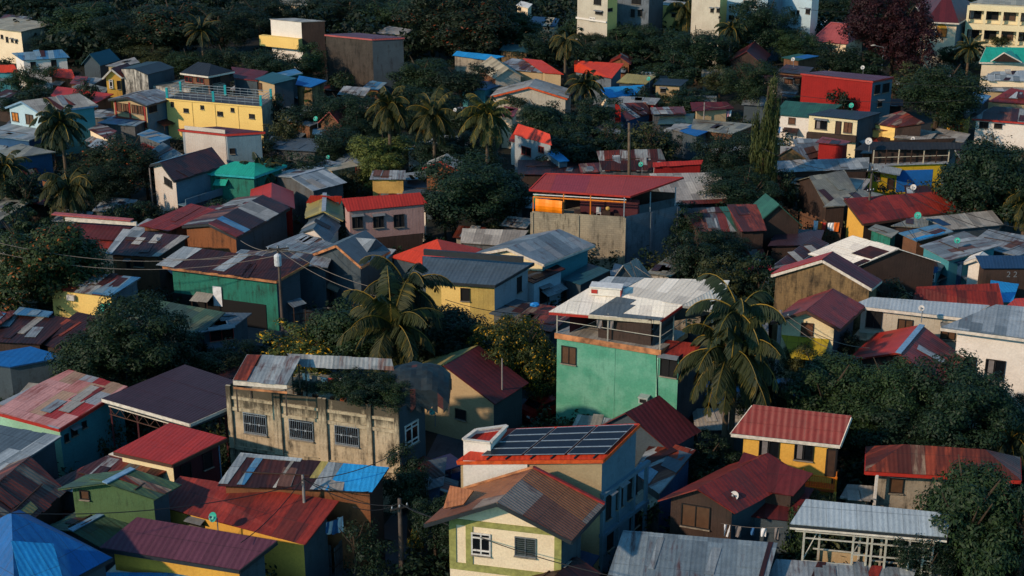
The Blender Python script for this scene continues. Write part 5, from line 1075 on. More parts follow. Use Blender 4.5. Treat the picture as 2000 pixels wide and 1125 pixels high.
H('dim maroon and grey roof below the tan house', [(190,240),(265,246),(290,234),(225,226)], 3.0, roof='blueweather', wall='tinwall', auto=0, patch=[(0,.1,.75,1,1.02,'redold')])
H('white and red striped roof left of the flowering tree', [(172,252),(210,272),(228,256),(195,242)], 3.4, roof='ruststripe', wall='cream2', auto=0)
H('grey blue fan shaped roof right of the flowering tree', [(268,262),(312,279),(336,268),(292,252)], 3.6, roof='blueweather', wall='tinwall', auto=0)
H('silver scrap roof pieces below the striped roof', [(172,285),(205,296),(222,280),(190,270)], 3.0, roof='silver', wall='tinwall', auto=0)
# upper left
H('long cream warehouse at the upper left edge', [(-60,50),(41,62),(108,47),(20,33)], 5.4, roof='beige', wall=('cream2','concrete'), cat='warehouse', name='warehouse', win=[('l',2,68,6,75,'open'),('l',12,72,16,82,'open'),('l',22,76,26,82,'open'),('l',30,78,34,84,'open')])
H('grey and red roof behind the cream warehouse', [(-20,50),(26,50),(70,34),(10,28)], 5.0, roof='ruststripe', wall='tinwall', auto=0)
H('long pale blue grey roofed house below the cream warehouse', [(44,118),(136,112),(121,97),(23,104)], (4.6,4.6,5.4,5.4), roof='blueweather', wall=('whitewall','bluegrey'), win=[('l',100,117,110,130,'open'),('l',60,121,70,132,'open')])
H('small orange red roof at the upper left edge', [(-10,141),(36,141),(28,127),(-10,127)], (3.6,3.6,4.4,4.4), roof='orangered', wall='cyan', auto=0)
H('orange red roof beside the bushy trees, upper left', [(97,150),(148,154),(140,136),(97,133)], (3.2,3.2,4,4), roof='orangered', wall='wood', auto=0)
H('dark red roof piece right of the orange red roof, upper left', [(136,163),(165,166),(172,150),(148,148)], 3.4, roof='redold', wall='wood', auto=0)
H('steel teal gable roof under the tall trees, upper left', [(158,126),(196,128),(235,117)], 4.0, 'gAB', 'darkteal', 'slateshade', ry=106, auto=0)
H('pale grey roof with tan wall, upper left', [(206,128),(236,131),(273,122),(262,112)], 4.4, roof='dusty', wall='beigewall', auto=0)
H('grey roof between red roofs, upper left', [(140,170),(205,182),(212,172),(160,160)], 3.4, roof='lichen', wall='tinwall', auto=0)
H('bright red long roof below the yellow gable, upper left', [(99,187),(186,202),(222,184),(112,169)], (3.6,3.6,4.2,4.2), roof='brightred', wall='wood', auto=0)
H('yellow gable house front beside the stained white wall', [(200,152),(238,151),(270,140)], 6.0, 'gAB', 'redold', ('yellow','slateshade'), ry=134, fascia='fascia_white', ov=.3, win=[('l',214,156,220,172,'white'),('l',229,158,236,174,'open')])
h = H('tall stained white firewall building with black roof, upper left', [(236,134),(288,146),(340,132)], 7.0, 'gAB', 'charcoal', ('stainwhite','slateshade'), rise=.4, auto=0, ov=.05)
H('long stained terrace wall with red railings, upper left', [(287,166),(372,172),(440,163),(360,155)], 5.4, roof='lichen', wall=('stainwhite','concrete'), auto=0, ov=0)
h = H('black hip roofed timber house with white eaves, upper left', [(352,142),(407,149),(458,139),(385,126)], 6.8, 'hip', 'charcoal', ('wood','darkwood'), ry=121, fascia='fascia_white', ov=.5, win=[('l',362,150,376,160,'red'),('l',384,152,398,162,'red'),('r',414,148,430,162,'open')])
H('pinkish maroon roofed house behind the yellow block terrace', [(457,153),(503,158),(524,140),(452,131)], (5.6,5.6,6.2,6.2), roof='pinkred', wall=('slateshade','slateshade'), auto=0, patch=[(0,0,0,1,1,'maroon')])
H('tan block house with teal roof behind the yellow block', [(498,154),(534,164),(579,153),(532,141)], (5.8,5.8,6.2,6.2), roof='darkteal', wall=('beigewall','slateshade'), win=[('l',505,162,512,176,'brown')])
H('strong blue roof left of the dense dark trees', [(577,166),(608,171),(639,158),(584,148)], (5.0,5.0,5.6,5.6), roof='navy', wall='brownconc', patch=[(0,0,0,1,1,'blue')], auto=0)
H('pale teal roof behind the strong blue roof', [(528,146),(560,150),(592,144),(576,135)], 5.6, roof='teal', wall='slateshade', auto=0, patch=[(0,0,0,1,1,'blueweather')])
H('scrap roofed hut with lichen roof near the teal dish, upper centre left', [(555,234),(605,246),(630,238),(590,222)], 3.6, roof='grey', wall='wood', auto=0, win=[('l',563,247,580,258,'brown')])
H('pinkish grey gabled roofs below the dense trees', [(620,240),(668,248),(722,236)], 3.8, 'gAB', 'pinkred', 'wood', ry=218, auto=0, patch=[(1,0,0,1,1,'darkrust')])
H('pale teal fence roof left of the three palms', [(610,262),(645,264),(648,244),(612,242)], 3.0, roof='blueweather', wall='mint', auto=0)
H('low scrap sheet roofs under the palms, upper centre left', [(515,290),(618,296),(630,272),(530,266)], 2.6, roof='slate', wall='tinwall', auto=0)
# upper centre
WB = H('white walled box with yellow base and open porch, top centre left', [(526,37),(588,43),(636,41),(574,35)], 8.2, roof='dusty', wall=('whitewall','darkwood'), ov=.1, auto=0, scruff=0)
m = MB(); a_, ex, n = WB.fplane('l'); q0 = WB.hit('l',514,74); q1 = WB.hit('l',590,78); m.box((q0+q1)/2+n*.5-Z*.4, ex*((q1-q0).length/2), n*.5, Z*.8, 'paleyellow'); m.build('base', WB.root)
H('tall soot dark block building with purple edged roof, top centre left', [(634,67),(727,76),(790,73),(698,64)], 8.6, roof='purple', wall=('darkblock','slateshade'), fascia='pinkred', ov=.1, scruff=0, auto=0, cat='building', name='block_building')
h = [o for o in COL.objects if o.get('label','').startswith('tall soot')][0]
H('grey hut roofs behind the soot dark block', [(728,64),(790,68),(806,58),(760,51)], 4.4, 'shed', 'dusty', 'tinwall', auto=0)
H('sky blue long roof below the bronze tinted tree', [(884,108),(958,118),(985,110),(892,100)], (4.6,4.6,5.0,5.0), roof='brightblue', wall='concrete', auto=0)
H('sandy gable roof with pale timber gable, upper centre', [(932,129),(965,154),(1022,150)], 4.6, 'gBC', 'beige', ('wood','greyrib'), ry=134, auto=0)
H('weathered blue grey roof left of the sandy gable', [(898,172),(948,176),(990,162),(912,156)], 3.6, roof='blueweather', wall='cyan', auto=0)
H('slate strip roof right of the weathered blue roof', [(960,176),(1005,180),(1012,164),(975,158)], 3.4, roof='lichen', wall='lightblue', auto=0)
H('striped white roof beside the orange roof, upper centre', [(958,133),(1064,142),(1052,121),(1000,114)], (4.6,4.6,5.2,5.2), roof='greyrust', wall=('beigewall','slateshade'), auto=0)
H('orange roof patch above a tan wall, upper centre', [(1062,142),(1101,145),(1058,118),(1021,114)], (4.7,4.7,5.4,5.4), roof='orangered', wall='beigewall', auto=0)
H('wide low gable with orange red edge, upper centre', [(958,188),(1108,192),(1120,176)], 4.6, 'gAB', 'dusty', 'greyrib', ry=169, fascia='fascia_orange', auto=0)
H('bright brick red roof, upper centre right of the dry palm', [(1122,140),(1195,153),(1219,124),(1121,118)], (4.4,4.4,5.6,5.6), roof='orangered', wall='concblue_shade', scruff=.01, auto=0)
H('mustard roof beside the bright brick red roof', [(1204,161),(1262,164),(1281,149),(1224,144)], (4.4,4.4,4.9,4.9), roof='yellowgreen', wall='slateshade', auto=0)
H('tan hut with dark flat roof in the clearing, upper centre right', [(1276,165),(1330,168),(1345,156),(1290,153)], 4.2, roof='charcoal', wall='beigewall', auto=0, win=[('l',1290,172,1300,180,'open')])
H('blue tarpaulin roof above the rust striped roofs', [(1190,191),(1240,186),(1258,166),(1167,172)], (3.6,3.6,4.4,4.4), roof='brightblue', wall='cream2', auto=0)
H('grey and red roof band below the blue tarpaulin roof', [(1196,200),(1280,204),(1290,192),(1210,188)], 4.2, roof='dusty', wall='redwall', auto=0)
H('rust striped grey roof left of the dull green roof', [(1224,236),(1272,222),(1262,200),(1208,202)], (3.2,3.2,4.4,4.4), roof='ruststripe', wall='bluewall', auto=0)
H('small barred rust and grey roof, upper centre right', [(1272,223),(1340,222),(1335,208),(1270,210)], 3.8, roof='ruststripe', wall='tinwall', auto=0)
H('maroon awning house with washing along its porch', [(1352,217),(1434,212),(1420,199),(1348,200)], (4.6,4.6,5.2,5.2), roof='maroon', wall=('beigewall','slateshade'), auto=0, ov=.7)
H('dull green roof left of the maroon awning house', [(1284,243),(1352,241),(1357,222),(1290,224)], 3.4, roof='mossdark', wall='slateshade', auto=0)
H('wide stone grey roof below the maroon awning house', [(1350,252),(1430,262),(1476,243),(1352,232)], 3.4, roof='lichen', wall='wood', auto=0)
H('small bright blue pitched roof left of the round bush', [(1327,256),(1362,266),(1384,256),(1350,243)], 3.4, roof='blue', wall='slateshade', auto=0)
H('pale flat roof behind the small bright blue roof', [(1308,252),(1334,258),(1352,243),(1318,240)], 3.4, roof='dusty', wall='tinwall', auto=0)
h = H('red roofed grey shack with red framed windows, centre of the palms', [(1002,262),(1078,284),(1074,262),(1012,242)], (4.6,4.6,5.6,5.6), roof='orangered', wall=('greyribcool','slateshade'), auto=0, win=[('l',1019,287,1037,303,'red'),('l',1052,286,1062,298,'red')], ov=.2)
H('blue and grey stair like roof right of the red roofed shack', [(1070,300),(1092,316),(1112,314),(1078,284)], 3.6, roof='brightblue', wall='bluegrey', auto=0)
H('white roof glimpse between the palms', [(790,290),(832,296),(836,278),(822,272)], 3.6, roof='white', wall='whitewall', auto=0)
H('blue gabled shack with rusty fascia behind the middle palm', [(812,226),(846,226),(850,214),(815,213)], 4.2, roof='blue', wall='cream2', fascia='fascia_orange', auto=0)
H('pale wooden houses behind the palms', [(880,232),(960,236),(972,222),(892,218)], 4.0, roof='redold', wall='cream2', win=[('l',900,238,908,246,'open')])
H('red white edged roof right of the third palm', [(975,226),(1004,228),(1012,212),(985,207)], 4.2, roof='redold', wall='cream2', auto=0)
H('orange red roof end beneath the third palm', [(994,274),(1030,284),(1036,268),(1000,262)], 3.0, roof='orangered', wall='whitewall', auto=0)
# upper right
h = H('long blood red building with slate blue side, upper right', [(1564,143),(1705,158),(1746,150),(1612,138)], 7.2, roof='purple', wall=('redwall','bluegrey'), ov=.1, fascia='fascia_red', scruff=0, cat='building', name='red_building', win=[('r',1708,166,1718,183,'open'),('r',1724,163,1736,180,'open'),('r',1714,196,1722,208,'open')])
H('dark green roof over white walls, upper right', [(1510,223),(1604,231),(1645,205),(1533,197)], (4.0,4.0,4.8,4.8), roof='green', wall=('whitewall','slateshade'), win=[('l',1540,230,1553,242,'wood')])
h = H('cream house with sooty flat roof, two windows and a door, upper right', [(1577,224),(1676,234),(1722,220),(1622,213)], 5.2, roof='charcoal', wall=('creamwall','slateshade'), ov=.15, win=[('l',1592,234,1615,252,'curtain'),('l',1632,237,1642,264,'door'),('l',1648,239,1664,259,'wood')])
m = MB(); a_, ex, n = h.fplane('l'); q0 = h.hit('l',1578,262); q1 = h.hit('l',1674,270); m.box((q0+q1)/2+n*.4, (q1-q0)/2, n*.4, Z*.35, 'darkwood'); m.build('porch', h.root)
H('rust striped roof over yellow boards right of the cream house', [(1690,238),(1748,249),(1806,240),(1762,216)], (4.0,4.0,4.8,4.8), roof='ruststripe2', wall=('paleyellow','darkwood'), auto=0)
H('low rusty porch with yellow and rust sheet wall', [(1678,250),(1745,256),(1752,245),(1690,240)], 3.4, roof='ruststripe2', wall=('tarp','tinwall'), auto=0)
H('pale lilac grey roofs right of the rust striped roof', [(1745,268),(1815,275),(1832,258),(1780,250)], 3.0, roof='dusty', wall='tinwall', auto=0)
H('flat pinkish roof with dark hatch before the big round tree', [(1815,268),(1882,278),(1895,262),(1830,250)], 2.8, roof='dusty', wall='tinwall', auto=0)
H('dark ramshackle roof with white dish left of the big round tree', [(1680,300),(1770,300),(1800,288),(1700,278)], 4.2, roof='charcoal', wall='wood', auto=0)
H('red brown timber shed row left of the long blood red building', [(1515,140),(1575,146),(1590,132),(1535,126)], 5.0, roof='darkrust', wall='wood', auto=0)
H('grey shuttered two storey wooden house left of the blood red building', [(1515,148),(1565,152),(1568,140),(1520,138)], 4.6, roof='darkrust', wall='tinwall', win=[('l',1532,152,1548,164,'wood'),('l',1552,154,1562,164,'wood')])
H('small green and blue topped hut with dish, upper right', [(1526,112),(1560,118),(1600,110),(1560,105)], 5.0, roof='green', wall='wood', auto=0, patch=[(0,.4,.3,1,1,'blue')])
H('pale layered roofs at the right edge', [(1912,155),(2030,160),(2030,137),(1940,140)], (4.8,4.8,5.6,5.6), roof='grey', wall='cream2', auto=0, patch=[(0,.4,0,.5,1,'darkrust')])
H('second pale grey roof below the layered roofs at the right edge', [(1906,176),(2030,182),(2030,168),(1925,164)], 3.8, roof='grey', wall='beigewall', auto=0)
H('weathered blue roof left of the red gable at the right edge', [(1872,192),(1920,202),(1936,188),(1905,180)], 3.8, roof='brightblue', wall='slateshade', auto=0, patch=[(0,0,0,1,1,'blueweather')])
H('red striped gable roof at the right edge', [(1930,198),(2030,205),(2030,182),(1975,172)], (3.8,3.8,4.8,4.8), roof='redold', wall='beigewall', auto=0, patch=[(0,.3,.3,.5,.8,'grey')])
H('long low roof with red and grey bars at the right edge', [(1899,231),(2040,242),(2040,215),(1940,208)], (3.8,3.8,4.6,4.6), roof='ruststripe', wall=('whitewall','slateshade'), fascia='fascia_red', win=[('l',1913,238,1930,250,'open'),('l',1942,240,1957,250,'open')])
H('brown yellow cluttered stall between trees, upper right', [(1848,222),(1888,232),(1900,220),(1860,212)], 3.6, roof='darkrust', wall='yellowrib', auto=0)
H('coral pink hip roof behind the dark red tree', [(1583,80),(1655,86),(1690,66),(1618,58)], 4.6, 'hip', 'pinkred', 'cream2', ry=44, auto=0, cap='pinkred', scruff=0)
MH = H('mansion with maroon hip roof, white cornice and arched window, top right', [(1808,42),(1873,45),(1920,16),(1788,9)], (7.4,7.4,7.4,7.4), 'pyr', 'maroon', ('cream2','bluegrey'), ry=-18, ov=.7, fascia='fascia_white', scruff=0, win=[('l',1829,56,1849,72,'orange'),('r',1880,50,1890,74,'open')])
m = MB(); a_, ex, n = MH.fplane('l'); c = MH.hit('l',1839,57); 
pts = [c+ex*.92*math.cos(math.pi*k/10)+Z*.9*math.sin(math.pi*k/10)+n*.03 for k in range(11)]; m.face(pts, None, 'yellowrib'); m.tube([p+n*.03 for p in pts], .07, 'white_paint', 5); m.build('arch', MH.root)
m = MB(); roof_poly(m, [at(1833,86,3.2), at(1866,87,3.2), at(1866,80,3.6), at(1835,79,3.6)], 'orangered', rr, 0); m.build('awning', MH.root)
AP = H('cream apartment block with open galleries at the top right corner', [(1893,6),(2060,14),(2080,0),(1930,-6)], 9.8, roof='beige', wall=('creamwall','slateshade'), ov=.1, cat='building', name='apartment_block', auto=0)
a_, ex, n = AP.fplane('l'); m = MB(); L = 15.5
for f_ in (.3, 3.4, 6.5):
    for i in range(6): c = a_+ex*(.9+i*2.6); window_on(AP.root, Vector((c.x,c.y,f_+1.7)), ex, 1.9, 1.6, n, ('curtain','open','brown')[i % 3])
for f_ in (3.15, 6.3, 9.3): c = a_+ex*L/2; m.box(Vector((c.x,c.y,f_))+n*.6, ex*L/2, n*.6, Z*.45, 'creamwall')
for i in range(7): c = a_+ex*(i*2.6-.35+.2); m.box(Vector((c.x,c.y,4.8))+n*1.0, ex*.18, n*.18, Z*4.8, 'creamwall')
m.build('galleries', AP.root)
h = H('teal roof with white gabled dormer at the right edge', [(1913,121),(2020,123),(2020,93),(1926,92)], (4.8,4.8,6.2,6.2), roof='teal', wall='cream2', fascia='fascia_white', auto=0, scruff=0)
m = MB(); p0, p1, p2, p3 = at(1935,120,5.0), at(1996,122,5.0), at(1961,103,6.4), at(1975,98,6.3); m.face([p0,p2,p3], None, 'teal'); m.face([p2,p1,p3], None, 'teal'); m.face([p0,p1,p2], None, 'darkwood'); m.bar(p0,p2,.15,.15,'fascia_white'); m.bar(p2,p1,.15,.15,'fascia_white'); m.build('dormer', h.root)
H('white low wall house between the mansion and the teal roof', [(1893,68),(1932,72),(1940,62),(1905,60)], 4.0, roof='dusty', wall='cream2', auto=0)
H('pale open shed in front of the mansion', [(1840,94),(1890,98),(1900,88),(1850,86)], 3.0, roof='white', wall='slateshade', auto=0)
# top edge
T1 = H('pale block tower with lit orange edge, top centre', [(1128,-14),(1187,-6),(1206,-9)], 11.5, roof='dusty', wall=('greyrib','paleyellow'), ov=0, cat='building', name='tower_block', win=[('l',1160,-2,1174,9,'open'),('l',1163,22,1177,28,'open'),('r',1187,16,1196,22,'open'),('l',1152,34,1162,41,'white')])  # side wall coloured yellow so its edge looks sunlit
m = MB(); a_, ex, n = T1.fplane('l')
for z_ in (4.1, 7.6): m = MB(); c = a_+ex*3; m.box(Vector((c.x,c.y,z_))+n*.1, ex*3.1, n*.12, Z*.13, 'whitewall'); m.build('floor_band', T1.root)
H('shadowed grey block with dark windows, top centre', [(1205,-12),(1268,-6),(1296,-16)], 11.0, roof='dusty', wall=('concblue_shade','slateshade'), ov=0, cat='building', name='tower_block', win=[('l',1232,18,1240,34,'open'),('l',1246,18,1254,32,'open'),('l',1234,-4,1252,8,'open')])
H('low lit tan block between the shadowed block and the yellow tower', [(1286,8),(1335,14),(1352,6)], 8.5, roof='dusty', wall=('paleyellow','beigewall'), ov=0, cat='building', name='tower_block', win=[('l',1312,26,1320,33,'open')])
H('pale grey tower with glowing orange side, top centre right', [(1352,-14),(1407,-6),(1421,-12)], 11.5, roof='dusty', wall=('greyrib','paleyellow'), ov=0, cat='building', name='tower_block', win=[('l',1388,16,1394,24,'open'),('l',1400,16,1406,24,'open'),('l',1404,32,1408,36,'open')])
H('blue grey tower with tall windows, top right of centre', [(1421,-14),(1500,-6),(1530,-16)], 11.0, roof='dusty', wall=('lightblue','bluegrey'), ov=0, cat='building', name='tower_block', win=[('l',1452,-2,1478,12,'white'),('l',1424,8,1434,20,'white'),('l',1424,30,1434,38,'open'),('l',1438,32,1444,38,'open')])
H('long white block with small windows, top right of centre', [(1506,-10),(1586,0),(1600,-8)], 10.0, roof='dusty', wall=('lightblue','whitewall'), ov=0, cat='building', name='tower_block', win=[('l',1545,22,1553,31,'open'),('l',1556,20,1561,30,'open'),('l',1574,17,1582,27,'open')])
H('white flat roof below the long white block', [(1560,48),(1605,52),(1618,40),(1575,36)], 3.6, roof='white', wall='whitewall', auto=0)
H('maroon gable roof below the pale block tower', [(1135,62),(1188,66),(1206,54)], 4.4, 'gAB', 'maroon', 'beigewall', ry=50, auto=0)
H('dim blue roofs with a tan patch left of the dry palm', [(1030,50),(1085,52),(1094,36),(1042,32)], (3.8,3.8,4.6,4.6), roof='navy', wall='cream2', auto=0, patch=[(0,.55,0,.8,1,'beige')])
H('dark red roof right of the round dark tree, upper right', [(1424,120),(1490,126),(1505,106)], 4.0, 'gAB', 'maroon', 'darkwood', ry=100, auto=0)
H('pale low roofs with a vehicle port, upper centre right', [(1240,146),(1278,150),(1285,142),(1250,140)], 3.4, roof='white', wall='tinwall', auto=0)
H('small orange roofed hut under the dark trees, upper centre', [(1190,122),(1232,126),(1236,110),(1200,108)], 3.4, 'gAB', 'redold', 'orangewood', rise=.9, auto=0)
H('blue shaded hut under the bronze tinted tree', [(975,98),(1032,102),(1030,88),(985,86)], 4.0, roof='darkteal', wall='brownconc', auto=0)
H('white stepped roofs glimpsed in the dark wood, top left', [(208,52),(246,54),(248,40),(214,38)], 3.6, roof='grey', wall='whitewall', auto=0)
H('thin red and teal edged roof in the dark wood, top left', [(165,22),(214,24),(220,12),(170,12)], 3.6, roof='darkteal', wall='whitewall', fascia='fascia_red', auto=0)
H('cream roof slivers at the top edge left of centre', [(540,8),(600,10),(606,0),(548,-2)], 4.4, roof='beige', wall='cream2', auto=0)
H('cream house peeping over the wood, top centre', [(1008,10),(1032,16),(1040,8),(1018,2)], 5.6, roof='white', wall='cream2', win=[('l',1012,14,1018,20,'open')])

# ================================================================== small shacks and lean-tos wedged between the houses
def _in(p, q, m_):
    A_, n = 0, len(q); cx = sum(v.x for v in q)/n; cy = sum(v.y for v in q)/n
    for i in range(n):
        a, b = q[i], q[(i+1) % n]; L = math.hypot(b.x-a.x, b.y-a.y)+1e-6
        d = ((b.x-a.x)*(p.y-a.y)-(b.y-a.y)*(p.x-a.x))/L; s0 = ((b.x-a.x)*(cy-a.y)-(b.y-a.y)*(cx-a.x))
        if d*(1 if s0 > 0 else -1) < -m_: return False
    return True
def shorten(s):
    for k in (' with ', ', ', ' behind ', ' beside ', ' over ', ' on ', ' left of ', ' right of ', ' above ', ' below ', ' between ', ' in ', ' under ', ' at ', ' against ', ' cut ', ' and ', ' by ', ' deep ', ' tucked ', ' leaning ', ' sloping ', ' half ', ' glimpse', ' end ', ' along ', ' from ', ' before '):
        if k in s[12:]: s = s[:12]+s[12:].split(k)[0]
    return s
_r = random.Random(2024); used_l = set(); KEEP = [at(1040,640), at(1060,800), at(860,950), at(500,655), at(1300,157), at(640,690), at(1664,960), at(760,1060), at(1650,940), at(1700,1090), at(250,840), at(1310,153), at(1523,425)]
base_foot = list(FOOT); tries = 0; made = 0
while made < 95 and tries < 6000:
    tries += 1; px, py = _r.uniform(10, 1990), _r.uniform(170, 1060); p = at(px, py, 0)
    if any(_in(p, q, 1.9) for _, q, b_ in FOOT) or any((p-k).length < 5 for k in KEEP): continue
    best = min(base_foot, key=lambda f: ((f[1][0]+f[1][2])/2-Vector((p.x,p.y,0))).to_2d().length); bc = (best[1][0]+best[1][2])/2
    dx, dy = p.x-bc.x, p.y-bc.y; side = ('right of' if dx > 0 else 'left of') if abs(dx) > abs(dy) else ('behind' if dy > 0 else 'in front of')
    kind_ = _r.choice(('greyrust','rust','dusty','grey','ruststripe','darkrust','weathered','lichen','redold','slate','blueweather','greyrust','dusty')); ad = {'greyrust':'rust flecked grey','rust':'dark rusty','dusty':'dusty pale','grey':'plain grey','ruststripe':'rust striped','darkrust':'rust brown','weathered':'weathered','lichen':'stained grey','redold':'faded red','slate':'slate coloured','blueweather':'bluish grey'}[kind_]
    lb = 'low %s lean-to %s the %s' % (ad, side, shorten(best[0]))
    if lb in used_l or len(lb.split()) > 16: continue
    used_l.add(lb); a_ = math.radians(-18 if px < 1200 else -8)+_r.uniform(-.15,.15); w_, d_ = _r.uniform(2.6,4.6), _r.uniform(2.0,3.2); zf = _r.uniform(2.0,2.6); zb = zf+_r.uniform(.25,.7)
    ex = Vector((math.cos(a_), math.sin(a_), 0)); ey = Vector((-ex.y, ex.x, 0)); q = [p-ex*w_/2-ey*d_/2, p+ex*w_/2-ey*d_/2, p+ex*w_/2+ey*d_/2, p-ex*w_/2+ey*d_/2]
    if any(_in((a+b)/2, f[1], 0) for f in FOOT for a, b in ((q[0],q[1]),(q[1],q[2]),(q[2],q[3]))): continue
    pj = [proj(Vector((v.x,v.y,zf if i < 2 else zb))) for i, v in enumerate(q)]
    H(lb, pj, (zf,zf,zb,zb), roof=kind_, wall=_r.choice(('tinwall','darkwood','wood','slateshade','concrete','darkwood')), auto=_r.random() < .3, scruff=.13, name='lean_to', cat='lean-to', group='small lean-tos wedged between the houses'); made += 1
print('shacks', made)
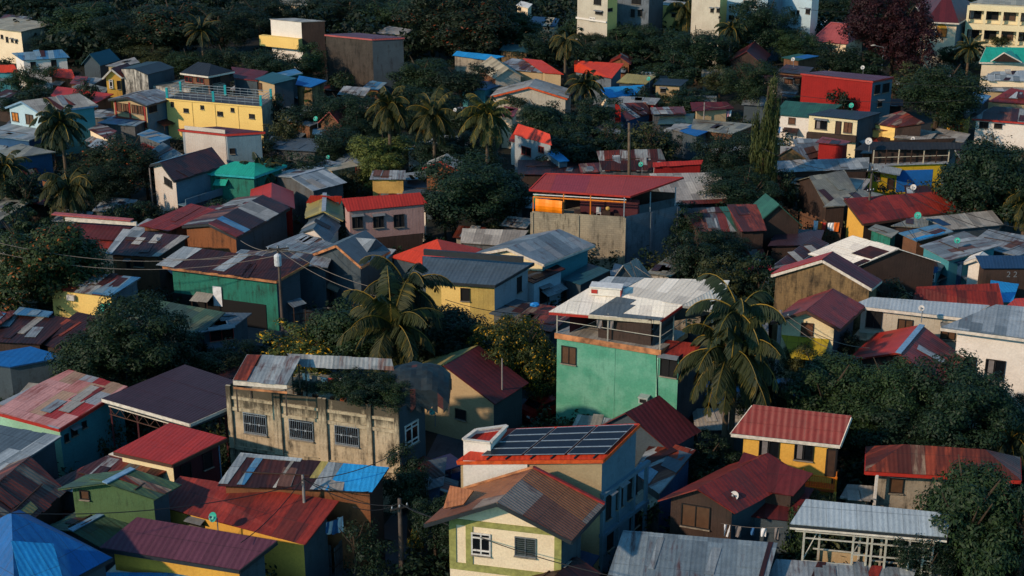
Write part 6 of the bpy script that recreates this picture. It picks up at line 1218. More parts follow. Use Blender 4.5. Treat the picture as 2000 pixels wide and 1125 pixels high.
# ================================================================== TREES
# (x, top y, width, ground y, label, kind, leaf)
T = [
 (85,408,205,640,'big round mango tree with orange tinted young leaves at the left edge','big','leaf_mango'),
 (238,604,225,800,'wide loose green tree in the lower left behind the plum pavilion','big','leaf_mid'),
 (345,628,120,790,'dark tree leaning on the right of the wide loose green tree','mid','leaf_dark'),
 (208,806,72,905,'small round shrub by the teal wall of the patchwork roofed house','small','leaf_olive'),
 (450,845,56,935,'small dark bush at the left foot of the old concrete building','small','leaf_dark'),
 (440,672,130,770,'leafy shrubs beside the road left of the planted roof deck','mid','leaf_olive'),
 (610,635,170,760,'yellow flowering bush behind the planted roof deck','mid','leaf_yellow'),
 (680,560,190,745,'dense tree mass left of the front pair of palms','big','leaf_mid'),
 (895,585,190,770,'dark tree mass right of the front pair of palms','big','leaf_dark'),
 (1010,625,140,800,'yellow flowered tree left of the tall green building','big','leaf_yellow'),
 (1058,690,60,800,'dark lower tree touching the left wall of the green building','mid','leaf_dark'),
 (1600,668,200,900,'broad bush right of the long fronded palm','big','leaf_mid'),
 (1735,672,190,920,'tall leafy tree in front of the red gable roof','big','leaf_mid'),
 (1870,705,220,930,'wide dark tree below the white house at right','big','leaf_dark'),
 (1975,760,130,930,'dark tree at the right edge below the white house','big','leaf_dark'),
 (1570,740,120,900,'dim tree behind the yellow house','mid','leaf_dark'),
 (1790,800,200,960,'low dark tree behind the rusty hip roof','big','leaf_dark'),
 (1880,880,230,1180,'huge dark tree in the bottom right corner','big','leaf_mid'),
 (1800,1010,130,1200,'dark undergrowth under the steel frame shed','mid','leaf_dark'),
 (1985,930,120,1190,'shadowy tree at the right edge near the bottom','mid','leaf_dark'),
 (1592,955,80,1060,'low green bush in front of the yellow house balcony','mid','leaf_olive'),
 (1560,985,60,1110,'narrow bush left of the steel frame shed','small','leaf_mid'),
 (1390,920,70,1010,'small shrub growing over the dark red roof','small','leaf_olive'),
 (1375,842,110,960,'dark bush at the foot of the long fronded palm','mid','leaf_dark'),
 (1715,540,135,680,'dark tree between the brown block gable and the silver roof','mid','leaf_dark'),
 (1640,590,70,700,'small tree right of the yellow awning house','mid','leaf_dark'),
 (1550,660,80,780,'bushes below the yellow awning','mid','leaf_olive'),
 (1480,480,110,640,'tangled tree between the dark green gable and the brown gable','mid','leaf_dark'),
 (1400,500,130,640,'shrubby trees right of the concrete block house','mid','leaf_olive'),
 (1350,450,120,590,'dark tree against the shaded wall of the concrete block house','mid','leaf_dark'),
 (1520,535,80,660,'thin foliage by the red umbrella','mid','leaf_mid'),
 (935,308,185,462,'big rounded dark tree left of the concrete block house','big','leaf_dark'),
 (870,365,90,475,'dark tree touching the pink house','mid','leaf_dark'),
 (1005,350,60,440,'dark tree behind the left corner of the concrete block house','mid','leaf_dark'),
 (885,258,130,370,'dark tree mass beneath the middle and third palm','big','leaf_dark'),
 (745,258,120,365,'light flecked tree under the first palm','mid','leaf_bright'),
 (665,235,110,340,'dark round tree left of the light flecked tree','mid','leaf_dark'),
 (730,300,70,390,'pale scrubby tree beside the tarpaulin hut','mid','leaf_bright'),
 (690,330,60,400,'olive scrub left of the tarpaulin hut','small','leaf_olive'),
 (820,100,130,215,'rounded bright topped tree right of the soot dark block','big','leaf_mid'),
 (900,122,110,225,'dark tree below the sky blue roof','mid','leaf_dark'),
 (740,180,130,300,'dark tree behind the first palm','big','leaf_dark'),
 (680,165,120,290,'dark tree below the soot dark block','big','leaf_dark'),
 (620,190,90,290,'dark tree right of the strong blue roof','mid','leaf_dark'),
 (560,90,110,200,'dark tree below the white walled box','big','leaf_dark'),
 (520,80,80,190,'dark tree left of the white walled box base','mid','leaf_dark'),
 (610,85,70,190,'dark tree at the left wall of the soot dark block','mid','leaf_mid'),
 (670,128,60,200,'small tree growing against the soot dark block','small','leaf_mid'),
 (575,215,80,290,'leafy shrub beside the scrap roofed hut','small','leaf_olive'),
 (545,175,60,270,'shrub right of the yellow block','mid','leaf_dark'),
 (250,245,150,400,'red flowering dark tree in front of the tan house','big','leaf_bronze'),
 (185,300,130,420,'dense dark tree between the two left hand palms','big','leaf_dark'),
 (290,270,70,390,'dark tree left of the dark gabled house','mid','leaf_dark'),
 (60,330,110,450,'shadowed tree at the left edge above the mango tree','mid','leaf_dark'),
 (40,395,100,520,'dim bushes above the mango tree','mid','leaf_mid'),
 (62,118,90,200,'round bush in front of the pale blue grey roofed house','mid','leaf_mid'),
 (75,160,110,235,'dark bushes behind the light blue house','mid','leaf_dark'),
 (175,140,40,235,'thin twin topped tree before the bright red long roof','small','leaf_dark'),
 (170,165,44,250,'narrow bush beneath the thin twin topped tree','small','leaf_dark'),
 (300,82,95,150,'olive topped tree behind the stained white wall','mid','leaf_olive'),
 (370,90,90,160,'dark tree behind the black hip roofed house','mid','leaf_mid'),
 (440,80,90,165,'dark tree right of the black hip roofed house','mid','leaf_dark'),
 (260,15,130,130,'tall dark tree in the upper left wood','big','leaf_dark'),
 (350,-15,170,120,'orange flowering tree in the upper left wood','big','leaf_bronze'),
 (440,0,150,125,'dark tree in the upper left wood right of the orange flowering one','big','leaf_dark'),
 (160,-10,150,110,'tall grey green tree in the upper left wood','big','leaf_mid'),
 (130,60,120,125,'dark tree overhanging the cream warehouse','big','leaf_dark'),
 (90,-30,110,60,'dark tree at the top left behind the warehouse','big','leaf_dark'),
 (30,-40,110,40,'dark tree at the very top left corner','big','leaf_dark'),
 (215,30,110,125,'dark tree between warehouse and wood','mid','leaf_dark'),
 (510,-15,120,95,'dark tree left of the white walled box','big','leaf_dark'),
 (680,-20,150,75,'dark tree behind the soot dark block','big','leaf_dark'),
 (760,-15,130,90,'second dark tree behind the soot dark block','big','leaf_mid'),
 (600,-10,110,50,'dark tree behind the white walled box','big','leaf_dark'),
 (900,-25,180,130,'large bronze tinted tree at the top centre','big','leaf_bronze'),
 (975,5,130,120,'dark tree right of the bronze tinted tree','big','leaf_mid'),
 (845,20,90,120,'dark tree left of the bronze tinted tree','big','leaf_dark'),
 (1010,20,60,105,'shadowed tree by the cream house at the top centre','mid','leaf_dark'),
 (1065,60,90,150,'dark tree behind the dry palm','mid','leaf_dark'),
 (1150,72,110,150,'bushy tree above the bright brick red roof','mid','leaf_dark'),
 (1210,60,90,150,'bushy tree left of the round dark tree','mid','leaf_mid'),
 (1250,95,90,160,'low tree mass below the shadowed block','mid','leaf_mid'),
 (1360,42,140,165,'large round dark tree, top right of centre','big','leaf_dark'),
 (1250,0,60,95,'tree before the shadowed block at the top','mid','leaf_mid'),
 (1305,-10,50,80,'tree between the shadowed block and the yellow tower','mid','leaf_dark'),
 (1340,175,90,235,'bushes left of the vine covered trunk','mid','leaf_dark'),
 (1310,150,90,215,'dim tree beside the clearing','mid','leaf_mid'),
 (1455,108,110,235,'leafy tree behind the vine covered trunk','big','leaf_mid'),
 (1405,130,60,200,'olive tree left of the leafy tree','mid','leaf_olive'),
 (1490,-20,120,140,'big dark tree before the blue grey tower','big','leaf_dark'),
 (1555,45,90,150,'round tree left of the coral pink roof','big','leaf_mid'),
 (1625,75,120,165,'dark bushy tree under the coral pink roof','mid','leaf_dark'),
 (1738,-12,132,165,'huge dark red leaved tree, upper right','big','leaf_red'),
 (1610,-20,90,60,'dark tree behind the coral pink roof','big','leaf_dark'),
 (1655,-20,70,60,'second dark tree behind the coral pink roof','big','leaf_dark'),
 (1820,98,165,285,'big rounded tree right of the blood red building','big','leaf_mid'),
 (1770,120,90,200,'pale green bush behind the blood red building','mid','leaf_olive'),
 (1960,42,90,125,'rounded tree below the apartment block','mid','leaf_olive'),
 (1955,122,90,165,'hedge below the teal roof','mid','leaf_mid'),
 (1945,243,185,480,'huge smooth dark tree at the right edge','big','leaf_dark'),
 (1885,420,60,480,'yellowish bush right of the long red roof','small','leaf_olive'),
 (1840,262,70,320,'low bushes left of the huge smooth dark tree','small','leaf_mid'),
 (1405,240,135,400,'wide round tree left of the vine covered trunk','big','leaf_dark'),
 (1450,320,150,450,'dark tree mass at the foot of the vine covered trunk','big','leaf_dark'),
 (1530,335,50,420,'dark bush right of the vine covered trunk base','small','leaf_dark'),
 (1065,180,120,300,'dark tree right of the third palm','big','leaf_dark'),
 (1180,235,110,340,'dim scrubby tree in the centre of the upper half','mid','leaf_mid'),
 (1265,225,130,340,'grey green scrub right of the tall bare pole','loose','leaf_olive'),
 (1110,225,90,330,'dark tree between the third palm and the tall bare pole','mid','leaf_dark'),
 (1250,168,60,235,'small tree on the blue tarpaulin roof edge','small','leaf_dark'),
 (1560,205,50,250,'shrub by the green roofed house','small','leaf_dark'),
 (560,235,50,310,'scrub in front of the scrap roofed hut','small','leaf_olive'),
 (665,440,56,505,'small bush at the left foot of the pink house','small','leaf_dark'),
 (1290,255,70,330,'low dark bush left of the wide round tree','mid','leaf_dark'),
 (970,420,60,480,'low scrub left of the concrete block wall','small','leaf_olive'),
 (800,880,110,1050,'dark weeds climbing along the alley','mid','leaf_dark'),
 (850,960,110,1110,'dark shrub beside the alley pole','mid','leaf_dark'),
 (700,1010,120,1150,'dim scrub at the bottom of the alley','loose','leaf_dark'),
 (812,1020,30,1100,'small yellow flowered shrub at the left of the cream house','small','leaf_yellow'),
 (1400,620,90,760,'dark foliage behind the long fronded palm','mid','leaf_dark'),
 (1480,690,110,850,'dark foliage right of the long fronded palm','mid','leaf_dark'),
 (1440,585,80,700,'dark crown behind the white sheet roof','mid','leaf_dark'),
 (240,395,50,480,'dark bush right of the mango tree top','small','leaf_dark'),
 (600,300,90,400,'dark bush behind the muted grey maroon roof','mid','leaf_dark'),
 (500,262,80,330,'dark tree below the yellow block','mid','leaf_dark'),
 (700,215,100,310,'dark tree left of the first palm','big','leaf_dark'),
 (830,175,110,290,'dark tree behind the second palm','big','leaf_dark'),
 (905,195,80,300,'dark tree between the second and third palm','mid','leaf_dark'),
 (810,245,60,335,'dark bush under the second palm','mid','leaf_dark'),
 (1010,165,70,250,'dark bush before the wide low gable','mid','leaf_dark'),
 (1130,260,120,350,'dark thicket above the long rust fence like shed','mid','leaf_dark'),
 (1220,250,80,330,'dark thicket behind the tall bare pole','mid','leaf_mid'),
 (1160,190,90,280,'dark tree left of the slim brown pole','mid','leaf_dark'),
 (1395,430,130,560,'dark tree in front of the long patched rust roof','big','leaf_dark'),
 (1330,400,80,500,'dark tree hugging the shaded wall of the concrete block house','mid','leaf_dark'),
 (1480,520,120,650,'dark shrubs around the red parasol','mid','leaf_dark'),
 (1620,640,90,760,'dark tree below the yellow awning','mid','leaf_dark'),
 (385,640,90,740,'dark shrub right of the mossy dark green roof','mid','leaf_dark'),
 (120,560,80,640,'dark shrub at the foot of the mango tree','mid','leaf_dark'),
 (285,385,90,460,'dark thicket left of the long dark red roof','mid','leaf_dark'),
 (225,330,80,430,'dark tree behind the maroon roofed house with cream fascia','mid','leaf_dark'),
 (110,255,60,330,'dark bush right of the grey blue low roof','mid','leaf_dark'),
 (1640,170,50,260,'dark bush left of the upright young palm','small','leaf_dark'),
 (1310,95,90,190,'dark bushes left of the large round dark tree','mid','leaf_dark'),
 (1680,95,90,170,'dark bushes left of the street lamp','mid','leaf_dark'),
 (1170,50,95,135,'dark tree hiding the foot of the pale block tower','big','leaf_dark'),
 (1125,38,60,120,'dark tree left of the pale block tower','mid','leaf_mid'),
 (1235,46,85,135,'dark tree hiding the foot of the shadowed block','big','leaf_dark'),
 (1300,50,75,130,'dark tree hiding the foot of the lit tan block','mid','leaf_mid'),
 (1395,46,85,125,'dark tree hiding the foot of the pale grey tower','big','leaf_dark'),
 (1450,40,80,120,'dark tree hiding the foot of the blue grey tower','big','leaf_mid'),
 (1530,28,70,110,'dark tree before the long white block','big','leaf_dark'),
 (1575,60,70,120,'bush below the white flat roof','mid','leaf_mid'),
 (1860,86,60,140,'bush below the mansion','mid','leaf_mid'),
 (440,395,70,470,'dark bush behind the dark red roof','small','leaf_dark'),
]
for a in T:
    tree(*a, low=.12 if a[5] in ('big','mid') else .06)
# plants standing on the roof deck of the old concrete building
OBY = lambda x: 751+(x-444)*46/334 if x < 778 else 797-(x-778)*.55
def planter(px, ytop, wpx, z, label, leaf='leaf_mid', kind='small'):
    p = at(px, OBY(px)-13, 7.55); p.z = z; h = max(.9, min(2.6, zat(p, ytop)-z)); rad = wpx/2*mpp(p)*1.15; root = thing('potted_plant', label, 'plant', p, 'plants on the roof deck'); r = random.Random(px)
    c = bpy.data.objects.new('foliage', r.choice(CR[kind])); COL.objects.link(c); c.parent = root; c.location = (0,0,.35+h*.45); c.scale = (rad,rad,h*.55); c.rotation_euler = (0,0,px); setmat(c, leaf)
    m = MB(); m.tube([p, p+Z*.05, p+Z*.35, p+Z*.36], [.16,.18,.24,.2], 'brick', 9); m.build('pot', root)
for px, yt, wd, ys, lb in ((735,706,112,700,'widest leafy plant on the right half of the roof deck'),(690,728,88,720,'bushy plant in the middle of the roof deck'),(772,715,92,700,'leafy plant in front of the tarpaulin dome'),(650,742,62,0,'low plant left of the bushy plant on the roof deck'),(615,748,52,0,'small plant at the deck wall under the clothes line'),(585,744,46,0,'small plant nearest the rusty grey shelter'),(800,738,66,0,'dark plant at the right front corner of the deck'),(712,748,70,0,'drooping plant at the front edge of the deck'),(826,722,66,0,'dark plant beyond the right corner of the deck'),(755,745,64,0,'thick plant at the front edge left of the deck corner'),(670,752,50,0,'low front edge plant under the widest leafy plant')):
    planter(px, yt, wd, 6.85, lb, 'leaf_mid' if px % 3 else 'leaf_dark', 'mid' if wd > 80 else 'small')
# vine covered trunk
root = tree(1487, 158, 46, 420, 'tall dead trunk wrapped in yellow green vines, right of centre', 'col', 'leaf_vine', None, low=.02, name='vine_covered_tree')
c = root.children[0] if root.children[0].name.startswith('crown') else root.children[1]; t_ = [o for o in root.children if o.name.startswith('trunk')][0]; mv = MB(); mv.tube([(0,0,0),(.02,.01,.5),(0,0,.96)], [.03,.022,.012], 'bark', 8); mt = bpy.data.meshes.new('trunk'); mt.from_pydata(mv.v, [], mv.f); mt.materials.append(MATS['bark']); t_.data = mt; t_.scale = (zat(root.location.copy(), 158),)*3
# palms
palm(772,632,88,830,'coconut palm with drooping yellow stems behind the planted roof deck','full')
palm(800,560,82,790,'dark upright coconut palm behind the drooping one, centre','dark', nuts=False)
palm(1412,688,98,905,'large coconut palm with long drooping yellow fronds right of the green building','full')
palm(1425,610,85,900,'feathery palm top rising over the white sheet roof','dark', nuts=False)
palm(764,205,44,365,'first of three coconut palms in a row, right of the soot dark block','full')
palm(850,222,46,385,'second of three coconut palms in a row, over the white roof glimpse','full')
palm(952,226,48,395,'third of three coconut palms in a row, by the red roofed shack','full')
palm(1103,78,32,195,'dry drooping palm left of the bright brick red roof','dry')
palm(1140,165,34,250,'dim palm right of the grey roofs, upper centre','dark')
palm(136,240,46,400,'dark palm in front of the light blue house','dark')
palm(145,365,50,470,'palm with yellow stems above the mango tree','full')
palm(20,330,44,440,'dark palm at the left edge','dark', nuts=False)
palm(515,335,32,420,'dark palm beside the turquoise roofed house','dark', nuts=False)
palm(1650,192,32,250,'upright young palm in front of the blood red building','tip', nuts=False)
palm(1992,395,46,500,'yellow fronded palm at the right edge in front of the huge smooth dark tree','full')
palm(1335,14,38,115,'brown fronded palm in front of the lit tan block','dry')
palm(160,690,40,790,'small dark palm left of the wide loose green tree','dark', nuts=False)
palm(1960,860,46,960,'half hidden palm among the dark trees at the right edge','dark', nuts=False)
palm(45,60,26,105,'small dark palm in front of the cream warehouse','dark', nuts=False)
palm(400,60,30,150,'shadowed palm in the upper left wood','dark', nuts=False)
palm(1425,55,30,150,'dark palm right of the large round dark tree','dark', nuts=False)
palm(1885,95,26,170,'small palm in front of the white open shed','dark', nuts=False)
banana(398,225,262,'banana plant with dark ragged leaves before the yellow block')
banana(415,228,264,'second banana plant before the yellow block')
banana(486,238,264,'small banana plant at the right end of the yellow block')
banana(580,355,420,'banana plant by the bright red gable roof')
banana(935,405,470,'banana plant below the big rounded dark tree')
banana(1672,196,245,'banana plant right of the upright young palm')
banana(1578,165,225,'banana plant at the left end of the blood red building')
banana(605,160,235,'banana plant below the strong blue roof')
banana(1885,218,262,'banana plant right of the big rounded tree')
banana(1580,60,140,'banana plant in front of the dark bushes near the coral pink roof')

# ================================================================== POLES, CABLES
pa, pA, hA = pole(553, 480, 655, 'dark utility pole with a white transformer can by the teal fronted shop', extra='transformer', arms=((.97,.9),))
pb, pB, hB = pole(1690, 325, 480, 'dark utility pole in front of the long red roof', arms=((.95,.6),(.7,.4)))
pc, pC, hC = pole(602, 928, 1120, 'grey pole with a small lamp arm in front of the wide maroon roof', 'pole_conc', .1, ())
pd, pD, hD = pole(785, 974, 1130, 'brown timber pole in the dark alley', 'bolt', .14, ((.9,.5),))
pe, pE, hE = pole(1229, 240, 420, 'tall bare tapering timber pole behind the red roofed block', 'palmbark', .17, (), lean=-.3)
pf, pF, hF = pole(1372, 200, 285, 'thin pale pole by the stone grey roof', 'pole_conc', .09, ())
pg, pG, hG = pole(1512, 606, 790, 'grey utility pole left of the yellow awning house', 'pole_conc', .15, ((.93,.7),))
ph, pH, hH = pole(300, 328, 420, 'thin pole left of the dark gabled house', 'pole_conc', .08, ())
pole(425, 1062, 1200, 'short dark pole in front of the purple ribbed roof', 'pole_conc', .12, ())
pole(67, 695, 790, 'thin pipe mast in front of the sea blue awning', 'steel', .06, (), name='pipe_mast', cat='mast')
pole(981, 700, 860, 'thin pole before the maroon roofed gable house', 'pole_conc', .06, (), name='pipe_mast', cat='mast')
pole(819, 1003, 1090, 'slender wooden post left of the cream house', 'palmbark', .05, (), name='pipe_mast', cat='mast')
pole(895, 395, 480, 'thin white pole below the big rounded dark tree', 'pole_conc', .06, (), name='pipe_mast', cat='mast')
pole(1188, 208, 270, 'slim brown pole in the dark scrub', 'palmbark', .08, (), name='pipe_mast', cat='mast')
pole(1719, 90, 170, 'street lamp in front of the dark red leaved tree', 'steel', .08, (), extra='lamp', name='street_lamp', cat='street lamp')
pole(1422, 76, 150, 'street lamp left of the leafy tree in the upper right', 'steel', .08, (), extra='lamp', name='street_lamp', cat='street lamp')
pole(1607, 388, 440, 'thin dark post beside the yellow gable', 'bolt', .08, (), name='pipe_mast', cat='mast')
pole(135, 785, 860, 'thin aerial mast on the patchwork roof', 'steel', .04, (), name='pipe_mast', cat='mast')
def top(p, h, dx=0, dz=.15): return p+Vector((dx, -.1, h-dz))
ca = [(top(pA,hA,.7,.3), at(760,568,6.0), .5, 'cable from the transformer pole toward the front palms'),
 (top(pA,hA,.0,.3), at(735,578,5.6), .6, 'lower cable from the transformer pole toward the front palms'),
 (top(pA,hA,-.7,.3), at(-20,470,8.5), 1.4, 'upper cable running left from the transformer pole'),
 (top(pA,hA,-.4,.9), at(-20,490,7.6), 1.4, 'lower cable running left from the transformer pole'),
 (top(pB,hB,.5,.4), at(2040,455,7.5), .9, 'upper cable running right from the pole at the long red roof'),
 (top(pB,hB,.2,.9), at(2040,478,7.0), .9, 'lower cable running right from the pole at the long red roof'),
 (top(pB,hB,-.5,.4), at(1490,290,9.5), .8, 'cable from the red roof pole back to the vine covered trunk'),
 (top(pD,hD,.3,.4), at(1330,1150,7.0), .7, 'cable crossing the front of the cream house'),
 (top(pD,hD,-.3,.4), top(pC,hC,0,.2), .5, 'cable between the lamp pole and the alley pole'),
 (top(pC,hC,0,.2), at(790,875,7.9), .5, 'cable from the lamp pole over the bright blue sheets'),
 (top(pC,hC,0,.5), at(-20,1000,8.5), .8, 'cable from the lamp pole to the left edge'),
 (top(pG,hG,.4,.3), at(1700,680,6.0), .6, 'upper cable below the yellow awning'),
 (top(pG,hG,.4,.7), at(1690,700,5.2), .6, 'lower cable below the yellow awning'),
 (top(pG,hG,-.4,.3), at(1240,520,9.0), 1.0, 'cable from the awning pole to the concrete block house'),
 (at(1485,175,9.5), at(1890,195,9.8), .8, 'upper cable crossing in front of the blood red building'),
 (at(1500,130,10), at(2020,170,9.8), .8, 'cable crossing behind the blood red building'),
 (at(1560,15,10), at(1700,18,10), .5, 'cable in front of the long white block'),
 (at(870,585,5.5), at(1090,612,6.5), .5, 'cable from the front palms to the green building')]
for i_, (u_, v_, l_) in enumerate((((553,490,655),(318,505,6.5),'service cable from the transformer pole to the dark timber house'),((553,490,655),(470,470,6.0),'service cable from the transformer pole to the striped gable'),
  ((553,492,655),(640,470,6.0),'service cable from the transformer pole to the dormer roof'),((1690,332,480),(1650,392,5.2),'service cable from the red roof pole to the yellow gable'),((1690,332,480),(1700,325,6.2),'service cable to the yellow and blue house'),
  ((1690,335,480),(1790,470,4.6),'service cable from the red roof pole to the sky blue grey roof'),((602,935,1120),(720,960,5.8),'service cable from the lamp pole to the bright blue sheets'),((602,935,1120),(470,1060,5.2),'service cable from the lamp pole to the purple ribbed roof'),
  ((785,982,1130),(880,1010,6.5),'service cable from the alley pole to the cream house'),((785,982,1130),(690,990,5.2),'service cable from the alley pole to the maroon roof'),((1512,612,790),(1330,640,9.0),'service cable from the awning pole to the green building'),
  ((1372,205,285),(1425,205,5.2),'service cable to the maroon awning house'),((1372,205,285),(1230,245,9.0),'cable between the thin pale pole and the tall bare pole'),((1229,245,420),(1165,345,8.0),'cable from the tall bare pole to the red roofed block'))):
    q_ = at(u_[0], u_[2], 0); q_.z = zat(q_, u_[1]); ca.append((q_, at(*v_), .35, l_))
for a, b, s, l in ca: cable(a, b, s, l, 'cable_pale' if 'transformer' in l or 'awning' in l else 'rope', .027)
m = MB(); c_ = pC+Z*(hC*.52); m.tube([c_, c_+Vector((.5,-.3,-.02)), c_+Vector((.75,-.45,-.12))], .03, 'white_paint', 6); m.tube([c_+Vector((.72,-.43,-.12)), c_+Vector((.75,-.45,-.2)), c_+Vector((.76,-.46,-.34))], [.05,.1,.04], 'white_paint', 8); ob = m.build('lamp', pc)

# ================================================================== DISHES
for x, y, z, l, r_, k in ((417,1010,4.9,'teal dish on the wide maroon roof',10,'dish_teal'),(868,757,7.4,'large white dish between the roof deck and the tan gable house',11,'dish_white'),
  (1435,968,5.1,'white dish above the dark red porch roof',9,'dish_white'),(200,603,5.0,'larger teal dish at the corner of the small yellow house',9,'dish_teal'),(212,596,5.3,'smaller teal dish behind the larger one at the yellow house',6,'dish_teal'),
  (1697,276,6.9,'white dish on the dark ramshackle roof',7,'dish_white'),(1252,321,4.9,'teal dish on the patched rust roof',5,'dish_teal'),(1663,206,5.6,'pale teal dish on the green roofed house',5,'dish_teal'),
  (1793,421,5.2,'teal dish between the long red roof and the pale ribbed roof',7,'dish_teal'),(1784,366,5.5,'grey dish in front of the blue painted panel',6,'dish_white'),(1870,470,5.4,'teal dish on the patched rust and grey roof',6,'dish_teal'),
  (1549,116,6.2,'white dish on the small green and blue topped hut',4,'dish_white'),(1685,132,8.0,'white dish just above the blood red building roof',4,'dish_white'),(889,215,5.8,'white dish between the second and third palm',4,'dish_white'),
  (617,232,4.6,'small teal dish on the scrap roofed hut',5,'dish_teal'),(641,307,4.8,'tiny teal dish above the muted grey maroon roof',4,'dish_teal'),(1718,170,5.4,'white dish on the slate side of the blood red building',7,'dish_white'),
  (1267,154,5.0,'teal dish on the mustard roof',4,'dish_teal'),(1783,271,3.8,'small white dish on the lilac grey roofs',4,'dish_white'),(1800,602,7.3,'dark dish lying on the long silver roof',6,'dish_white'),(845,804,4.0,'teal dish at the pale wall of the tan gable house',7,'dish_teal')):
    dish(x, y, z, l, r_, k)

# ================================================================== WASHING, PEOPLE, VEHICLES, CLUTTER
def wash(a, b, n, label, keys, sz=(.5,.7), seed=1):
    r = random.Random(seed); root = thing('clothes_line', label, 'clothes line', (a+b)/2, None); m = MB(); pts = [a.lerp(b, i/10)-Z*.15*math.sin(math.pi*i/10) for i in range(11)]; m.tube(pts, .015, 'cable_pale', 4); m.build('line', root)
    for i in range(n):
        t = (i+.5+r.uniform(-.2,.2))/n; q = a.lerp(b, t)-Z*.15*math.sin(math.pi*t); w_ = sz[0]*r.uniform(.6,1.1); h_ = sz[1]*r.uniform(.7,1.2); d = (b-a).normalized(); nn = d.cross(Z).normalized(); m = MB()
        for k in range(4):
            f = lambda u, v: q+d*w_*(u-.5)*(1-.15*v)-Z*h_*v+nn*.05*math.sin(u*7+v*3+i)
            for j in range(4): m.face([f(k/4,(j+1)/4), f((k+1)/4,(j+1)/4), f((k+1)/4,j/4), f(k/4,j/4)], None, keys[i % len(keys)])
        ob = m.build('garment', None, origin=q); tag(ob, 'garment', 'garment'); GAR.append((ob, label, keys[i % len(keys)], i, n))
GAR = []
wash(at(592,728,8.5), at(672,738,8.5), 5, 'clothes line on the planted roof deck', ['cloth_white','cloth_grey','cloth_white','cloth_red'], (.5,.45))
wash(at(622,1020,4.0), at(668,1008,4.0), 5, 'clothes line by the right end of the wide maroon roof', ['cloth_white','cloth_blue'], (.45,1.0), 3)
wash(at(1160,620,9.5), at(1200,624,9.5), 2, 'clothes line under the white sheet roof of the green building', ['cloth_grey'], (.4,.6), 5)
wash(at(1384,217,4.3), at(1430,215,4.3), 9, 'clothes line along the maroon awning house porch', ['cloth_white','cloth_blue','cloth_pink','cloth_white','cloth_red'], (.5,.9), 7)
wash(at(1500,240,3.4), at(1530,248,3.4), 6, 'clothes line left of the cream house with sooty roof', ['cloth_blue','cloth_white','cloth_pink','cloth_blue'], (.5,.8), 9)
wash(at(1590,430,3.0), at(1640,434,3.0), 6, 'clothes line below the curved grey roof', ['cloth_white','cloth_orange','cloth_red','cloth_white'], (.5,.8), 11)
wash(at(1790,518,4.4), at(1836,520,4.4), 4, 'clothes line under the turquoise balcony hut eave', ['cloth_white','cloth_white','cloth_red','cloth_blue'], (.45,.7), 13)
wash(at(1700,292,5.0), at(1730,294,5.0), 2, 'clothes line on the dark timber upper floor', ['cloth_white'], (.7,.9), 15)
wash(at(1408,1022,3.6), at(1530,1030,3.6), 5, 'clothes line below the dark red porch roof', ['cloth_white','cloth_grey','cloth_blue'], (.35,.7), 17)
cn = {'cloth_white':'white','cloth_grey':'grey','cloth_red':'red','cloth_blue':'blue','cloth_pink':'pink','cloth_orange':'orange'}
seen = {}
for ob, l, k, i, n in GAR:
    pos = ('leftmost','second','third','fourth','fifth','sixth','seventh','eighth','rightmost'); w_ = 'rightmost' if i == n-1 else pos[i]
    ob['label'] = '%s %s garment on the %s' % (w_, cn[k], l); ob['group'] = 'washing on the clothes lines'
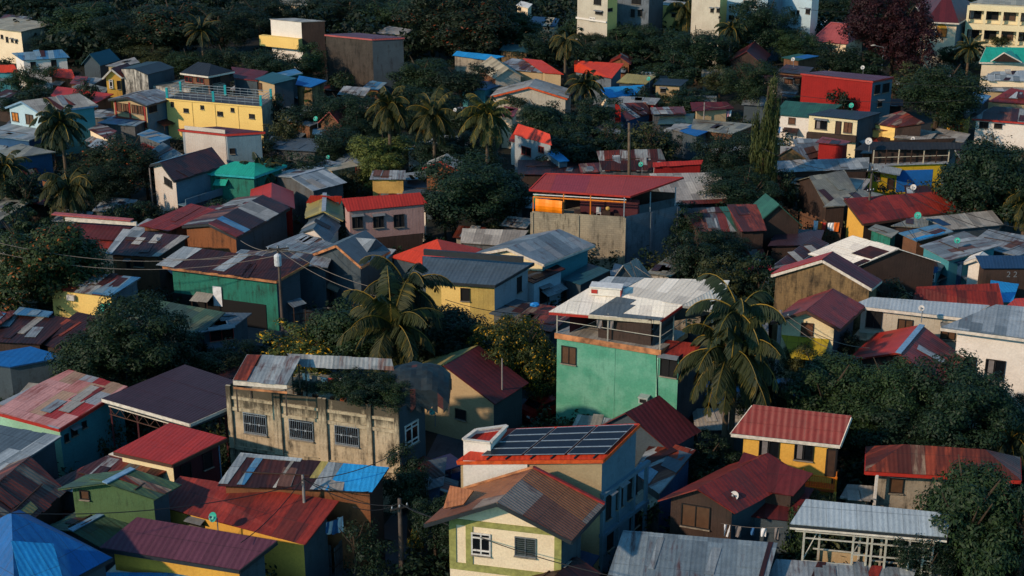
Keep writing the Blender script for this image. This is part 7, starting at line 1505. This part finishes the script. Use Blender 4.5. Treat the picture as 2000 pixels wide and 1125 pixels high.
def person(px, ybase, z, label, shirt, pants, faceaz=0, lean=0):
    p = at(px, ybase, z); root = thing('person', label, 'person', p, None); h = 1.65; r = .001
    me = bpy.data.meshes.new('body'); s = h/7.5
    J = {'pel':(0,0,.5*h),'ch':(0,0,.68*h),'nk':(0,0,.83*h),'hd':(0,-.01,.9*h),'ht':(0,0,.985*h),'ls':(-.11*h,0,.79*h),'le':(-.14*h,.02,.62*h),'lh':(-.12*h,-.08,.49*h),'rs':(.11*h,0,.79*h),'re':(.14*h,.02,.62*h),'rh':(.13*h,-.07,.49*h),
         'lk':(-.055*h,-.01,.27*h),'la':(-.06*h,.02,.04*h),'lt':(-.065*h,-.12,.02*h),'rk':(.055*h,-.01,.27*h),'ra':(.06*h,.02,.04*h),'rt':(.065*h,-.12,.02*h),'lhp':(-.05*h,0,.47*h),'rhp':(.05*h,0,.47*h)}
    E = [('pel','ch'),('ch','nk'),('nk','hd'),('hd','ht'),('ch','ls'),('ls','le'),('le','lh'),('ch','rs'),('rs','re'),('re','rh'),('pel','lhp'),('lhp','lk'),('lk','la'),('la','lt'),('pel','rhp'),('rhp','rk'),('rk','ra'),('ra','rt')]
    RD = {'pel':.095,'ch':.11,'nk':.045,'hd':.075,'ht':.06,'ls':.05,'le':.04,'lh':.028,'rs':.05,'re':.04,'rh':.028,'lk':.052,'la':.038,'lt':.03,'rk':.052,'ra':.038,'rt':.03,'lhp':.08,'rhp':.08}
    ks = list(J); me.from_pydata([J[k] for k in ks], [(ks.index(a), ks.index(b)) for a, b in E], []); ob = bpy.data.objects.new('body', me); COL.objects.link(ob)
    md = ob.modifiers.new('s','SKIN'); md.use_smooth_shade = True; ob.modifiers.new('d','SUBSURF').levels = 1
    for i, k in enumerate(ks): me.skin_vertices[0].data[i].radius = (RD[k], RD[k]*.85); me.skin_vertices[0].data[i].use_root = (k == 'pel')
    bpy.context.view_layer.update(); m2 = bpy.data.meshes.new_from_object(ob.evaluated_get(bpy.context.evaluated_depsgraph_get())); bpy.data.objects.remove(ob)
    m2.materials.clear()
    for k in (shirt, pants, 'skin', 'hair'): m2.materials.append(MATS[k])
    for f in m2.polygons:
        c = f.center; f.material_index = 3 if c.z > .93*h or (c.z > .87*h and c.y > .02) else 2 if c.z > .82*h or (abs(c.x) > .125*h and c.z < .66*h) else 0 if c.z > .5*h else 1 if c.z > .05*h else 3
    ob = bpy.data.objects.new('body', m2); COL.objects.link(ob); ob.parent = root; root.rotation_euler = (0,0,faceaz); return root
person(1523, 425, 1.2, 'person in a pale shirt standing at the edge by the dark green gable', 'cloth_grey', 'car_dark', .5)
person(1310, 153, .6, 'person in orange standing in the clearing, upper centre right', 'cloth_orange', 'car_dark', .2)
person(825, 470, .4, 'person in yellow right of the pink house', 'yellow_cloth', 'car_dark', .1)
def car(px, ybase, label, key, rot, sc=1.0, van=False, cat='car', group=None, z=0):
    p = at(px, ybase, z); root = thing('parked_van' if van else 'parked_car', label, cat, p, group); prof = [(-2,.35),(-2.05,.75),(-1.85,1.0),(-1.25,1.08),(-.75,1.5),(.7,1.52),(1.35,1.12),(1.95,.98),(2.05,.6),(2.0,.35)]
    if van: prof = [(-2.1,.35),(-2.15,1.0),(-1.9,1.15),(-1.5,1.85),(1.9,1.9),(2.1,1.7),(2.15,.8),(2.1,.35)]
    m = MB(); W_ = .82; a = [p+Vector((x*sc,-W_*sc,z_*sc)) for x, z_ in prof]; b = [p+Vector((x*sc,W_*sc,z_*sc)) for x, z_ in prof]; m.face(a, None, key); m.face(b[::-1], None, key)
    for i in range(len(prof)): j = (i+1) % len(prof); m.face([a[i], b[i], b[j], a[j]], None, key)
    m.build('body', root)
    m = MB()
    for s in (-1, 1):
        y = s*(W_+.01)*sc; q = ((-.95,1.08),(-.68,1.42),(.62,1.44),(1.1,1.12)) if not van else ((-1.55,1.2),(-1.35,1.7),(1.6,1.72),(1.7,1.2)); f = [p+Vector((x*sc,y,z_*sc)) for x, z_ in q]; m.face(f if s < 0 else f[::-1], None, 'glass')
    fr = ((-1.22,1.12),(-.78,1.46)) if not van else ((-1.88,1.2),(-1.54,1.78)); m.face([p+Vector(((fr[0][0]-.03)*sc,-.7*sc,fr[0][1]*sc)), p+Vector(((fr[0][0]-.03)*sc,.7*sc,fr[0][1]*sc)), p+Vector(((fr[1][0]-.03)*sc,.66*sc,fr[1][1]*sc)), p+Vector(((fr[1][0]-.03)*sc,-.66*sc,fr[1][1]*sc))], None, 'glass'); m.build('windows', root)
    for x in (-1.3, 1.3):
        for s in (-1, 1): m = MB(); c = p+Vector((x*sc,s*.78*sc,.32*sc)); m.tube([c-Vector((0,.1,0)), c+Vector((0,.1,0))], .32*sc, 'tyre', 12); m.tube([c+Vector((0,s*.105,0)), c+Vector((0,s*.11,0))], .17*sc, 'steel', 10); m.build('wheel', root)
    for s in (-1, 1): m = MB(); m.box(p+Vector((-2.05*sc,s*.6*sc,.72*sc)), Vector((.03,0,0)), Vector((0,.16,0)), Z*.07, 'dish_white'); m.build('headlight', root)
    root.rotation_euler = (0,0,rot); return root
car(1062, 812, 'dark red car parked in the shade left of the green building', 'car_red', .7)
car(1292, 160, 'white van in the clearing, upper centre right', 'car_white', .2, van=True, cat='van')
def trike(px, ybase, label, key, rot):
    p = at(px, ybase, 0); root = thing('motor_tricycle', label, 'tricycle', p); m = MB()
    m.box(p+Vector((.55,0,.75)), Vector((.5,0,0)), Vector((0,.8,0)), Z*.3, key); m.box(p+Vector((.2,0,1.55)), Vector((.9,0,0)), Vector((0,.95,0)), Z*.04, key); m.build('sidecar', root)
    m = MB(); 
    for x in (.1,1.0):
        for y in (-.75,.75): m.bar(p+Vector((x,y,.9)), p+Vector((x,y,1.55)), .05, .05, 'steel')
    m.bar(p+Vector((-.45,-.9,1.0)), p+Vector((-.45,.8,.75)), .1, .12, 'car_dark'); m.bar(p+Vector((-.75,-.75,1.05)), p+Vector((-.15,-.75,1.05)), .04, .04, 'steel'); m.build('frame', root)
    for x, y in ((-.45,-.8),(-.45,.75),(1.05,.1)): m = MB(); c = p+Vector((x,y,.32)); m.tube([c-Vector((.05,0,0)), c+Vector((.05,0,0))], .3, 'tyre', 12); m.build('wheel', root)
    root.rotation_euler = (0,0,rot)
trike(868, 945, 'blue motor tricycle standing in the dark alley', 'car_blue', .6)
trike(470, 425, 'dark motor tricycle in the shade behind the dark red roof', 'car_dark', .2)
lump('plastic_drum', 'pale blue drum standing by the striped rust lean-to', 'drum', 1131, 340, 0, .35, .35, .9, 'cap_blue', 'drums by the rust fence'); lump('plastic_drum', 'white sack beside the pale blue drum', 'sack', 1115, 342, 0, .3, .3, .7, 'cloth_white', 'drums by the rust fence')
def umbrella(px, py, z, label):
    p = at(px, py, z); root = thing('parasol', label, 'parasol', (p.x,p.y,0)); m = MB(); n_ = 8; rim = [p+Vector((math.cos(a*math.pi/4)*.9, math.sin(a*math.pi/4)*.9, -.35)) for a in range(8)]
    for a in range(8): m.face([rim[a], rim[(a+1)%8], p], None, 'flower_red'); m.face([p-Z*.02, rim[(a+1)%8]-Z*.02, rim[a]-Z*.02], None, 'flower_red')
    m.build('canopy', root); m = MB(); m.bar(Vector((p.x,p.y,0)), p, .04, .04, 'steel'); m.build('pole', root)
umbrella(1465, 518, 2.6, 'left red parasol among the shrubs right of the concrete block house'); umbrella(1496, 516, 2.6, 'right orange red parasol beside the brown block gable')
lump('blue_tarpaulin', 'crumpled bright blue tarpaulin on the rust red roof edge', 'tarpaulin', 1045, 600, 3.0, .45, .3, .22, 'tarp_blue')
lump('flower_cluster', 'red flowers at the right front corner of the planted roof deck', 'flowers', 803, 775, 7.3, .5, .3, .35, 'flower_red', None, ['flower_red','leaf_mid','cloth_pink']); lump('flower_cluster', 'pink flower by the front wall of the planted roof deck', 'flowers', 713, 773, 7.4, .18, .15, .15, 'cloth_pink')
def fence(pts, z, hgt, label, key, step=.35, name='fence'):
    P = [at(x, y, z) for x, y in pts]; root = thing(name, label, 'fence', P[0]); m = MB(); r = random.Random(len(label))
    for i in range(len(P)-1):
        L = (P[i+1]-P[i]).length; k = int(L/step); e = (P[i+1]-P[i]).normalized()
        for j in range(k): c = P[i]+e*step*(j+.5); h_ = hgt*r.uniform(.9,1.08); m.box(c+Z*h_/2, e*step*.47, e.cross(Z)*.02, Z*h_/2, key)
    m.build('boards', root); m = MB()
    for i in range(len(P)-1): m.bar(P[i]+Z*hgt*.8, P[i+1]+Z*hgt*.8, .05, .08, 'wood_dark'); m.bar(P[i]+Z*hgt*.3, P[i+1]+Z*hgt*.3, .05, .08, 'wood_dark')
    m.build('rails', root)
fence([(1525,442),(1560,452),(1600,470),(1640,490)], 0, 2.3, 'shabby board fence below the curved grey roof', 'wood')
fence([(600,1110),(655,1125),(690,1090)], 0, 2.0, 'dark tin fence at the foot of the wide maroon roof', 'tinwall', .6)
fence([(850,1085),(905,1120)], 0, 1.8, 'dark picket fence left of the cream house', 'darkwood')
fence([(560,640),(640,628),(690,640)], 0, 1.4, 'low tin fence beside the road', 'tinwall', .6)
fence([(1160,590),(1090,600)], 0, 1.6, 'tin fence behind the white sheet roof', 'tinwall', .6)
fence([(1928,620),(1990,628)], 0, 2.2, 'blue corrugated fence at the right edge', 'cyan', .6)
tag(bpy.data.objects['ground'], kind='structure')
# undergrowth between the houses: scrub that fills every gap, in one mass nobody could count
def inside(p, q, m_=.6):
    s_ = 0; n = len(q)
    for i in range(n):
        a, b = q[i], q[(i+1) % n]; c_ = (b.x-a.x)*(p.y-a.y)-(b.y-a.y)*(p.x-a.x); L = math.hypot(b.x-a.x, b.y-a.y)+1e-6
        t = c_/L
        if s_ == 0: s_ = 1 if ((b.x-a.x)*(q[(i+2)%n].y-a.y)-(b.y-a.y)*(q[(i+2)%n].x-a.x)) > 0 else -1
        if t*s_ < -m_: return False
    return True
def segd(p, a, b):
    ab = b-a; t = max(0, min(1, ((p.x-a.x)*ab.x+(p.y-a.y)*ab.y)/(ab.x**2+ab.y**2+1e-9))); return math.hypot(p.x-a.x-ab.x*t, p.y-a.y-ab.y*t)
ROADS = [[at(380,655), at(470,650), at(560,655), at(640,700), at(720,760)], [at(640,1180), at(780,1060), at(850,960), at(900,850), at(1010,800), at(1075,790)]]
def scatter(name, label, n_, gen, rad, hgt, leaf, key, per, seed, avoid=True):
    r = random.Random(seed); v = []; f = []
    for k in range(n_):
        c = gen(r)
        if avoid and (any(b_ < .1 and inside(c, q) for _, q, b_ in FOOT) or any(segd(c, L[i], L[i+1]) < 2.6 for L in ROADS for i in range(len(L)-1))): continue
        ra = r.uniform(*rad); hh = r.uniform(*hgt)
        for s in range(6):
            cc = c+Vector((r.gauss(0,.45)*ra, r.gauss(0,.45)*ra, hh*r.uniform(.25,.8))); cr = ra*r.uniform(.35,.6)
            for j in range(per):
                q = Vector((r.gauss(0,1), r.gauss(0,1), r.gauss(0,1))).normalized(); p = cc+q*cr*(r.random()**.4); p.z = max(.05, p.z)
                nn = (q+Vector((r.gauss(0,.5), r.gauss(0,.5), .4))).normalized(); t = nn.cross(Vector((r.gauss(0,1), r.gauss(0,1), 1))).normalized(); b = nn.cross(t); s_ = leaf*r.uniform(.6,1.4); i = len(v)
                v += [tuple(p-t*s_), tuple(p+b*s_*.5), tuple(p+t*s_), tuple(p-b*s_*.5)]; f.append((i,i+1,i+2,i+3))
    me = bpy.data.meshes.new(name); me.from_pydata(v, [], f); me.materials.append(MATS[key]); ob = bpy.data.objects.new(name, me); COL.objects.link(ob); return tag(ob, label, name.replace('_',' '), kind='stuff')
def g1(r): return at(r.uniform(-120, 2120), r.uniform(20, 1330), 0)
scatter('undergrowth', 'dark weeds and scrub filling the gaps between the houses', 3300, g1, (1.0,2.0), (1.1,3.0), .17, 'leaf_dark', 22, 99)
scatter('shrubbery', 'olive bushes scattered between the houses', 500, g1, (.9,1.9), (1.4,3.2), .16, 'leaf_olive', 24, 98)
def g2(r):
    while True:
        x, y = r.uniform(-150, 2150), r.uniform(-25, 165)
        if x < 1060 and y < 112+30*math.sin(x*.01): return at(x, y, 0)
        if x >= 1060 and (y < 40 or 1060 < x < 1500 and 55 < y < 200 or x > 1500 and 50 < y < 130): return at(x, y, 0)
scatter('far_wood', 'dense dark wood across the top of the view', 420, g2, (2.6,4.6), (4.0,8.5), .42, 'leaf_dark', 46, 97)
def g3(r): y = r.uniform(290, 1100); return Vector((r.uniform(-.5, .5)*y*1.3, y, 0))
scatter('distant_wood', 'wooded land beyond the town', 900, g3, (6,12), (7,13), 1.2, 'leaf_dark', 26, 96, False)
